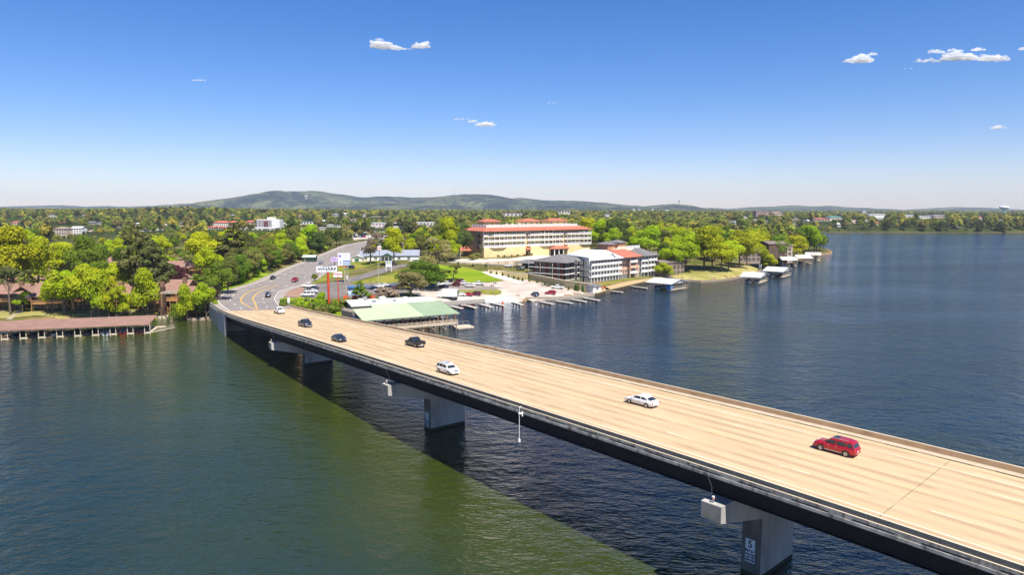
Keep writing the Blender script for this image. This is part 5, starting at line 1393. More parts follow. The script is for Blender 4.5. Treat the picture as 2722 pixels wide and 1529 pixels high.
# small houses beside the highway
def house(name, label, p, rzd, w, d, h, rh, wallm, roofm, axis='x', wins=(), porch=None, chimney=None, hipr=False, cat='house', group=None, over=.5, dep=-1.5):
    t = thing(name, label, cat, p, rad(rzd), group)
    wl = MB(); wl.box(0, 0, dep, w, d, h)
    wl.build('wall', wallm, t)
    m = MB()
    if hipr: hip(m, 0, 0, w, d, h+.01, rh, over)
    else: gable(m, 0, 0, w, d, h, rh, over, 0, axis, 0)
    rf = m.build('roof', roofm, t)
    if not hipr:
        e = MB()
        if axis == 'x':
            for x in (.02, w-.12): e.add([(x-.03, .05, h), (x-.03, d-.05, h), (x-.03, d/2, h+rh-.1), (x+.13, .05, h), (x+.13, d-.05, h), (x+.13, d/2, h+rh-.1)], [(0,1,2), (5,4,3)])
        else:
            for y in (.02, d-.12): e.add([(.05, y-.03, h), (w-.05, y-.03, h), (w/2, y-.03, h+rh-.1), (.05, y+.13, h), (w-.05, y+.13, h), (w/2, y+.13, h+rh-.1)], [(0,1,2), (5,4,3)])
        e.build('gable_end', wallm, t)
    if chimney: MB().box(chimney[0], chimney[1], 0, chimney[0]+1.1, chimney[1]+1.1, h+rh+1.0).build('chimney', chimney[2] if len(chimney) > 2 else wallm, rf)
    for (x, z, ww, hh, face) in wins:
        mesh = _proto.setdefault(('hw', ww, hh), window_mesh(ww, hh, win_glass, white if wallm not in (cedar, cedar_d, taup) else M('brown_frame', (.12, .07, .04), .7), 1 if ww > 1 else 0, dp=.06))
        if face == 'f': ob('window', mesh, t, (x, -.001, z))
        elif face == 'l': ob('window', mesh, t, (-.001, x, z), -math.pi/2)
        elif face == 'r': ob('window', mesh, t, (w+.001, x, z), math.pi/2)
    return t
house('shed', 'small white shed with a green door beside the highway', GP(935, 697), 4, 5.5, 4, 2.3, 1.0, offwhite, M('shed_roof_white', (.55, .56, .54), .6), 'y')
o = [q for q in bpy.data.objects if q.name == 'shed'][0]; MB().box(1.6, -.08, 0, 3.6, -.01, 2.1).build('door', M('green_door', (.05, .14, .09), .6), o)
house('shop', 'long low white shop with blue grey roof behind the shady trees', GP(957, 695), 4, 30, 10, 3.0, 2.4, white, M('blue_grey_roof', (.26, .28, .33), .6), 'x', [(3, 1, 1.4, 1.2, 'f'), (8, 1, 1.4, 1.2, 'f'), (20, 1, 1.4, 1.2, 'f'), (25, 1, 1.4, 1.2, 'f')])
o = [q for q in bpy.data.objects if q.name == 'shop'][0]; m = MB(); gable(m, 11, -4, 17, 3, 2.6, 1.5, .3, 0, 'y', 0); m.build('porch_roof', M('green_porch', (.10, .16, .13), .6), o)
for q in (11.2, 13, 15, 16.8): MB().box(q-.1, -3.9, -.5, q+.1, -3.7, 2.6).build('porch_post', white, o)
house('shelter', 'small shelter with pale green roof at the edge of the woods', GP(806, 697), 0, 6, 4, 2.6, .8, M('dark_green_wall', (.03, .06, .05), .7), M('pale_green_roof', (.40, .48, .40), .6), 'x')
# ---- brown lakeside townhouses on the left bank
def townhouse(label, px, py, z, rz_, w, d, h, rh, wm_=cedar, rm_=brown_roof, balcony=True, chim=True, axis='x', floors=2, seed=0):
    p = G(px, py, z)
    wins = []
    n = max(2, int(w/2.6))
    fhh = h/floors
    for f in range(floors):
        for i in range(n): wins.append((w*(i+.5)/n, f*fhh+.5, 1.7, 1.55 if fhh > 2.4 else 1.2, 'f'))
    t = house('townhouse', label, p, rz_, w, d, h, rh, wm_, rm_, axis, wins, chimney=(w*.78, d*.25, M('brown_brick_chimney', (.20, .12, .07), .9)) if chim else None, group='brown townhouses on the left bank', over=.8)
    if balcony:
        MB().box(.3, -2.3, fhh-.25, w-.3, -.01, fhh).build('balcony', cedar, t)
        m = MB().box(.3, -2.3, fhh+.85, w-.3, -2.2, fhh+.98)
        q = .35
        while q < w-.35: m.box(q, -2.28, fhh, q+.07, -2.22, fhh+.85); q += .28
        m.build('railing', M('orange_cedar', (.40, .22, .09), .8), t)
        for q in (.4, w/2, w-.5): MB().box(q, -2.25, -1, q+.15, -2.1, fhh-.25).build('post', M('orange_cedar'  , (.40, .22, .09), .8), t)
    return t
townhouse('brown townhouse at the far left edge behind the umbrella pine', -14, 822, 2.2, -2, 9, 9, 5.4, 2.4, cedar_d)
townhouse('narrow gabled brown townhouse beside the far left one', 44, 820, 2.4, 2, 5.0, 8, 5.6, 1.6, cedar_d, axis='y', chim=False)
townhouse('brown townhouse with a broad roof and deck left of the big green tree', 92, 825, 2.3, 4, 10.5, 10, 4.9, 3.6, cedar_d)
townhouse('brown townhouse hidden behind the big bright green lakeside trees', 200, 820, 2.5, -3, 9, 9, 5.0, 2.6, cedar)
townhouse('gable fronted brown townhouse behind the tallest lakeside tree', 268, 824, 2.4, 3, 6.5, 9, 5.6, 2.0, cedar_d, axis='y')
townhouse('brown townhouse behind the yellow green lakeside trees', 316, 821, 2.4, 5, 7.5, 9, 4.8, 2.6, cedar)
townhouse('brown townhouse with dark chimney left of the lakeside stairs', 368, 824, 2.4, 2, 8.0, 9, 5.0, 2.9, cedar)
townhouse('brown townhouse with pergola and stairs by the lake', 434, 820, 2.6, -2, 7.0, 10, 5.8, 3.0, cedar)
townhouse('last brown townhouse before the bridge abutment', 484, 823, 2.6, -8, 8.0, 8, 4.6, 2.4, cedar_d)
t = thing('stepped_path', 'stepped stone path from the lake up to the left townhouses', 'path', GP(28, 848))
p0, p1 = GP(26, 852), GP(52, 828)
for i in range(14):
    q = p0.lerp(p1, i/13)-Vector(t.location); MB().box(q.x-.8, q.y-.35, ground(q.x+t.location.x, q.y+t.location.y)-t.location.z, q.x+.8, q.y+.35, ground(q.x+t.location.x, q.y+t.location.y)-t.location.z+.16).build('step', lot_m, t)
MB().box(0, 0, -3.0, 1.7, 1.4, 7.6).build('chimney_stack', M('dark_brick_stack', (.09, .05, .035), .9), thing('chimney', 'tall dark brick chimney stack at the terrace of the pergola townhouse', 'chimney', G(424, 826, 2.5), 0))
t = thing('pergola', 'slatted brown pergola over the terrace of a lakeside townhouse', 'pergola', G(428, 798, 6.6), rad(0))
for i in range(5): MB().box(i*1.1, 0, 2.2, i*1.1+.25, 3.5, 2.45).build('slat', wood_light, t)
MB().box(-.2, .1, 1.95, 5, .3, 2.2).build('beam', wood_light, t)
for q in (0, 4.6): MB().box(q, .1, -2, q+.2, .3, 1.95).build('post', cedar, t)
t = thing('wooden_stairs', 'orange wooden stairs from a townhouse deck down to the lawn', 'stairs', G(444, 826, 2.2), rad(10))
for i in range(9): MB().box(0, i*.32, i*.28, 1.4, i*.32+.3, i*.28+.06).build('step', cedar, t)
for q in (-.08, 1.4): MB().add([(q, 0, .0), (q, 2.9, 2.5), (q, 2.9, 2.8), (q, 0, .3), (q+.08, 0, .0), (q+.08, 2.9, 2.5), (q+.08, 2.9, 2.8), (q+.08, 0, .3)], [(0,1,2,3), (7,6,5,4), (3,2,6,7), (0,3,7,4), (0,4,5,1)]).build('stringer', cedar, t)
for lb, x, y, z, rr, w, d, h, rh, ax in (
 ('brown roofed townhouse with tan gable among the upper left trees', 138, 733, 6.8, 8, 9, 9, 3.4, 2.2, 'y'),
 ('brown roofed townhouse row behind the pines in the upper row', 286, 716, 7.4, 2, 20, 8, 3.0, 2.3, 'x'),
 ('tan gabled townhouse on the left of the upper right pair', 440, 732, 7.0, 3, 15, 9, 3.2, 2.4, 'x'),
 ('tan gabled townhouse on the right of the upper right pair', 500, 733, 7.0, 0, 14, 9, 3.0, 2.3, 'x'),
 ('small brown gabled garage in the middle row behind the last townhouses', 438, 757, 5.8, 10, 7, 7, 2.6, 2.0, 'y'),
 ('small brown gabled garage behind the yellow green trees', 325, 752, 5.8, 6, 7, 7, 2.5, 1.8, 'y'),
 ('long brown carport roof behind the far left townhouse', 20, 757, 5.5, 4, 14, 6, 2.4, 1.2, 'x')):
    townhouse(lb, x, y, z, rr, w, d, h, rh, cedar, brown_roof, False, False, ax, 1)
for x, y, w_ in ((452, 712, 5), (508, 716, 6)):
    q = G(x, y, 9.4); q.y -= 4.5
    t = thing('gable_porch', 'tan gable projecting over the %s upper garage' % ('left' if w_ == 5 else 'right'), 'porch', Vector((q.x, q.y-1, 7.0)), 0)
    m = MB(); gable(m, 0, 0, w_+1.5, 4, 2.7, 1.3, .4, 0, 'y'); m.build('roof', brown_roof, t)
    MB().add([(0, .1, 2.6), (w_+1.5, .1, 2.6), (w_/2+.75, .1, 4.0)], [(0,1,2)]).box(.1, .12, 2.3, w_+1.4, .3, 2.65).build('gable_end', cedar, t)
    for c in (.1, w_+1.2): MB().box(c, .1, -1, c+.25, .35, 2.4).build('post', cedar, t)
# ---- dark brown condominiums in the trees on the right
for lb, x, y, z, rr, w, d, h, rh, ml in (
 ('dark brown terraced building at the right end of the white building', 1764, 735, 1.6, 38, 16, 12, 6.5, 1.0, taup),
 ('brown lodge roofs stepping up under the purple tree', 1752, 702, 4.4, 20, 15, 12, 4.5, 1.6, taup),
 ('low dark garage in front of the stepping brown roofs', 1765, 690, 5.2, 10, 12, 8, 3.2, 1.2, cedar_d),
 ('tall dark brown condominium seen between the yellow green trees', 2042, 694, 2.6, 12, 13, 12, 10.5, 1.4, cedar_d),
 ('pale balconied condominium end beside the dark brown one', 2076, 692, 2.6, 14, 8, 10, 9.0, 1.0, M('pinkish_siding', (.42, .33, .28), .8)),
 ('brown house hidden behind the lawn trees on the point', 1938, 696, 3.6, 10, 20, 10, 6.0, 1.6, taup)):
    n = int(w/2.8); wins = [(w*(i+.5)/n, f*2.7+.6, 1.7, 1.55, 'f') for i in range(n) for f in range(max(1, int(h/2.9)))]
    house('condominium', lb, G(x, y, z), rr, w, d, h, rh, ml, M('brown_grey_roof', (.16, .12, .11), .9, (.21, .16, .15), .5), 'x', wins, cat='apartment building', group='condominiums in the trees on the point')
# ------------------------------------------------------------ docks and boats
def boat(name, label, p, rz_, L_=6.5, W_=2.3, hull=PW, cover=None, kind='open'):
    t = thing(name, label, 'boat', p, rz_, 'boats in the covered docks')
    m = MB(); st = []; n = 9
    for i in range(n):
        x = -L_/2+L_*i/(n-1); f = max(0, (x/(L_/2)-.15)/.85); w = W_/2*(1-f**2.2*.97); k = -.35+.35*f**3; s = .62+.25*f
        st += [(x, w, s), (x, w*.86, .05+.2*f), (x, 0, k), (x, -w*.86, .05+.2*f), (x, -w, s)]
    fs = [(i*5+j, (i+1)*5+j, (i+1)*5+j+1, i*5+j+1) for i in range(n-1) for j in range(4)]+[(0, 1, 2, 3, 4)]
    m.add(st, fs); m.build('hull', hull, t)
    if cover:
        c = MB(); vs = []
        for i in range(n):
            x = -L_/2+L_*i/(n-1); f = max(0, (x/(L_/2)-.15)/.85); w = W_/2*(1-f**2.2*.97)+.03; s = .6+.25*f; h_ = 1.0*(1-f*.8)*(1 if i > 0 else .5)
            vs += [(x, w, s), (x, w*.4, s+h_*.75), (x, -w*.4, s+h_*.75), (x, -w, s)]
        c.add(vs, [(i*4+j, i*4+j+1, (i+1)*4+j+1, (i+1)*4+j) for i in range(n-1) for j in range(3)]+[(3, 2, 1, 0)]); c.build('cover', cover, t)
    else:
        MB().prism([(-L_/2+.3, -W_*.42), (L_*.18, -W_*.40), (L_*.18, W_*.40), (-L_/2+.3, W_*.42)], .3, .68).build('cockpit', M('boat_seats', (.32, .30, .28), .7), t)
        m = MB(); m.add([(L_*.12, -W_*.36, .66), (L_*.12, W_*.36, .66), (L_*.02, W_*.32, 1.15), (L_*.02, -W_*.32, 1.15), (L_*.12+.04, -W_*.36, .66), (L_*.12+.04, W_*.36, .66), (L_*.02+.04, W_*.32, 1.15), (L_*.02+.04, -W_*.32, 1.15)], [(0,1,2,3), (7,6,5,4), (0,4,5,1), (3,2,6,7)]); m.build('windscreen', glass, t)
        if kind == 'tower': 
            MB().tube((-.8, -W_*.42, .6), (-.9, -W_*.38, 2.0), .04, 5).tube((-.8, W_*.42, .6), (-.9, W_*.38, 2.0), .04, 5).tube((-.9, -W_*.38, 2.0), (-.9, W_*.38, 2.0), .04, 5).build('tower', steel, t)
            MB().box(-2.2, -W_*.42, 2.0, .2, W_*.42, 2.06).build('canopy', cover or M('navy_canvas', (.02, .03, .07), .8), t)
    MB().box(-L_/2-.35, -.2, .1, -L_/2-.02, .2, 1.0).build('outboard_motor', blk, t)
    return t
cov_g = M('grey_boat_cover', (.20, .22, .25), .7); cov_d = M('dark_boat_cover', (.02, .022, .03), .8); cov_b = M('blue_boat_cover', (.03, .08, .25), .7)
# long brown covered dock at the left bank
A = G(-60, 905, 0); B = G(400, 868, 0)
u = (B-A).normalized(); ang = math.atan2(u.y, u.x); Ld = (B-A).length
fr = G(12, 902, .4); lr = G(392, 885, .4); u = (lr-fr); u.z = 0; Lf = u.length; u.normalize(); ang = math.atan2(u.y, u.x)
dk = thing('covered_dock', 'long brown roofed boat dock with timber slips on the left bank', 'dock', (fr.x, fr.y, 0), ang)
nsl = 8; sp_ = Lf/nsl; Dd_ = 9.0
off0 = -2*sp_
RW = (off0, Lf+.6)
eave = 2.85
m = MB(); x0, x1 = RW
m.add([(x0, -.6, eave), (x1, -.6, eave), (x1+.0, Dd_+1.2, eave+1.0), (x0, Dd_+1.2, eave+1.0), (x0, -.6, eave-.18), (x1, -.6, eave-.18), (x1, Dd_+1.2, eave+.82), (x0, Dd_+1.2, eave+.82)], [(0,1,2,3), (7,6,5,4), (0,4,5,1), (1,5,6,2), (2,6,7,3), (3,7,4,0)])
m.build('roof', brown_roof, dk)
MB().box(RW[0], Dd_, .25, RW[1]+2, Dd_+1.6, .5).build('walkway', wood_light, dk)
fing = MB().box(-.9, 0, .15, .9, Dd_, .5).mesh('finger_pier', wood_light)
post = MB().box(-.09, -.09, -.2, .09, .09, eave+.0).mesh('post', wood_light)
for i in range(-2, nsl+1):
    x = i*sp_; ob('finger_pier', fing, dk, (x, 0, 0))
    for q in (-.7, .7): ob('post', post, dk, (x+q, .1, 0))
    ob('post', post, dk, (x, Dd_*.5, .3)); ob('post', post, dk, (x, Dd_-.3, .8))
    MB().box(x-.7, .05, 2.4, x+.7, .18, 2.6).build('brace', wood_light, dk)
slats = M('slatted_back', (.20, .17, .10), .9)
q = RW[0]; k = 0
sm_ = MB().box(0, 0, .8, .14, .06, 3.6).mesh('slat', slats)
while q < RW[1]: ob('slat', sm_, dk, (q, Dd_+.9, 0)); q += .62
MB().box(RW[0], Dd_+.85, 2.0, RW[1], Dd_+.89, 2.15).build('rail', slats, dk)
gx = Lf+1.2
m = MB(); m.add([(gx, 0, .35), (gx+4.5, 6.5, .4), (gx+4.5, 7.7, .4), (gx-.6, 1.0, .35)], [(0,1,2,3)]).build('ramp_walkway', wood_light, dk)
for c in (0, .45): MB().tube((gx, .3, .5+c), (gx+4.4, 6.8, .9+c), .05, 5).build('handrail', wood_light, dk)
def onD(x, y, z=0): return dk.matrix_basis @ Vector((x, y, z)) if False else Vector((fr.x+math.cos(ang)*x-math.sin(ang)*y, fr.y+math.sin(ang)*x+math.cos(ang)*y, z))
for i, (lb, hull, cv, kd) in enumerate((('dark covered boat low in the leftmost visible slip', PK, cov_d, 'c'), ('dark low boat in the second visible slip', PK, cov_d, 'c'), ('white bowed boat with dark canopy in the third slip', PW, None, 'tower'),
        ('dark covered boat in the fourth slip', PK, cov_d, 'c'), ('dark covered boat in the fifth slip', PK, cov_d, 'c'), ('boat under a long grey cover in the sixth slip', PW, cov_g, 'c'), ('boat with grey cover and orange stern in the seventh slip', PR, cov_g, 'c'), ('maroon speedboat with outboard in the last slip', PM, None, 'open'))):
    boat('boat', lb, onD((i+.5)*sp_, 4.4, .15), ang-math.pi/2 if i == 2 else ang+math.pi/2, 7.0, 2.3, hull, cv, kd)
# covered docks on the right: front left corner px, front right px, depth
def right_dock(label, a, b, depth, h, roofm, boats, pitch=.12, z=0, panel=None, ridge=True):
    A, B = G(*a, 0), G(*b, 0); u = B-A; L_ = u.length; u.normalize(); an = math.atan2(u.y, u.x)
    t = thing('covered_dock', label, 'dock', (A.x, A.y, 0), an, 'covered boat docks by the point')
    m = MB()
    if ridge: gable(m, 0, 0, L_, depth, h, depth/2*pitch*1.6, .5, 0, 'x', 0)
    else: m.box(-.5, -.5, h, L_+.5, depth+.5, h+.2)
    m.build('roof', M('dock_roof_metal', (.44, .44, .41), .55, (.54, .54, .51), .4) if roofm is white_roof else roofm, t)
    MB().box(0, depth-1.3, .15, L_, depth, .5).build('walkway', wood_light, t); MB().box(L_-1.2, 0, .15, L_, depth, .5).build('walkway', wood_light, t)
    n = max(2, round(L_/5)); pm_ = MB().box(-.08, -.08, -.3, .08, .08, h).mesh('post', steel)
    for i in range(n+1):
        for y in (.1, depth*.5, depth-.1): ob('post', pm_, t, (i*L_/n, y, 0))
        if 0 < i < n: MB().box(i*L_/n-.35, 0, .15, i*L_/n+.35, depth, .45).build('finger_pier', wood_light, t)
    m = MB(); 
    for i in range(7): y = depth*i/6; m.box(L_-.06, y-.05, .4, L_+.02, y+.05, h)
    m.box(L_-.06, 0, 1.3, L_+.02, depth, 1.42); m.build('end_frame', wood_light, t)
    if panel: MB().box(L_-.1, .05, .3, L_-.04, 1.6, h-.2).build('panel', panel, t); MB().box(L_-2.2, .0, .3, L_-.1, .06, h-.4).build('panel', panel, t)
    for i in range(n):
        if i >= boats: break
        p = A+u*((i+.5)*L_/n)+Vector((-u.y, u.x, 0))*depth*.42
        boat('boat', '%s boat in slip %s of the %s' % (('white', 'dark covered', 'blue covered', 'grey covered')[(i+len(label)) % 4], ('one', 'two', 'three', 'four', 'five', 'six')[i], label.split(' in ')[0].split(' at ')[0].split(' beside ')[0]), Vector((p.x, p.y, .12)), an+math.pi/2, min(6.5, depth*.7), 2.2, (PW, PK, PW, PS)[(i+len(label)) % 4], (None, cov_d, cov_b, cov_g)[(i+len(label)) % 4], 'tower')
    return t
right_dock('large white roofed dock in front of the white building', (1718, 768), (1783, 774), 15, 2.9, white_roof, 3, panel=blue_m)
right_dock('white roofed double dock in the foreground of the lawn', (1967, 752), (2020, 755), 17, 2.9, white_roof, 3)
right_dock('white roofed dock behind the double dock', (2028, 736), (2080, 739), 17, 3.0, white_roof, 2)
right_dock('flat white dock roof tucked in the cove by the trees', (1983, 708.5), (2047, 706), 9, 4.2, white_roof, 3, .05)
right_dock('pale dock roof right of the cove', (2080, 708), (2118, 708.5), 14, 3.8, offwhite, 3)
right_dock('second pale dock roof further along the point', (2120, 702), (2158, 702.5), 14, 3.8, offwhite, 1)
right_dock('farthest pale dock roof near the tip of the point', (2142, 694), (2180, 695), 12, 4.2, offwhite, 0)
# mooring jetties of the marina
def jetty(label, a, b, w=1.5):
    A, B = G(*a, .7), G(*b, .7); u = B-A; L_ = u.length; an = math.atan2(u.y, u.x)
    t = thing('jetty', label, 'jetty', (A.x, A.y, 0), an, 'mooring jetties of the marina')
    MB().box(0, -w/2, .45, L_, w/2, .7).build('deck', M('jetty_planks', (.42, .38, .33), .9, (.52, .48, .42), 1.5), t)
    m = MB().box(0, -w/2-.02, .12, L_, -w/2+.05, .45).build('fender', blk, t)
    n = max(3, int(L_/2.2)); pm_ = _proto.setdefault('jpile', MB().box(-.14, -.14, -2, .14, .14, .44).mesh('pile', dark))
    for i in range(n): ob('pile', pm_, t, ((i+.5)*L_/n, -w/2+.2, 0))
    return t
for i, (a, b) in enumerate((((1196, 813), (1228, 819.5)), ((1232, 810), (1265, 818)), ((1276, 808), (1306, 816)), ((1306, 805), (1343, 813)), ((1364, 803), (1388, 810)),
      ((1406, 796), (1418, 800)), ((1435, 801.5), (1470, 808)), ((1478, 799.5), (1521, 806)), ((1519, 795.5), (1558, 802)), ((1552, 791.5), (1593, 798.5)))):
    jetty('narrow mooring jetty, number %s from the left along the marina shore' % ('one two three four five six seven eight nine ten'.split()[i]), a, b)
def seawall(label, pts, z, m, th=.7, name='seawall'):
    P = [G(x, y, 0) for x, y in pts]; t = thing(name, label, 'wall', (P[0].x, P[0].y, 0))
    mb = MB()
    for a, b in zip(P[:-1], P[1:]):
        a, b = a-P[0], b-P[0]; u = (b-a).normalized(); n_ = Vector((-u.y, u.x, 0))*th
        a2 = a-u*.05; b2 = b+u*.05
        q = [a2, b2, b2+n_, a2+n_]; mb.add([(v.x, v.y, -2) for v in q]+[(v.x, v.y, z) for v in q], [(0,3,2,1),(4,5,6,7),(0,1,5,4),(1,2,6,5),(2,3,7,6),(3,0,4,7)])
    mb.build('wall', m, t); return t
seawall('concrete quay edge of the marina lot with dark fenders', [(1172, 813), (1290, 804.5)], 1.25, M('quay_concrete', (.34, .31, .27), .9), 2.0)
seawall('rubble and timber water edge of the boat ramp', [(1400, 799), (1474, 798), (1520, 794), (1580, 787)], 1.2, M('quay_rubble', (.28, .24, .19), .9, (.40, .34, .27), 1.2), 1.5)
seawall('brown timber bulkhead below the lake lawn', [(1766, 741), (1816, 749), (1863, 751.5), (1909.6, 749), (1944.6, 744.5), (2014, 730), (2025, 722)], 1.0, wood, .6)
seawall('low timber walk edging the left bank', [(398, 851), (465, 845.5), (487, 843)], .9, wood_light, 1.4)
# timber boardwalk and deck by the white building
def plat(name, label, pts, z, m, piles=True, cat='deck'):
    P = [G(x, y, z) for x, y in pts]; c = P[0]; t = thing(name, label, cat, (c.x, c.y, 0))
    MB().prism([(p.x-c.x, p.y-c.y) for p in P], z-.3, z).build('planks', m, t)
    if piles:
        for a, b in zip(P[:3], P[1:3]):
            n = int((b-a).length/1.6)
            for i in range(n): q = a.lerp(b, i/n)-c; ob('pile', _proto.setdefault('pp', MB().box(-.1, .25, -2, .1, .45, z-.3).mesh('pile', wood)), t, (q.x, q.y, 0))
    return t
bwm = M('golden_boardwalk', (.38, .27, .13), .85, (.46, .34, .18), 1.2)
plat('boardwalk', 'long golden timber boardwalk along the white building', [(1612, 771.5), (1715, 747.5), (1762, 737.5), (1740, 735), (1700, 740.5), (1606, 764)], 1.5, bwm)
plat('timber_deck', 'golden timber deck with red chairs by the pump house', [(1584, 780), (1622, 769), (1607, 762), (1582, 771)], 1.5, bwm)
for i, (x, y) in enumerate(((1599, 767), (1603, 770), (1596, 772), (1607, 766))):
    q = G(x, y, 1.5); t = thing('deck_chair', 'red chair on the golden timber deck, %s of four' % ('first', 'second', 'third', 'last')[i], 'chair', q, rad(i*50), 'red chairs on the timber deck')
    MB().box(-.35, -.35, .4, .35, .35, .5).build('seat', red_paint, t); MB().box(-.35, .3, .5, .35, .4, 1.1).build('backrest', red_paint, t)
    for a in (-.32, .26):
        for b in (-.32, .26): MB().box(a, b, 0, a+.06, b+.06, .4).build('leg', red_paint, t)
jetty('slim jetty below the golden boardwalk', (1622, 773), (1655, 776.5), 1.3); jetty('slim jetty leading to the large white roofed dock', (1673, 760), (1720, 766), 1.3)
dpx('lawn', [(1590, 762), (1700, 739), (1745, 733.5), (1740, 732), (1690, 737), (1585, 757)], grass_m, .08)
# red buoy and small boat at the jetties
q = G(1336, 812, 0); t = thing('channel_buoy', 'orange channel marker standing by the fourth jetty', 'buoy', q); MB().tube((0,0,-.3), (0,0,1.4), .45, 8, r2=.3).build('float', M('buoy_orange', (.70, .12, .03), .5), t); MB().tube((0,0,1.4), (0,0,2.0), .1, 6).build('top_mark', redl, t)
boat('boat', 'small maroon speedboat tied between the first two jetties', G(1242, 816, .1), rad(20), 5.5, 2.0, PM, None)
q = G(1425, 811, 0); t = thing('fountain_float', 'small white float out in front of the boat ramp', 'buoy', q); MB().tube((0,0,-.2), (0,0,.5), .3, 7, r2=.15).build('float', white, t)

def ORD(n): return '%d%s' % (n, 'th' if 10 < n % 100 < 14 else {1: 'st', 2: 'nd', 3: 'rd'}.get(n % 10, 'th'))
# ------------------------------------------------------------ the town and far buildings
def far_b(label, px, py, w_px, h_px, z, d, wm_, rm_, rh=1.5, rz_=0, floors=3, bays=6, roof='hip', cat='building', group=None, dist=None):
    p = G(px, py, z) if dist is None else Vector((D(px, py, dist).x, dist, z))
    k = p.y/FPX; w = w_px*k; h = h_px*k
    t = thing('far_building', label, cat, p, rad(rz_), group)
    MB().box(0, 0, -6, w, d, h).build('wall', wm_, t)
    m = MB()
    if roof == 'hip': hip(m, 0, 0, w, d, h+.02, rh, .6)
    elif roof == 'gable': gable(m, 0, 0, w, d, h, rh, .5, 0, 'x', 0)
    else: m.box(-.3, -.3, h, w+.3, d+.3, h+.6)
    m.build('roof', rm_, t)
    if floors and bays:
        fh_ = h/floors; bw = w/bays; me_ = window_mesh(bw*.62, fh_*.55, win_glass, white if wm_ != white else cream, 0, dp=.06)
        for f in range(floors):
            for b in range(bays): ob('window', me_, t, ((b+.5)*bw, -.001, f*fh_+fh_*.25))
    return t
pinkr = M('faded_red_roof', (.42, .10, .07), .85, (.5, .14, .1), .3); tanr = M('tan_roof', (.30, .22, .17), .9); tanw = M('tan_wall', (.45, .36, .27), .85)
greyw = M('grey_wall', (.36, .35, .34), .85)
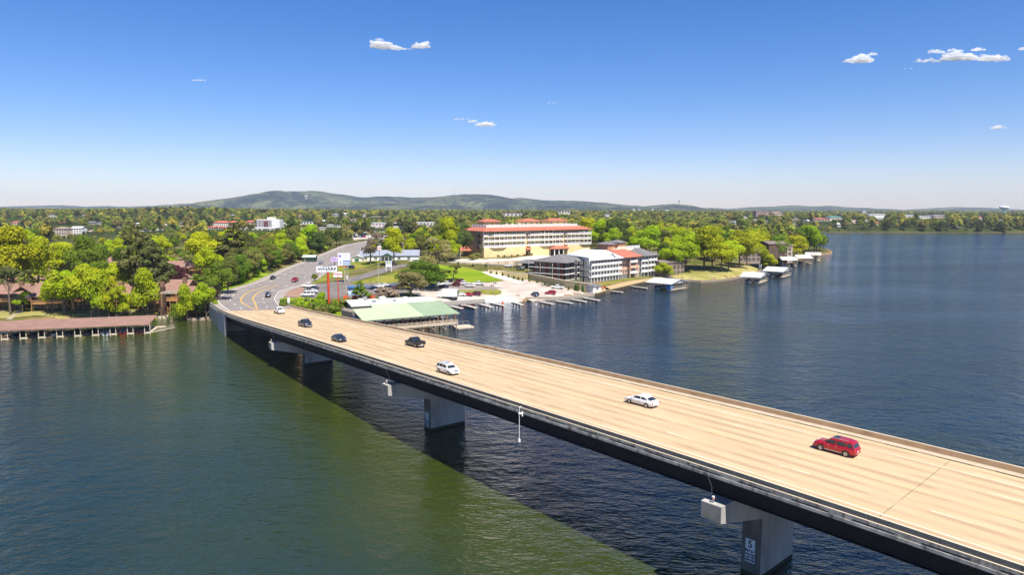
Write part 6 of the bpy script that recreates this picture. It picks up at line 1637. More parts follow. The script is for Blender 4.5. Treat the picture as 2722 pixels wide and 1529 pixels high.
FB = [
 ('long red roofed hall at the far left among the pines', 138, 601, 38, 8, 6, 14, M('red_hall', (.36, .09, .07), .8), pinkr, 3, 1, 5, 'hip'),
 ('white hall with a red roof next to the long red hall', 178, 601, 36, 8, 6, 14, white, pinkr, 3, 2, 4, 'hip'),
 ('tan house on a bank above the cove', 143, 625, 34, 17, 3, 12, tanw, tanr, 2, 2, 5, 'hip'),
 ('white three storey house above the cove', 189, 624, 28, 17, 3, 12, white, M('w_roof', (.6, .6, .6), .7), 2, 3, 4, 'gable'),
 ('white house with a grey hip roof by the cove', 229, 628, 42, 12, 3, 14, white, tanr, 3, 2, 4, 'hip'),
 ('long white house right of the cove', 280, 628, 40, 8, 3, 14, white, M('pale_roof', (.40, .38, .38), .8), 2, 1, 5, 'hip'),
 ('low white boathouse at the water of the cove', 166, 648, 40, 9, .8, 10, offwhite, M('beige_roof', (.5, .42, .36), .8), 1.2, 1, 4, 'hip'),
 ('small brown house left of the pine above the cove', 220, 613, 30, 6, 5, 12, tanw, tanr, 2, 1, 3, 'hip'),
 ('pink house between the pines', 294, 607, 22, 9, 8, 12, M('pink_wall', (.45, .30, .24), .8), tanr, 2, 2, 3, 'hip'),
 ('grey roofed house beside the pink house', 312, 610, 22, 9, 8, 12, offwhite, tanr, 2, 2, 3, 'hip'),
 ('white house cluster beyond the yellow trees', 372, 620, 30, 12, 8, 14, white, tanr, 2, 2, 4, 'hip'),
 ('cream apartment block with grey roof beyond the dark pine', 402, 622, 38, 22, 8, 16, offwhite, M('grey_tan_roof', (.33, .29, .26), .8), 3, 4, 6, 'hip'),
 ('low white motel wing left of the red roofed hotel', 548, 612, 40, 8, 9, 14, offwhite, pinkr, 1.5, 1, 6, 'hip'),
 ('white hotel with a red roof on the hillside', 566, 604, 40, 12, 9, 14, white, pinkr, 2.5, 3, 7, 'hip'),
 ('red balconied wing of the hillside hotel', 606, 604, 24, 13, 9, 14, M('brown_balconies', (.22, .09, .07), .8), pinkr, 2, 3, 4, 'hip'),
 ('long red and white motel below the hillside hotel', 577, 614, 30, 6, 8, 12, M('rust_wall', (.34, .13, .09), .8), pinkr, 1.5, 1, 4, 'hip'),
 ('peach house with red roof left of the tower block', 652, 596, 26, 6, 10, 12, M('peach_wall', (.60, .42, .27), .8), pinkr, 2.5, 1, 2, 'hip'),
 ('long low pale terrace below the tower block', 640, 617, 90, 10, 8, 20, offwhite, white, .5, 1, 8, 'flat'),
 ('white flat roofed store right of the tower block', 742, 604, 30, 10, 9, 16, white, white, .5, 1, 3, 'flat'),
 ('low white store strip behind the tall pines', 798, 596, 40, 6, 10, 16, white, M('blue_roof', (.12, .16, .26), .6), .6, 1, 5, 'flat'),
 ('orange roofed house on the wooded rise', 790, 580, 14, 6, 14, 12, M('orange_wall', (.55, .25, .12), .8), tanr, 2, 1, 2, 'hip'),
 ('tan shop on the far road', 925, 590, 30, 8, 10, 14, tanw, tanr, 1.5, 1, 3, 'flat'),
 ('row of tan roofs far behind the parking', 985, 582, 46, 6, 12, 16, tanw, M('tan_flat', (.5, .42, .35), .8), 1.5, 1, 5, 'flat'),
 ('white store strip left of the office block', 988, 600, 36, 7, 9, 16, white, white, .5, 1, 4, 'flat'),
 ('grey gabled restaurant beside the crowded parking lot', 978, 614, 40, 8, 8, 16, greyw, M('violet_grey_roof', (.30, .26, .27), .8), 3.5, 1, 4, 'gable'),
 ('long white warehouse right of the office block', 1105, 598, 56, 6, 9, 18, white, white, .5, 1, 6, 'flat'),
 ('red and white store far behind the yellow building', 1335, 574, 52, 6, 13, 18, white, pinkr, .8, 1, 5, 'flat'),
 ('dark roofed building on the far plain', 1485, 568, 30, 6, 14, 18, offwhite, M('dark_flat_roof', (.10, .10, .11), .8), .8, 1, 4, 'flat'),
 ('white roofs on the far plain right of the dark roofed building', 1608, 575, 16, 4, 13, 14, white, white, .8, 1, 2, 'flat'),
 ('pink and brown tower flats far above the right shore', 2010, 571, 24, 9, 16, 22, M('pink_brown_wall', (.36, .20, .19), .8), tanr, .8, 4, 5, 'flat'),
 ('second pink block beside the tower flats', 2035, 572, 9, 9, 16, 18, M('pink_block', (.50, .26, .24), .8), tanr, .8, 3, 2, 'flat'),
 ('low tan roofs behind the right shore trees', 2055, 571, 26, 5, 16, 22, tanw, M('rose_roof', (.45, .28, .24), .8), 2, 1, 4, 'hip'),
 ('red roofed resort behind the right shore', 2162, 588, 44, 6, 8, 22, tanw, pinkr, 2, 1, 6, 'hip'),
 ('green and red roofed hall in the far shore woods', 2205, 583, 34, 6, 10, 22, offwhite, M('teal_roof', (.12, .30, .26), .7), 2, 1, 5, 'hip'),
 ('white villa on the bare bank of the far shore', 2180, 601, 22, 8, 4, 16, white, white, 1.5, 2, 4, 'gable'),
 ('large cream house with a steep roof on the far shore', 2258, 604, 34, 10, 4, 16, offwhite, tanr, 5, 2, 5, 'gable'),
 ('small grey boathouse on the far shore', 2374, 611, 18, 4, 2, 12, greyw, greyw, 1, 1, 2, 'flat'),
 ('brown house in the far shore trees', 2420, 608, 20, 5, 3, 14, taup, tanr, 2, 1, 3, 'hip'),
 ('small white house behind the far shore trees', 2465, 606, 13, 5, 4, 12, offwhite, M('w_roof2', (.55, .55, .55), .7), 2, 1, 2, 'hip'),
 ('long dark lodge in the far shore trees', 2533, 611, 28, 6, 3, 16, cedar_d, M('dark_lodge_roof', (.10, .08, .08), .8), 2.5, 1, 5, 'hip'),
 ('small white boathouse at the far right shore', 2617, 613, 7, 5, 2, 8, white, white, 1, 1, 1, 'gable'),
 ('grey house at the right edge of the far shore', 2680, 614, 30, 5, 2, 14, greyw, tanr, 2, 1, 4, 'hip'),
 ('long white school building on the distant right rise', 2310, 573, 42, 4, 15, 22, white, white, .6, 1, 7, 'flat'),
 ('pale shopping strip on the distant right rise', 2402, 576, 26, 4, 14, 22, offwhite, white, .6, 1, 4, 'flat'),
 ('cluster of white stores on the distant right rise', 2440, 580, 34, 5, 13, 26, white, offwhite, .6, 1, 5, 'flat'),
 ('pinkish store right of the white cluster', 2482, 579, 28, 6, 13, 26, M('pinkish_store', (.5, .38, .33), .8), white, .6, 1, 4, 'flat'),
 ('white tank shed on the far right ridge', 2294, 565, 7, 3, 18, 12, white, white, .6, 1, 1, 'flat'),
]
FBP = []
_rf = random.Random(21); _hs = []
for i in range(400):
    x = _rf.uniform(5, 1150) if i % 4 else _rf.uniform(1900, 2700); y = _rf.uniform(574, 612) if x < 1200 else _rf.uniform(578, 600)
    if any(abs(x-(q[1]+q[3]/2)) < q[3]/2+16 and abs(y-q[2]) < 12 for q in FB) or any(abs(x-a) < 20 and abs(y-b) < 9 for a, b in _hs) or abs(x-710) < 50 or abs(x-1050) < 45 or abs(x-815) < 25: continue
    if x > 1100 and x < 1240: continue
    _hs.append((x, y))
    if len(_hs) >= 52: break
_hs.sort()
for i, (x, y) in enumerate(_hs):
    wm_, wn_ = _rf.choice([(white, 'white'), (offwhite, 'cream'), (tanw, 'tan'), (greyw, 'grey'), (white, 'white')]); rm_, rn_ = _rf.choice([(tanr, 'tan'), (pinkr, 'faded red'), (white, 'white'), (grey_roof, 'grey'), (M('pale_roof', (.40, .38, .38), .8), 'pale')])
    FB.append(('small %s house with a %s roof, %s from left among the town woods' % (wn_, rn_, ORD(i+1)), x, y, _rf.uniform(9, 20), _rf.uniform(3.5, 6), 10 if x < 1200 else 9, 12, wm_, rm_, 1.6, 1, 3, _rf.choice(['hip', 'gable', 'flat'])))
for (lb, x, y, wp, hp, z, d, wm_, rm_, rh, fl, by, rf) in FB:
    p = G(x, y, z)
    if p.y > 1500 or p.y < 0:
        t = far_b(lb, x, y, wp, hp, 0, d, wm_, rm_, rh, 0, fl, by, rf, 'building', None, dist=1500)
        q = D(x, y, 1500); t.location = (q.x, 1500, q.z); yy = 1500
    else: t = far_b(lb, x, y, wp, hp, z, d, wm_, rm_, rh, 0, fl, by, rf); yy = p.y
    a = D(x, y, yy); b = D(x+wp, y, yy); FBP.append((a.x-4, b.x+4, yy))
# tower hotel
p = G(681, 609, 9); k = p.y/FPX; t = thing('tower_hotel', 'white tower hotel with dark striped window wall on its left face', 'hotel', p, rad(2)); FBP.append((p.x, p.x+60*k, p.y))
MB().box(0, 0, -6, 62*k, 16, 25*k).build('wall', white, t); MB().box(28*k, 2, 25*k, 44*k, 14, 31*k).build('lift_tower', white, t)
for i in range(11): MB().box((.6+i*3.8)*k, -.35, 0, (2.7+i*3.8)*k, -.02, 24*k).build('window_strip', M('violet_dark_window', (.10, .08, .10), .4), t)
for i in range(4): MB().box(20*k, -.7, (3+i*5.2)*k, 31*k, -.36, (5.5+i*5.2)*k).build('balcony', M('maroon_balcony', (.25, .06, .06), .7), t)
p = G(1027, 614, 8); k = p.y/FPX; t = thing('office_block', 'white office block with dark glass side and top storey columns', 'office building', p, rad(-12)); FBP.append((p.x, p.x+60*k, p.y))
MB().box(0, 0, -6, 15*k, 24, 22*k).build('dark_side', M('dark_blue_glass', (.03, .04, .07), .3), t); MB().box(15.1*k, 0, -6, 62*k, 24, 15*k).build('wall', white, t)
MB().box(12*k, .5, 15.1*k, 62*k, 23, 20*k).build('upper_storey', glass, t); MB().box(9*k, -1.5, 20.1*k, 64*k, 25, 22.5*k).build('roof', white, t)
for i in range(11): MB().box((15+i*4.6)*k, -.6, 15.1*k, (15.7+i*4.6)*k, 0, 20*k).build('column', white, t)
# crowded lot far behind: small cars, each its own
R2 = random.Random(5)
lot = dpx('parking_lot', [(935, 618), (1030, 618), (1030, 632), (940, 640)], lot_m, .3)
cm = {}
def ORD_(n): return '%d%s' % (n, 'th' if 10 < n % 100 < 14 else {1: 'st', 2: 'nd', 3: 'rd'}.get(n % 10, 'th'))
def tiny_car(pm):
    if pm.name in cm: return cm[pm.name]
    m = MB(); m.prism([(-2.2,-.9),(2.2,-.9),(2.2,.9),(-2.2,.9)], .3, .85, top=[(-2.2,-.85),(2.1,-.85),(2.1,.85),(-2.2,.85)])
    m.prism([(-1.6,-.8),(1.0,-.8),(1.0,.8),(-1.6,.8)], .85, 1.45, top=[(-1.1,-.65),(.4,-.65),(.4,.65),(-1.1,.65)])
    m.box(-1.7,-.92,0,-1.1,.92,.5,1).box(1.1,-.92,0,1.7,.92,.5,1)
    cm[pm.name] = m.mesh('car_body', [pm, black]); return cm[pm.name]
k = 0
for rw in range(4):
    for i in range(13):
        if R2.random() < .15: continue
        q = GP(940+i*6.6+rw*1.5, 619.5+rw*4.2)
        pm = R2.choice([PW, PW, PS, PG, PB, PR]); o = ob('parked_car', tiny_car(pm), None, (q.x, q.y, q.z+.35), rad(80+R2.uniform(-6, 6)))
        nm = {'white_car_paint': 'white', 'silver_car_paint': 'silver', 'dark_grey_car_paint': 'dark grey', 'dark_blue_car_paint': 'dark blue', 'red_car_paint': 'red'}[pm.name]
        tag(o, 'tiny %s car, %s from left in the %s row of the crowded lot' % (nm, ORD(i+1), ('front', 'second', 'third', 'back')[3-rw]), 'car', 'tiny cars in the crowded far parking lot')
# water tower, observation tower, masts
q = D(2668, 566, 2600); k = 2600/FPX
t = thing('water_tower', 'white water tower with a wide bowl shaped tank above the right ridge', 'water tower', (q.x, q.y, q.z-10))
def lathe(mb, prof, n=28):
    vs = [(r*math.cos(2*math.pi*i/n), r*math.sin(2*math.pi*i/n), z) for r, z in prof for i in range(n)]
    mb.add(vs, [(j*n+i, j*n+(i+1) % n, (j+1)*n+(i+1) % n, (j+1)*n+i) for j in range(len(prof)-1) for i in range(n)])
    return mb
lathe(MB(), [(4.5*k, 0), (3.5*k, 10+6*k), (3.4*k, 10+8*k)], 16).build('stem', M('tower_white', (.72, .74, .76), .5), t, smooth=True)
lathe(MB(), [(3.4*k, 10+8*k), (7*k, 10+10*k), (11*k, 10+13.6*k), (11.6*k, 10+15*k), (10.5*k, 10+16.6*k), (6*k, 10+18*k), (0.1, 10+18.6*k)]).build('tank', M('tower_white', (.72, .74, .76), .5), t, smooth=True)
q = D(1805, 541, 5150); k = 5150/FPX
t = thing('observation_tower', 'slim observation tower on top of the wooded hill', 'tower', (q.x, q.y, q.z-12)); MB().box(-1.2*k, -3, 0, 1.2*k, 3, 12+5.5*k).build('shaft', greyw, t); MB().box(-1.9*k, -5, 12+5.5*k, 1.9*k, 5, 12+8.2*k).build('lookout', M('tower_dark', (.16, .14, .13), .8), t)
for lb, px, py, top, dist in (('tall thin radio mast on the main mountain crest', 1207, 517, 496, 6150), ('shorter radio mast right of the tall one', 1223, 517, 508, 6150), ('thin radio mast on the right crest of the mountain', 1286, 518, 504, 6150), ('radio mast on the distant right hills', 2249, 553, 545, 7500)):
    q = D(px, py, dist); k = dist/FPX; t = thing('radio_mast', lb, 'mast', (q.x, q.y, q.z-15), 0, 'radio masts on the hills'); MB().tube((0,0,0), (0,0,15+(py-top)*k), 1.3, 4, r2=.9).build('mast', steel, t)
q = D(815, 556, 1400); k = 1400/FPX
t = thing('cell_tower', 'grey monopole tower with a white crown of antennas against the mountain', 'mast', (q.x, q.y, q.z-25)); MB().tube((0,0,0), (0,0,25+34*k), .55*k, 8).build('pole', M('mast_grey', (.10, .10, .13), .5), t)
MB().box(-3*k, -2, 25+33*k, 3*k, 2, 25+35.6*k).box(-2.4*k, -1.5, 25+27*k, -1.0*k, 1.5, 25+30*k).box(1.0*k, -1.5, 25+27*k, 2.4*k, 1.5, 25+30*k).build('antennas', white, t)
for lb, x, y, w_, h_ in (('white hotel tower at the foot of the observation hill', 1734, 560, 3, 4.5), ('pale block left of the white hotel tower', 1683, 560, 4, 4), ('second pale block near the hotel tower', 1697, 560, 5, 3), ('pinkish block on the plain before the mountain end', 1630, 565, 4, 4.5), ('long white roof by the hill foot', 1768, 560, 12, 1.8), ('white roofs left on the plain', 1660, 567, 18, 2.5)):
    q = D(x, y, 2900); k = 2900/FPX; t = thing('far_building', lb, 'building', (q.x, q.y, q.z-6), 0); MB().box(0, 0, 0, w_*k, 20, 6+h_*k).build('wall', offwhite, t); MB().box(-.5, -.5, 6+h_*k, w_*k+.5, 20.5, 6+h_*k+1).build('roof', white, t)
# ------------------------------------------------------------ trees and shrubs
def leafmat(name, c, c2, tr=.35, rnd=.5):
    return M(name, c, .75, c2, .9, detail=3, translucent=tr, rand=rnd, spec=.15)
LM = {'yellow': leafmat('yellow_green_leaves', (.34, .39, .010), (.47, .50, .018)), 'lime': leafmat('lime_green_leaves', (.30, .43, .010), (.45, .53, .018)),
      'green': leafmat('green_leaves', (.11, .19, .015), (.20, .28, .028)), 'olive': leafmat('olive_leaves', (.16, .18, .035), (.27, .27, .07)),
      'pine': leafmat('pine_needles', (.075, .085, .022), (.145, .15, .045), .1), 'dark': leafmat('dark_evergreen_leaves', (.05, .085, .018), (.11, .15, .035), .15),
      'purple': leafmat('purple_leaves', (.055, .015, .025), (.12, .035, .045), .2, .2), 'bare': leafmat('budding_pinkish_twigs', (.20, .14, .10), (.34, .26, .18), .2, .3),
      'cream': leafmat('pale_blossoming_leaves', (.26, .26, .07), (.40, .36, .15)), 'russet': leafmat('russet_leaves', (.12, .045, .02), (.20, .09, .05), .2, .2)}
bark = M('tree_bark', (.10, .07, .05), .9, (.17, .125, .09), 2.0); bark_p = M('pale_bark', (.22, .18, .15), .9, (.32, .27, .22), 2.0)
def quads_mesh(name, P, Nn, size, rng, m):
    """leaf clumps: little four sided cards facing Nn at points P"""
    n = len(P); up = rng.normal(size=(n, 3)); t = np.cross(Nn, up); t /= np.linalg.norm(t, axis=1)[:, None]+1e-9; b = np.cross(Nn, t)
    s = size*(.6+.8*rng.random((n, 1))); e = .55+.45*rng.random((n, 1))
    V = np.stack([P-t*s-b*s*e, P+t*s*.8-b*s*e*.9, P+t*s+b*s*e, P-t*s*.8+b*s*e*1.1], 1).reshape(-1, 3)
    me = bpy.data.meshes.new(name); me.vertices.add(4*n); me.vertices.foreach_set('co', V.ravel())
    me.loops.add(4*n); me.loops.foreach_set('vertex_index', np.arange(4*n)); me.polygons.add(n); me.polygons.foreach_set('loop_start', np.arange(0, 4*n, 4)); me.polygons.foreach_set('loop_total', np.full(n, 4))
    me.materials.append(m); me.update(); me.validate(); return me
def crown_mesh(kind, seed, nleaf, size):
    rng = np.random.default_rng(seed); lobes = []
    if kind == 'broad':
        nl = 17
        for i in range(nl):
            a = rng.random()*2*math.pi; h = rng.random(); r = (.30 if h < .75 else .17)*(.55+.45*rng.random())*(1.0 if h > .12 else .7)
            lobes.append((r*math.cos(a), r*math.sin(a), .36+.50*h, .10+.075*rng.random()))
        lobes += [(0, 0, .62, .21), (.04, -.03, .80, .15)]
    elif kind == 'round':
        for i in range(22):
            a = rng.random()*2*math.pi; z = rng.random(); r = .34*math.sqrt(max(0, 1-(2*z-.85)**2*.8))*(.7+.3*rng.random())
            lobes.append((r*math.cos(a), r*math.sin(a), .22+.62*z, .11+.06*rng.random()))
        lobes += [(0, 0, .5, .27), (0, 0, .7, .2)]
    elif kind == 'open':
        for i in range(15):
            a = rng.random()*2*math.pi; h = rng.random(); r = .34*(.3+.7*rng.random())
            lobes.append((r*math.cos(a), r*math.sin(a), .34+.55*h, .06+.06*rng.random()))
    elif kind == 'pine':
        for i in range(22):
            h = (i+rng.random())/22; a = i*2.4; r = (.17*(1-h)**.7+.025)*(.6+.6*rng.random())
            lobes.append((r*math.cos(a), r*math.sin(a), .36+.60*h, (.075*(1-h)+.035)))
    elif kind == 'umbrella':
        for i in range(18):
            a = rng.random()*2*math.pi; r = .36*math.sqrt(rng.random()); lobes.append((r*math.cos(a), r*math.sin(a), .70+.22*rng.random()-(r*.3), .07+.03*rng.random()))
    elif kind == 'cone':
        for i in range(10):
            h = i/9; lobes.append((0, 0, .12+.78*h, .17*(1-h)**.8+.03))
    elif kind == 'bush':
        for i in range(12):
            a = rng.random()*2*math.pi; r = .42*rng.random(); lobes.append((r*math.cos(a), r*math.sin(a), .3+.35*rng.random(), .18+.14*rng.random()))
    w = np.array([l[3]**2 for l in lobes]); w /= w.sum(); idx = rng.choice(len(lobes), nleaf, p=w); Lb = np.array(lobes)[idx]
    d = rng.normal(size=(nleaf, 3)); d /= np.linalg.norm(d, axis=1)[:, None]
    d[:, 2] = np.where(d[:, 2] < -.35, -d[:, 2], d[:, 2])
    rr = Lb[:, 3:4]*(.82+.26*rng.random((nleaf, 1))); sq = np.array([1, 1, .72 if kind in ('pine', 'umbrella') else .92])
    P = Lb[:, :3]+d*rr*sq
    Nn = d+rng.normal(size=(nleaf, 3))*.45; Nn /= np.linalg.norm(Nn, axis=1)[:, None]
    return quads_mesh('crown', P, Nn, size, rng, LM['green']), lobes
def trunk_mesh(kind, lobes, seed):
    m = MB(); rr = random.Random(seed)
    top = .95 if kind in ('pine', 'cone') else .62
    m.tube((0, 0, -.06), (.01, 0, .25), .024, 6, 0, .017).tube((.01, 0, .25), (0, .01, top), .017, 6, 0, .006)
    if kind not in ('cone', 'bush'):
        for l in sorted(lobes, key=lambda l: rr.random())[:7]:
            z0 = max(.2, l[2]-.28 if kind != 'pine' else l[2]-.06); m.tube((0, 0, z0), (l[0]*.95, l[1]*.95, l[2]), .010, 4, 0, .004)
    return m.mesh('trunk', bark)
TP = {}
for kd, nv, nl, sz in (('broad', 5, 6200, .0125), ('round', 2, 7000, .0125), ('open', 2, 3300, .0115), ('pine', 4, 4600, .0115), ('umbrella', 1, 4200, .011), ('cone', 2, 700, .045), ('bush', 3, 700, .06)):
    TP[kd] = []
    for v in range(nv):
        cm_, lb = crown_mesh(kd, 100*len(TP)+v, nl, sz); TP[kd].append((cm_, trunk_mesh(kd, lb, v)))
NT = [0]
def tree(kd, colr, p, h, label, wf=1.0, group=None, name=None, v=None, bk=None, cat=None):
    cm_, tm_ = R.choice(TP[kd]) if v is None else TP[kd][v % len(TP[kd])]
    nm = name or ('pine_tree' if kd in ('pine', 'umbrella') else 'shrub' if kd == 'bush' else 'conical_shrub' if kd == 'cone' else 'broadleaf_tree')
    t = ob(nm, None, None, p, R.uniform(0, 6.28)); t['label'] = label; t['category'] = cat or ('shrub' if 'shrub' in nm else 'tree')
    if group: t['group'] = group
    t.scale = (h*wf, h*wf, h)
    ob('trunk', tm_, t) if bk is None else ob('trunk', tm_, t)
    c = ob('crown', cm_, t); setmat(c, 0, LM[colr])
    NT[0] += 1
    return t
CNAME = {'yellow': 'yellow-green', 'lime': 'lime green', 'green': 'mid green', 'olive': 'olive green', 'pine': 'dark', 'dark': 'dark green', 'purple': 'purple leaved', 'bare': 'bare pinkish', 'cream': 'pale cream-green', 'russet': 'russet'}
def keytree(kd, colr, px, pyb, pyt, wpx, label, v=None, p=None):
    p = GP(px, pyb) if p is None else p
    h = (pyb-pyt)*p.y/FPX*(1.09 if kd in ('broad', 'open', 'round') else 1); base_w = {'broad': .82, 'round': .84, 'open': .8, 'pine': .40, 'umbrella': .8, 'cone': .36, 'bush': 1.1}[kd]
    wf = (wpx*p.y/FPX)/(base_w*h)*(1.2 if kd not in ('cone', 'pine') else 1)
    return tree(kd, colr, p, h, label, wf, v=v)
KT = [
 ('umbrella', 'pine', 28, 838, 692, 95, 'dark umbrella pine with a bare trunk at the far left of the lake lawn'),
 ('broad', 'yellow', 40, 800, 615, 130, 'huge yellow-green tree at the left edge of the photo'),
 ('broad', 'yellow', 105, 785, 640, 90, 'yellow-green tree right beside the huge one at the left edge'),
 ('round', 'green', 236, 752, 632, 90, 'rounded mid green tree behind the upper brown roofs'),
 ('broad', 'yellow', 170, 735, 645, 70, 'yellow-green tree left of the rounded green tree'),
 ('broad', 'lime', 172, 840, 722, 84, 'bright green tree with low branches at the left of the lakeside group'),
 ('broad', 'lime', 200, 845, 735, 70, 'bright green tree whose pale trunk stands by the dock walkway'),
 ('broad', 'yellow', 246, 845, 690, 95, 'tallest yellow-green tree of the lakeside group with twin dark trunks'),
 ('broad', 'lime', 262, 848, 700, 70, 'leaning lime tree just right of the tallest lakeside tree'),
 ('open', 'yellow', 291, 846, 690, 66, 'slender yellow-green tree with a pale trunk above the dock roof'),
 ('open', 'lime', 308, 845, 735, 60, 'small slender tree second right of the tallest lakeside tree'),
 ('broad', 'yellow', 330, 838, 765, 46, 'low yellow-green sapling in front of the townhouses'),
 ('broad', 'yellow', 392, 838, 695, 76, 'yellow-green tree on a dark trunk in front of the townhouse with the chimney'),
 ('open', 'cream', 345, 800, 705, 60, 'pale cream-green tree behind the slender lakeside trees'),
 ('pine', 'pine', 372, 800, 588, 74, 'tall dark pine rising above the left townhouses'),
 ('pine', 'pine', 418, 808, 640, 84, 'broad dark pine right of the tall dark pine'),
 ('pine', 'pine', 398, 780, 615, 70, 'dark pine wedged between two bigger pines'),
 ('round', 'purple', 468, 757, 706, 56, 'purple leaved plum tree in front of the tan gabled townhouse'),
 ('broad', 'lime', 497, 838, 722, 52, 'bright lime tree beside the last lakeside townhouse'),
 ('broad', 'lime', 548, 828, 722, 62, 'leaning green tree next to the bridge abutment'),
 ('broad', 'green', 585, 800, 698, 66, 'mid green tree just above the end of the left parapet'),
 ('broad', 'olive', 606, 782, 690, 62, 'olive green tree at the bend of the highway'),
 ('broad', 'lime', 565, 780, 660, 70, 'tall lime tree left of the highway bend'),
 ('broad', 'yellow', 540, 735, 622, 92, 'yellow tree with a golden top left of the dark pines'),
 ('pine', 'pine', 628, 735, 590, 80, 'tall dark pine behind the highway bend'),
 ('broad', 'lime', 140, 835, 745, 50, 'small lime tree at the corner of the broad roofed townhouse'),
 ('broad', 'lime', 226, 840, 712, 66, 'lime tree in the gap between the tallest lakeside trees'),
 ('broad', 'yellow', 322, 800, 700, 74, 'yellow-green tree rising behind the slender lakeside trees'),
 ('broad', 'green', 275, 790, 700, 70, 'mid green tree behind the lakeside group above the townhouse roofs'),
 ('broad', 'green', 466, 838, 770, 34, 'young green tree by the wooden stairs'),
 ('broad', 'olive', 522, 832, 742, 44, 'olive tree right of the last lakeside townhouse'),
 ('open', 'lime', 60, 833, 770, 40, 'thin lime sapling beside the umbrella pine'),
 ('bush', 'green', 300, 838, 818, 30, 'green shrub under the slender lakeside trees'), ('bush', 'lime', 410, 836, 818, 24, 'lime shrub at the foot of the dark trunked tree'),
 ('bush', 'russet', 358, 846, 820, 34, 'russet bush on the lake lawn'), ('bush', 'purple', 78, 824, 800, 20, 'dark red bush by the deck of the left townhouse'),
 ('bush', 'green', 545, 846, 828, 26, 'green shrub on the rocks by the abutment'),
 ('round', 'green', 1122, 770, 694, 108, 'big round deep green tree at the left of the marina lot'),
 ('broad', 'cream', 1092, 790, 724, 82, 'golden blossoming tree in front of the big round green tree'),
 ('open', 'cream', 1163, 735, 636, 110, 'tall twisted tree with pale yellow leaves above the grass bank'),
 ('open', 'olive', 1205, 745, 700, 40, 'small olive tree at the foot of the twisted tree'),
 ('broad', 'yellow', 1047, 706, 612, 56, 'yellow-green tree beside the small red and white sign'),
 ('open', 'bare', 985, 704, 622, 66, 'dark trunked half bare tree in front of the white shop'),
 ('pine', 'green', 958, 807, 742, 36, 'narrow conifer in front of the orange fence'),
 ('bush', 'bare', 984, 803, 775, 30, 'bare pinkish shrub right of the narrow conifer'), ('bush', 'bare', 1020, 800, 760, 44, 'big bare twiggy shrub in front of the parked cars'),
 ('bush', 'bare', 1048, 800, 768, 34, 'bare twiggy shrub left of the golden tree'), ('bush', 'green', 1146, 760, 735, 40, 'dark shrub behind the marina cars'), ('bush', 'olive', 1175, 755, 735, 36, 'olive shrub at the foot of the grass bank'),
 ('bush', 'olive', 836, 748, 726, 14, 'lone small bush on the grass triangle by the highway'),
 ('broad', 'lime', 852, 828, 780, 34, 'bright green young tree left of the wharf sign pole'), ('bush', 'green', 880, 838, 800, 44, 'green bush around the wharf sign pole'),
 ('bush', 'olive', 862, 842, 808, 44, 'olive bush behind the far parapet'), ('bush', 'lime', 905, 842, 800, 40, 'lime green bush beside the restaurant side wall'), ('bush', 'green', 842, 832, 800, 38, 'dark green bush left of the sign pole bushes'),
 ('bush', 'lime', 895, 848, 812, 40, 'bright bush right above the far parapet'), ('bush', 'green', 962, 812, 796, 24, 'green shrub at the foot of the narrow conifer'), ('bush', 'olive', 915, 812, 792, 24, 'tall weeds around the slim red sign pole'),
 ('broad', 'yellow', 1190, 690, 580, 66, 'tall golden tree left of the yellow building'), ('round', 'dark', 1222, 690, 588, 56, 'tall dark green tree touching the yellow building'), ('broad', 'lime', 1200, 695, 640, 50, 'lime tree at the foot of the golden tree'),
 ('bush', 'olive', 1265, 690, 670, 26, 'olive bush beside the pavilion'), ('bush', 'olive', 1256, 692, 676, 20, 'small olive bush by the corner of the yellow building'),
 ('broad', 'lime', 1718, 690, 606, 80, 'bright lime dome shaped tree behind the grey hip roofs'), ('broad', 'yellow', 1560, 660, 586, 56, 'yellow-green tree touching the right end of the yellow building'), ('broad', 'lime', 1590, 665, 590, 56, 'lime tree second from the yellow building'),
 ('round', 'dark', 1630, 668, 582, 54, 'dark green tree between the lime trees behind the white building'), ('broad', 'yellow', 1768, 735, 684, 48, 'yellow shrubby tree at the right corner of the white building'),
 ('broad', 'lime', 1788, 728, 648, 66, 'lime tree in front of the dark terraced building on the point'),
 ('broad', 'green', 1768, 716, 650, 44, 'green tree between the white building and the stepping brown roofs'),
 ('round', 'purple', 1757, 700, 668, 24, 'small purple tree among the brown lodge roofs'),
 ('broad', 'yellow', 2040, 700, 655, 44, 'yellow tree against the wall of the tall dark condominium'),
 ('broad', 'lime', 1822, 722, 628, 82, 'lime tree with a forked trunk at the left of the point lawn'), ('broad', 'yellow', 1872, 718, 610, 92, 'tall yellow tree with a dark leaning trunk on the point lawn'), ('broad', 'yellow', 1893, 716, 622, 72, 'yellow tree second in the row on the point lawn'),
 ('broad', 'yellow', 1917, 724, 650, 64, 'yellow tree with its foot on the open lawn slope'), ('broad', 'lime', 1936, 722, 640, 66, 'lime tree at the right of the lawn row'), ('broad', 'yellow', 1965, 714, 616, 76, 'large golden tree at the right of the lawn row'), ('broad', 'yellow', 1985, 708, 628, 66, 'golden tree above the cove dock'),
 ('broad', 'yellow', 2010, 700, 632, 66, 'golden tree overhanging the flat white dock roof'), ('broad', 'green', 2064, 697, 618, 66, 'green tree in front of the tall dark condominium'), ('broad', 'yellow', 2115, 692, 626, 58, 'rounded yellow-brown tree right of the dark condominium'),
 ('broad', 'lime', 2148, 676, 600, 58, 'tall green tree near the tip of the point'), ('broad', 'green', 2170, 674, 608, 44, 'green tree second from the tip of the point'), ('open', 'lime', 2165, 672, 604, 50, 'thin leaning tree near the tip of the point'), ('open', 'dark', 2188, 669, 622, 28, 'sparse leaning tree at the very tip of the point'),
 ('open', 'green', 2130, 672, 604, 40, 'green tree behind the tall tree near the tip'),
]
for k in KT: keytree(*k)
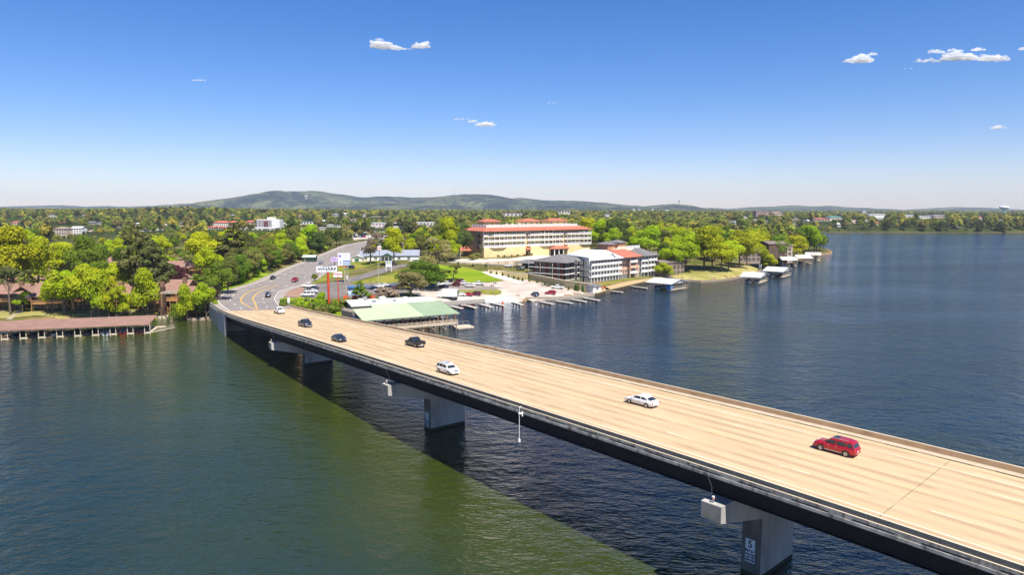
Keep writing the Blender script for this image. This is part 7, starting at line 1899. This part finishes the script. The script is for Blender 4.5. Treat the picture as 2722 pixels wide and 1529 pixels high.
# narrow conical shrubs in a row along the yellow walls
CS = [(1218,704,8),(1257,709,8),(1292,714,8),(1305,728,8),(1320,731,9),(1336,734,9),(1352,738,9),(1366,742,9),(1378,745,9),(1389,748,9),(1407,749,8),(1428,753,9),(1449,758,9),(1473,763,9),(1493,768,9),(1511,772,9),(1530,774,20),(1536,775,22),(1549,777,21),(1571,778,18)]
cnt = 'first second third fourth fifth sixth seventh eighth ninth tenth eleventh twelfth thirteenth fourteenth fifteenth sixteenth seventeenth eighteenth nineteenth last'.split()
for i, (x, y, h) in enumerate(CS):
    keytree('cone', 'dark', x, y, y-h-2, 5.0 if h < 12 else 8, 'clipped conical evergreen, %s of twenty from the left along the yellow walls' % cnt[i])['group'] = 'clipped conical evergreens along the yellow walls'
# small plants at the foot of the yellow facade
for i in range(16):
    q = yb.matrix_basis if False else None
    u = 8+i*1.55; p = Y0+Vector((math.cos(YA)*u+math.sin(YA)*1.6, math.sin(YA)*u-math.cos(YA)*1.6, 0)); p.z = ground(p.x, p.y)+.1
    tree('bush', 'dark' if i % 2 else 'russet', p, 1.2 if i % 3 else 1.8, 'small planting at the foot of the yellow facade, '+ORD(i+1)+' from left', .8, 'small plants at the foot of the yellow facade')
# woods: individual trees by zone (foot positions on the ground), fixed order
def occl(p, h, wpx=12):
    """keep the sight to the town's houses open: is this tree over one of them?"""
    x, yb_ = PX(p); yt = PX((p.x, p.y, p.z+h))[1]
    for (lb, bx, by, bw, bh, *_) in FB:
        if bx-5 < x < bx+bw+5 and yb_ > by-2 and yt < by-bh*.25: return True
    for bx, by, bw, bh in ((113, 656, 52, 26), (681, 609, 60, 25), (1020, 612, 66, 20), (935, 634, 95, 16)):
        if bx-5 < x < bx+bw+5 and yb_ > by-2 and yt < by-bh*.15: return True
    return False
rw = np.array([(q[0], q[1]) for q in ROADC]); rs = np.array([(q[0], q[1]) for q in SIDEC])
def near_road(p, d=14): return np.hypot(rw[:, 0]-p.x, rw[:, 1]-p.y).min() < d or np.hypot(rs[:, 0]-p.x, rs[:, 1]-p.y).min() < 7
placed = []
def zone(label, poly, n, hr, mix, sep=6.5, tries=4000):
    xs = [q[0] for q in poly]; ys = [q[1] for q in poly]; k = 0
    for _ in range(tries):
        if k >= n: break
        x = R.uniform(min(xs), max(xs)); y = R.uniform(min(ys), max(ys))
        if not in_poly(np.array([x]), np.array([y]), poly)[0]: continue
        p = GP(x, y); h = R.uniform(*hr); kd, cl = R.choices([(a, b) for a, b, _ in mix], [c for _, _, c in mix])[0]
        if kd == 'pine': h *= 1.15
        if near_road(p) or any((p.x-a)**2+(p.y-b)**2 < sep*sep for a, b in placed): continue
        if occl(p, h): 
            h *= .6
            if occl(p, h): continue
        if sdist(np.array([p.x]), np.array([p.y]))[0] < 2: continue
        kn = 'pine' if kd == 'pine' else 'broadleaf'
        tree(kd, cl, p, h, '%s %s tree %s' % (CNAME[cl], kn, label), R.uniform(.85, 1.15) if kd != 'pine' else R.uniform(.9, 1.3), '%s %s trees %s' % (CNAME[cl], kn, label))
        placed.append((p.x, p.y)); k += 1
MIXW = [('broad','lime',3),('broad','green',3),('pine','pine',4),('broad','olive',2),('broad','yellow',1.5),('pine','dark',1.5),('broad','dark',1.2)]
zone('at the highway wood edge', [(612,768),(640,752),(700,727),(760,706),(815,692),(800,684),(720,700),(650,722),(600,745)], 34, (8, 13), [('broad','lime',4),('broad','green',3),('broad','olive',2),('open','olive',1),('bush','green',.01)], 4.5)
zone('in the highway wood', [(560,735),(650,718),(740,695),(830,680),(870,668),(860,648),(700,655),(560,680)], 62, (12, 18), MIXW, 5.5)
zone('in the tall pine stand', [(745,672),(870,676),(925,662),(925,650),(760,650)], 34, (15, 19), [('pine','pine',5),('pine','dark',3),('broad','olive',1)], 5)
zone('on the left shore hill', [(0,770),(120,740),(280,722),(420,715),(560,705),(560,660),(250,675),(0,700)], 34, (9, 14), [('broad','yellow',3),('broad','green',3),('pine','pine',2),('broad','lime',3),('broad','olive',2),('broad','dark',1.5)], 7)
zone('above the left townhouses', [(0,690),(250,668),(560,655),(560,640),(250,650),(0,668)], 34, (10, 15), [('broad','yellow',3),('broad','green',2.5),('pine','pine',2),('broad','olive',2.5),('broad','cream',1)], 7)
zone('behind the white shop', [(940,688),(1160,690),(1180,672),(1170,650),(940,655)], 30, (10, 15), [('broad','yellow',3),('broad','green',2.5),('pine','pine',2.5),('broad','olive',2)], 6)
zone('behind the yellow building', [(1190,655),(1560,655),(1580,640),(1190,640)], 16, (12, 17), [('pine','pine',4),('broad','dark',3),('broad','olive',1)], 9)
zone('between yellow building and point', [(1575,665),(1700,690),(1800,690),(1800,642),(1575,640)], 32, (12, 17), [('broad','yellow',3),('broad','lime',3),('broad','dark',2),('broad','olive',2),('broad','cream',1.5)], 6.5)
zone('on the wooded point', [(1800,700),(1870,700),(1960,695),(2020,690),(2060,672),(2060,648),(1800,645)], 50, (12, 17), [('broad','yellow',6),('broad','lime',3),('broad','olive',1.5),('broad','cream',1.5),('broad','green',1)], 6)
zone('near the tip of the point', [(2060,682),(2140,678),(2190,668),(2150,660),(2070,655)], 9, (10, 14), [('broad','lime',3),('broad','green',3)], 7)
_g = {}
for o in bpy.data.objects:
    if o.get('group') and o.get('category') == 'tree' and ' tree ' in o['label']: _g.setdefault(o['label'], []).append(o)
for lb, l in _g.items():
    if len(l) < 2: continue
    l.sort(key=lambda o: PX(o.location)[0])
    for i, o in enumerate(l): o['label'] = lb+', '+ORD(i+1)+' from left'
# far woods: one mass, thousands of crowns on points
def forest(name, pts, hs, protos, mixw, seed, **kw):
    rng = np.random.default_rng(seed)
    cl = bpy.data.collections.new(name+'_kinds')
    for i, (me, mm, wf) in enumerate(protos):
        o = bpy.data.objects.new('kind_%02d' % i, me); cl.objects.link(o); o.material_slots[0].link = 'OBJECT'; o.material_slots[0].material = mm
    me = bpy.data.meshes.new(name); me.vertices.add(len(pts)); me.vertices.foreach_set('co', np.array(pts, dtype=np.float32).ravel())
    for nm, ty, da in (('hh', 'FLOAT', hs), ('ww', 'FLOAT', [0]*len(pts)), ('rr', 'FLOAT', rng.random(len(pts))*6.28), ('kk', 'INT', rng.choice(len(protos), len(pts), p=np.array(mixw)/sum(mixw)))):
        at = me.attributes.new(nm, ty, 'POINT'); at.data.foreach_set('value', np.array(da, dtype=np.float32 if ty == 'FLOAT' else np.int32))
    o = ob(name, me, **kw)
    ng = bpy.data.node_groups.new(name, 'GeometryNodeTree'); ng.interface.new_socket('Geometry', in_out='INPUT', socket_type='NodeSocketGeometry'); ng.interface.new_socket('Geometry', in_out='OUTPUT', socket_type='NodeSocketGeometry')
    N = ng.nodes; L = ng.links; gi = N.new('NodeGroupInput'); go = N.new('NodeGroupOutput'); ip = N.new('GeometryNodeInstanceOnPoints'); ci = N.new('GeometryNodeCollectionInfo')
    ci.inputs['Collection'].default_value = cl; ci.inputs['Separate Children'].default_value = True; ci.inputs['Reset Children'].default_value = True
    def attr(nm, ty):
        a = N.new('GeometryNodeInputNamedAttribute'); a.data_type = ty; a.inputs['Name'].default_value = nm; return a.outputs[0]
    L.new(gi.outputs[0], ip.inputs['Points']); L.new(ci.outputs[0], ip.inputs['Instance']); ip.inputs['Pick Instance'].default_value = True
    L.new(attr('kk', 'INT'), ip.inputs['Instance Index']); cx = N.new('ShaderNodeCombineXYZ'); L.new(attr('rr', 'FLOAT'), cx.inputs[2])
    er = N.new('FunctionNodeEulerToRotation'); L.new(cx.outputs[0], er.inputs[0]); L.new(er.outputs[0], ip.inputs['Rotation']); L.new(attr('hh', 'FLOAT'), ip.inputs['Scale'])
    L.new(ip.outputs[0], go.inputs[0])
    md = o.modifiers.new('instances', 'NODES'); md.node_group = ng
    return o
def shrink(me, k, s):      # cheaper crown for far use
    n = len(me.polygons); co = np.empty(len(me.vertices)*3); me.vertices.foreach_get('co', co); co = co.reshape(n, 4, 3); sel = np.arange(0, n, k); q = co[sel]; c = q.mean(1, keepdims=True)
    q = c+(q-c)*s; m2 = bpy.data.meshes.new('far_crown'); V = q.reshape(-1, 3); m = len(sel)
    m2.vertices.add(4*m); m2.vertices.foreach_set('co', V.ravel()); m2.loops.add(4*m); m2.loops.foreach_set('vertex_index', np.arange(4*m)); m2.polygons.add(m); m2.polygons.foreach_set('loop_start', np.arange(0, 4*m, 4)); m2.polygons.foreach_set('loop_total', np.full(m, 4))
    m2.materials.append(LM['green']); m2.update(); return m2
fb = [shrink(TP['broad'][i][0], 9, 3.0) for i in range(4)]+[shrink(TP['round'][0][0], 9, 3.0)]; fp = [shrink(TP['pine'][i][0], 8, 3.0) for i in range(3)]
FLM = {k: leafmat('far_'+k+'_leaves', tuple(a*b for a, b in zip(c1, (1.3, 1.15, 1.0))), tuple(a*b for a, b in zip(c2, (1.3, 1.18, 1.0))), .3) for k, c1, c2 in (('yellow', (.30, .30, .04), (.40, .38, .07)), ('lime', (.20, .27, .04), (.31, .36, .07)), ('green', (.10, .16, .03), (.18, .23, .05)), ('olive', (.16, .17, .05), (.25, .24, .09)), ('pine', (.045, .062, .025), (.09, .11, .045)))}
protos = [(fb[0], FLM['yellow'], 1), (fb[1], FLM['lime'], 1), (fb[2], FLM['green'], 1), (fb[3], FLM['green'], 1), (fb[4], FLM['olive'], 1), (fb[0], FLM['olive'], 1), (fp[0], FLM['pine'], 1), (fp[1], FLM['pine'], 1), (fp[2], FLM['pine'], 1), (fb[2], FLM['pine'], 1)]
rng = np.random.default_rng(3)
def scatter(y0, y1, sp):
    out = []
    y = y0
    while y < y1:
        x0 = -.80*y-40; n = int(1.6*y/sp); xs = x0+np.arange(n)*sp+rng.uniform(-.45, .45, n)*sp; ys = y+rng.uniform(-.5, .5, n)*sp
        out.append(np.c_[xs, ys]); y += sp
    return np.concatenate(out)
pts, hs = [], []
for y0, y1, sp, hm_ in ((470, 1100, 9.0, (11, 16)), (1100, 2100, 14, (12, 17)), (2100, 4600, 30, (14, 20))):
    S = scatter(y0, y1, sp); sd_ = sdist(S[:, 0], S[:, 1]); S = S[sd_ > np.where(S[:, 1] > 800, 1.5, 8)]
    for x, y in S:
        z = ground(x, y); h = rng.uniform(*hm_); p = Vector((x, y, z)); px_, py_ = PX(p)
        if y < 600 and (py_ > 646 or (x > -130 and x < 160 and y < 500) or (px_ > 1790 and y < 560 and py_ > 640)): continue
        if abs(x+100) < 13 and y < 900: continue
        if y > 700 and math.sin(x*.006+1.3)*math.sin(y*.004+x*.002) > .93: continue
        if occl(p, h):
            h *= .55
            if occl(p, h):
                h *= .5
                if y < 560 or occl(p, h): continue
        pts.append((x, y, z-.3)); hs.append(h)
cut = [i for i, p in enumerate(pts) if p[1] < 1200]
forest('far_woods', pts, hs, protos, [1.6, 2, 2.6, 2.2, 2, 1.6, 2.2, 2.2, 2.0, 1.2], 4, kind='stuff', label='mixed spring woods stretching to the hills', category='woods')
# undergrowth on the wood floor near the highway and weeds on the banks
up, uh = [], []

for _ in range(2600):
    x = R.uniform(-240, -100); y = R.uniform(235, 430); p = Vector((x, y, ground(x, y)))
    if near_road(p, 15) or sdist(np.array([x]), np.array([y]))[0] < 30: continue
    if PX(p)[0] > 560 or R.random() < .25: up.append(tuple(p)); uh.append(R.uniform(1.5, 4))
for _ in range(900):
    q = GP(R.uniform(745, 930), R.uniform(800, 846))
    if q.y > 195 and sdist(np.array([q.x]), np.array([q.y]))[0] > .5 and R.random() < .35: up.append(tuple(q)); uh.append(R.uniform(.5, 1.6))
bs = [shrink(TP['bush'][i][0], 3, 1.6) for i in range(3)]
forest('undergrowth', up, uh, [(bs[0], LM['green'], 1), (bs[1], LM['olive'], 1), (bs[2], LM['lime'], 1), (bs[0], LM['bare'], 1)], [3, 2, 2, .5], 9, kind='stuff', label='low bushes and weeds under the trees', category='undergrowth')
# rocks at the abutment
for i in range(14):
    q = G(R.uniform(500, 575), R.uniform(842, 850), .3); m = MB(); s = R.uniform(.5, 1.4)
    m.prism([(s*math.cos(a)*R.uniform(.7, 1), s*math.sin(a)*R.uniform(.7, 1)) for a in np.linspace(0, 5.3, 6)], -.3, s*.35, top=[(s*.6*math.cos(a), s*.6*math.sin(a)) for a in np.linspace(0, 5.3, 6)])
    o = m.build('rock', M('shore_rock', (.22, .17, .12), .9, (.34, .28, .21), 1.5)); o.location = q; o['label'] = 'brown shore rock between the lakeside lawn and the bridge abutment'; o['category'] = 'rock'; o['group'] = 'shore rocks by the abutment'

# ------------------------------------------------------------ clouds
cl_m = bpy.data.materials.new('cloud'); cl_m.use_nodes = True; nt = cl_m.node_tree; N = nt.nodes; L = nt.links; N.remove(N['Principled BSDF'])
df = N.new('ShaderNodeBsdfDiffuse'); df.inputs[0].default_value = (.99, .99, .99, 1); tl = N.new('ShaderNodeBsdfTranslucent'); tl.inputs[0].default_value = (.99, .99, .99, 1); a1 = N.new('ShaderNodeMixShader'); a1.inputs[0].default_value = .6
L.new(df.outputs[0], a1.inputs[1]); L.new(tl.outputs[0], a1.inputs[2]); tp = N.new('ShaderNodeBsdfTransparent'); lw_ = N.new('ShaderNodeLayerWeight'); lw_.inputs[0].default_value = .5
mr = N.new('ShaderNodeMapRange'); mr.interpolation_type = 'SMOOTHERSTEP'; mr.inputs[1].default_value = .05; mr.inputs[2].default_value = .95; mr.inputs[3].default_value = .36; mr.inputs[4].default_value = 0.0
L.new(lw_.outputs['Facing'], mr.inputs[0]); mx_ = N.new('ShaderNodeMixShader'); L.new(mr.outputs[0], mx_.inputs[0]); L.new(tp.outputs[0], mx_.inputs[1]); L.new(a1.outputs[0], mx_.inputs[2]); L.new(mx_.outputs[0], N['Material Output'].inputs[0])
def ico(sub=2):
    bm = bmesh.new(); bmesh.ops.create_icosphere(bm, subdivisions=sub, radius=1); v = [tuple(q.co) for q in bm.verts]; f = [[w.index for w in q.verts] for q in bm.faces]; bm.free(); return v, f
IV, IF = ico()
def cloud(label, parts, dist=9000):
    m = MB(); rr = random.Random(hash(label) % 1000 if False else len(label)*7)
    c = D(parts[0][0], parts[0][1], dist); k = dist/FPX
    for (px, py, w, h, n) in parts:
        for i in range(n):
            a = rr.uniform(-1, 1); x = px+a*w/2*.85; e = math.sqrt(max(.05, 1-a*a)); y = py+h*.32-abs(rr.gauss(0, .5))*h*.6*e; s = rr.uniform(.16, .42)*h*e*k+.05*h*k
            q = D(x, y, dist+rr.uniform(-1, 1)*h*k*1.5)-c; sx = rr.uniform(1.2, 2.4)
            m.add([(q.x+v[0]*s*sx, q.y+v[1]*s*sx, q.z+v[2]*s) for v in IV], IF)
    o = m.build('cloud', cl_m, None, True); o.location = c; tag(o, label, 'cloud', 'small white clouds'); return o
cloud('ragged white cloud with two puffs high left of the middle', [(1015, 118, 70, 20, 50), (1048, 124, 50, 14, 30), (1000, 110, 40, 9, 18), (1118, 120, 56, 15, 40), (1130, 112, 30, 8, 12), (1080, 128, 40, 6, 12)])
cloud('thin small white cloud high on the left', [(527, 212, 48, 5, 24)])
cloud('small white cloud with a thin tail low in the middle', [(1290, 329, 66, 12, 50), (1226, 316, 54, 5, 22), (1256, 321, 30, 8, 16)])
cloud('tiny faint wisp right of the middle', [(1468, 272, 32, 4, 9)])
cloud('white cloud left of the biggest one at the upper right', [(2285, 156, 84, 18, 56), (2258, 162, 46, 7, 18), (2318, 142, 40, 7, 14), (2290, 146, 40, 8, 14)])
cloud('biggest white cloud streak at the upper right', [(2550, 148, 110, 22, 80), (2640, 153, 100, 16, 56), (2470, 160, 100, 9, 34), (2490, 136, 60, 9, 24), (2600, 130, 44, 9, 20), (2540, 132, 50, 8, 20)])
cloud('small flat white cloud at the right edge above the lake', [(2655, 338, 56, 9, 34)])
cloud('scrap of white cloud cut by the top right edge', [(2717, 127, 16, 9, 12)])
cloud('faint wisp below the biggest cloud', [(2413, 181, 30, 4, 8)])

# ------------------------------------------------------------ haze
HAZE = 5.6e-5
m = bpy.data.materials.new('haze'); m.use_nodes = True; nt = m.node_tree; nt.nodes.remove(nt.nodes['Principled BSDF']); pv = nt.nodes.new('ShaderNodeVolumePrincipled')
pv.inputs['Color'].default_value = (.76, .86, 1.0, 1); pv.inputs['Density'].default_value = HAZE; pv.inputs['Anisotropy'].default_value = 0
nt.links.new(pv.outputs[0], nt.nodes['Material Output'].inputs['Volume'])
o = MB().box(-9500, -700, -6, 9500, 10500, 245).build('haze', m, kind='stuff')
o.display_type = 'WIRE'
print('TREES', NT[0], 'FOREST', len(pts), 'OBJ', len(bpy.data.objects), 'TRI', sum(len(o.data.polygons)*2 for o in bpy.data.objects if o.type == 'MESH' ))
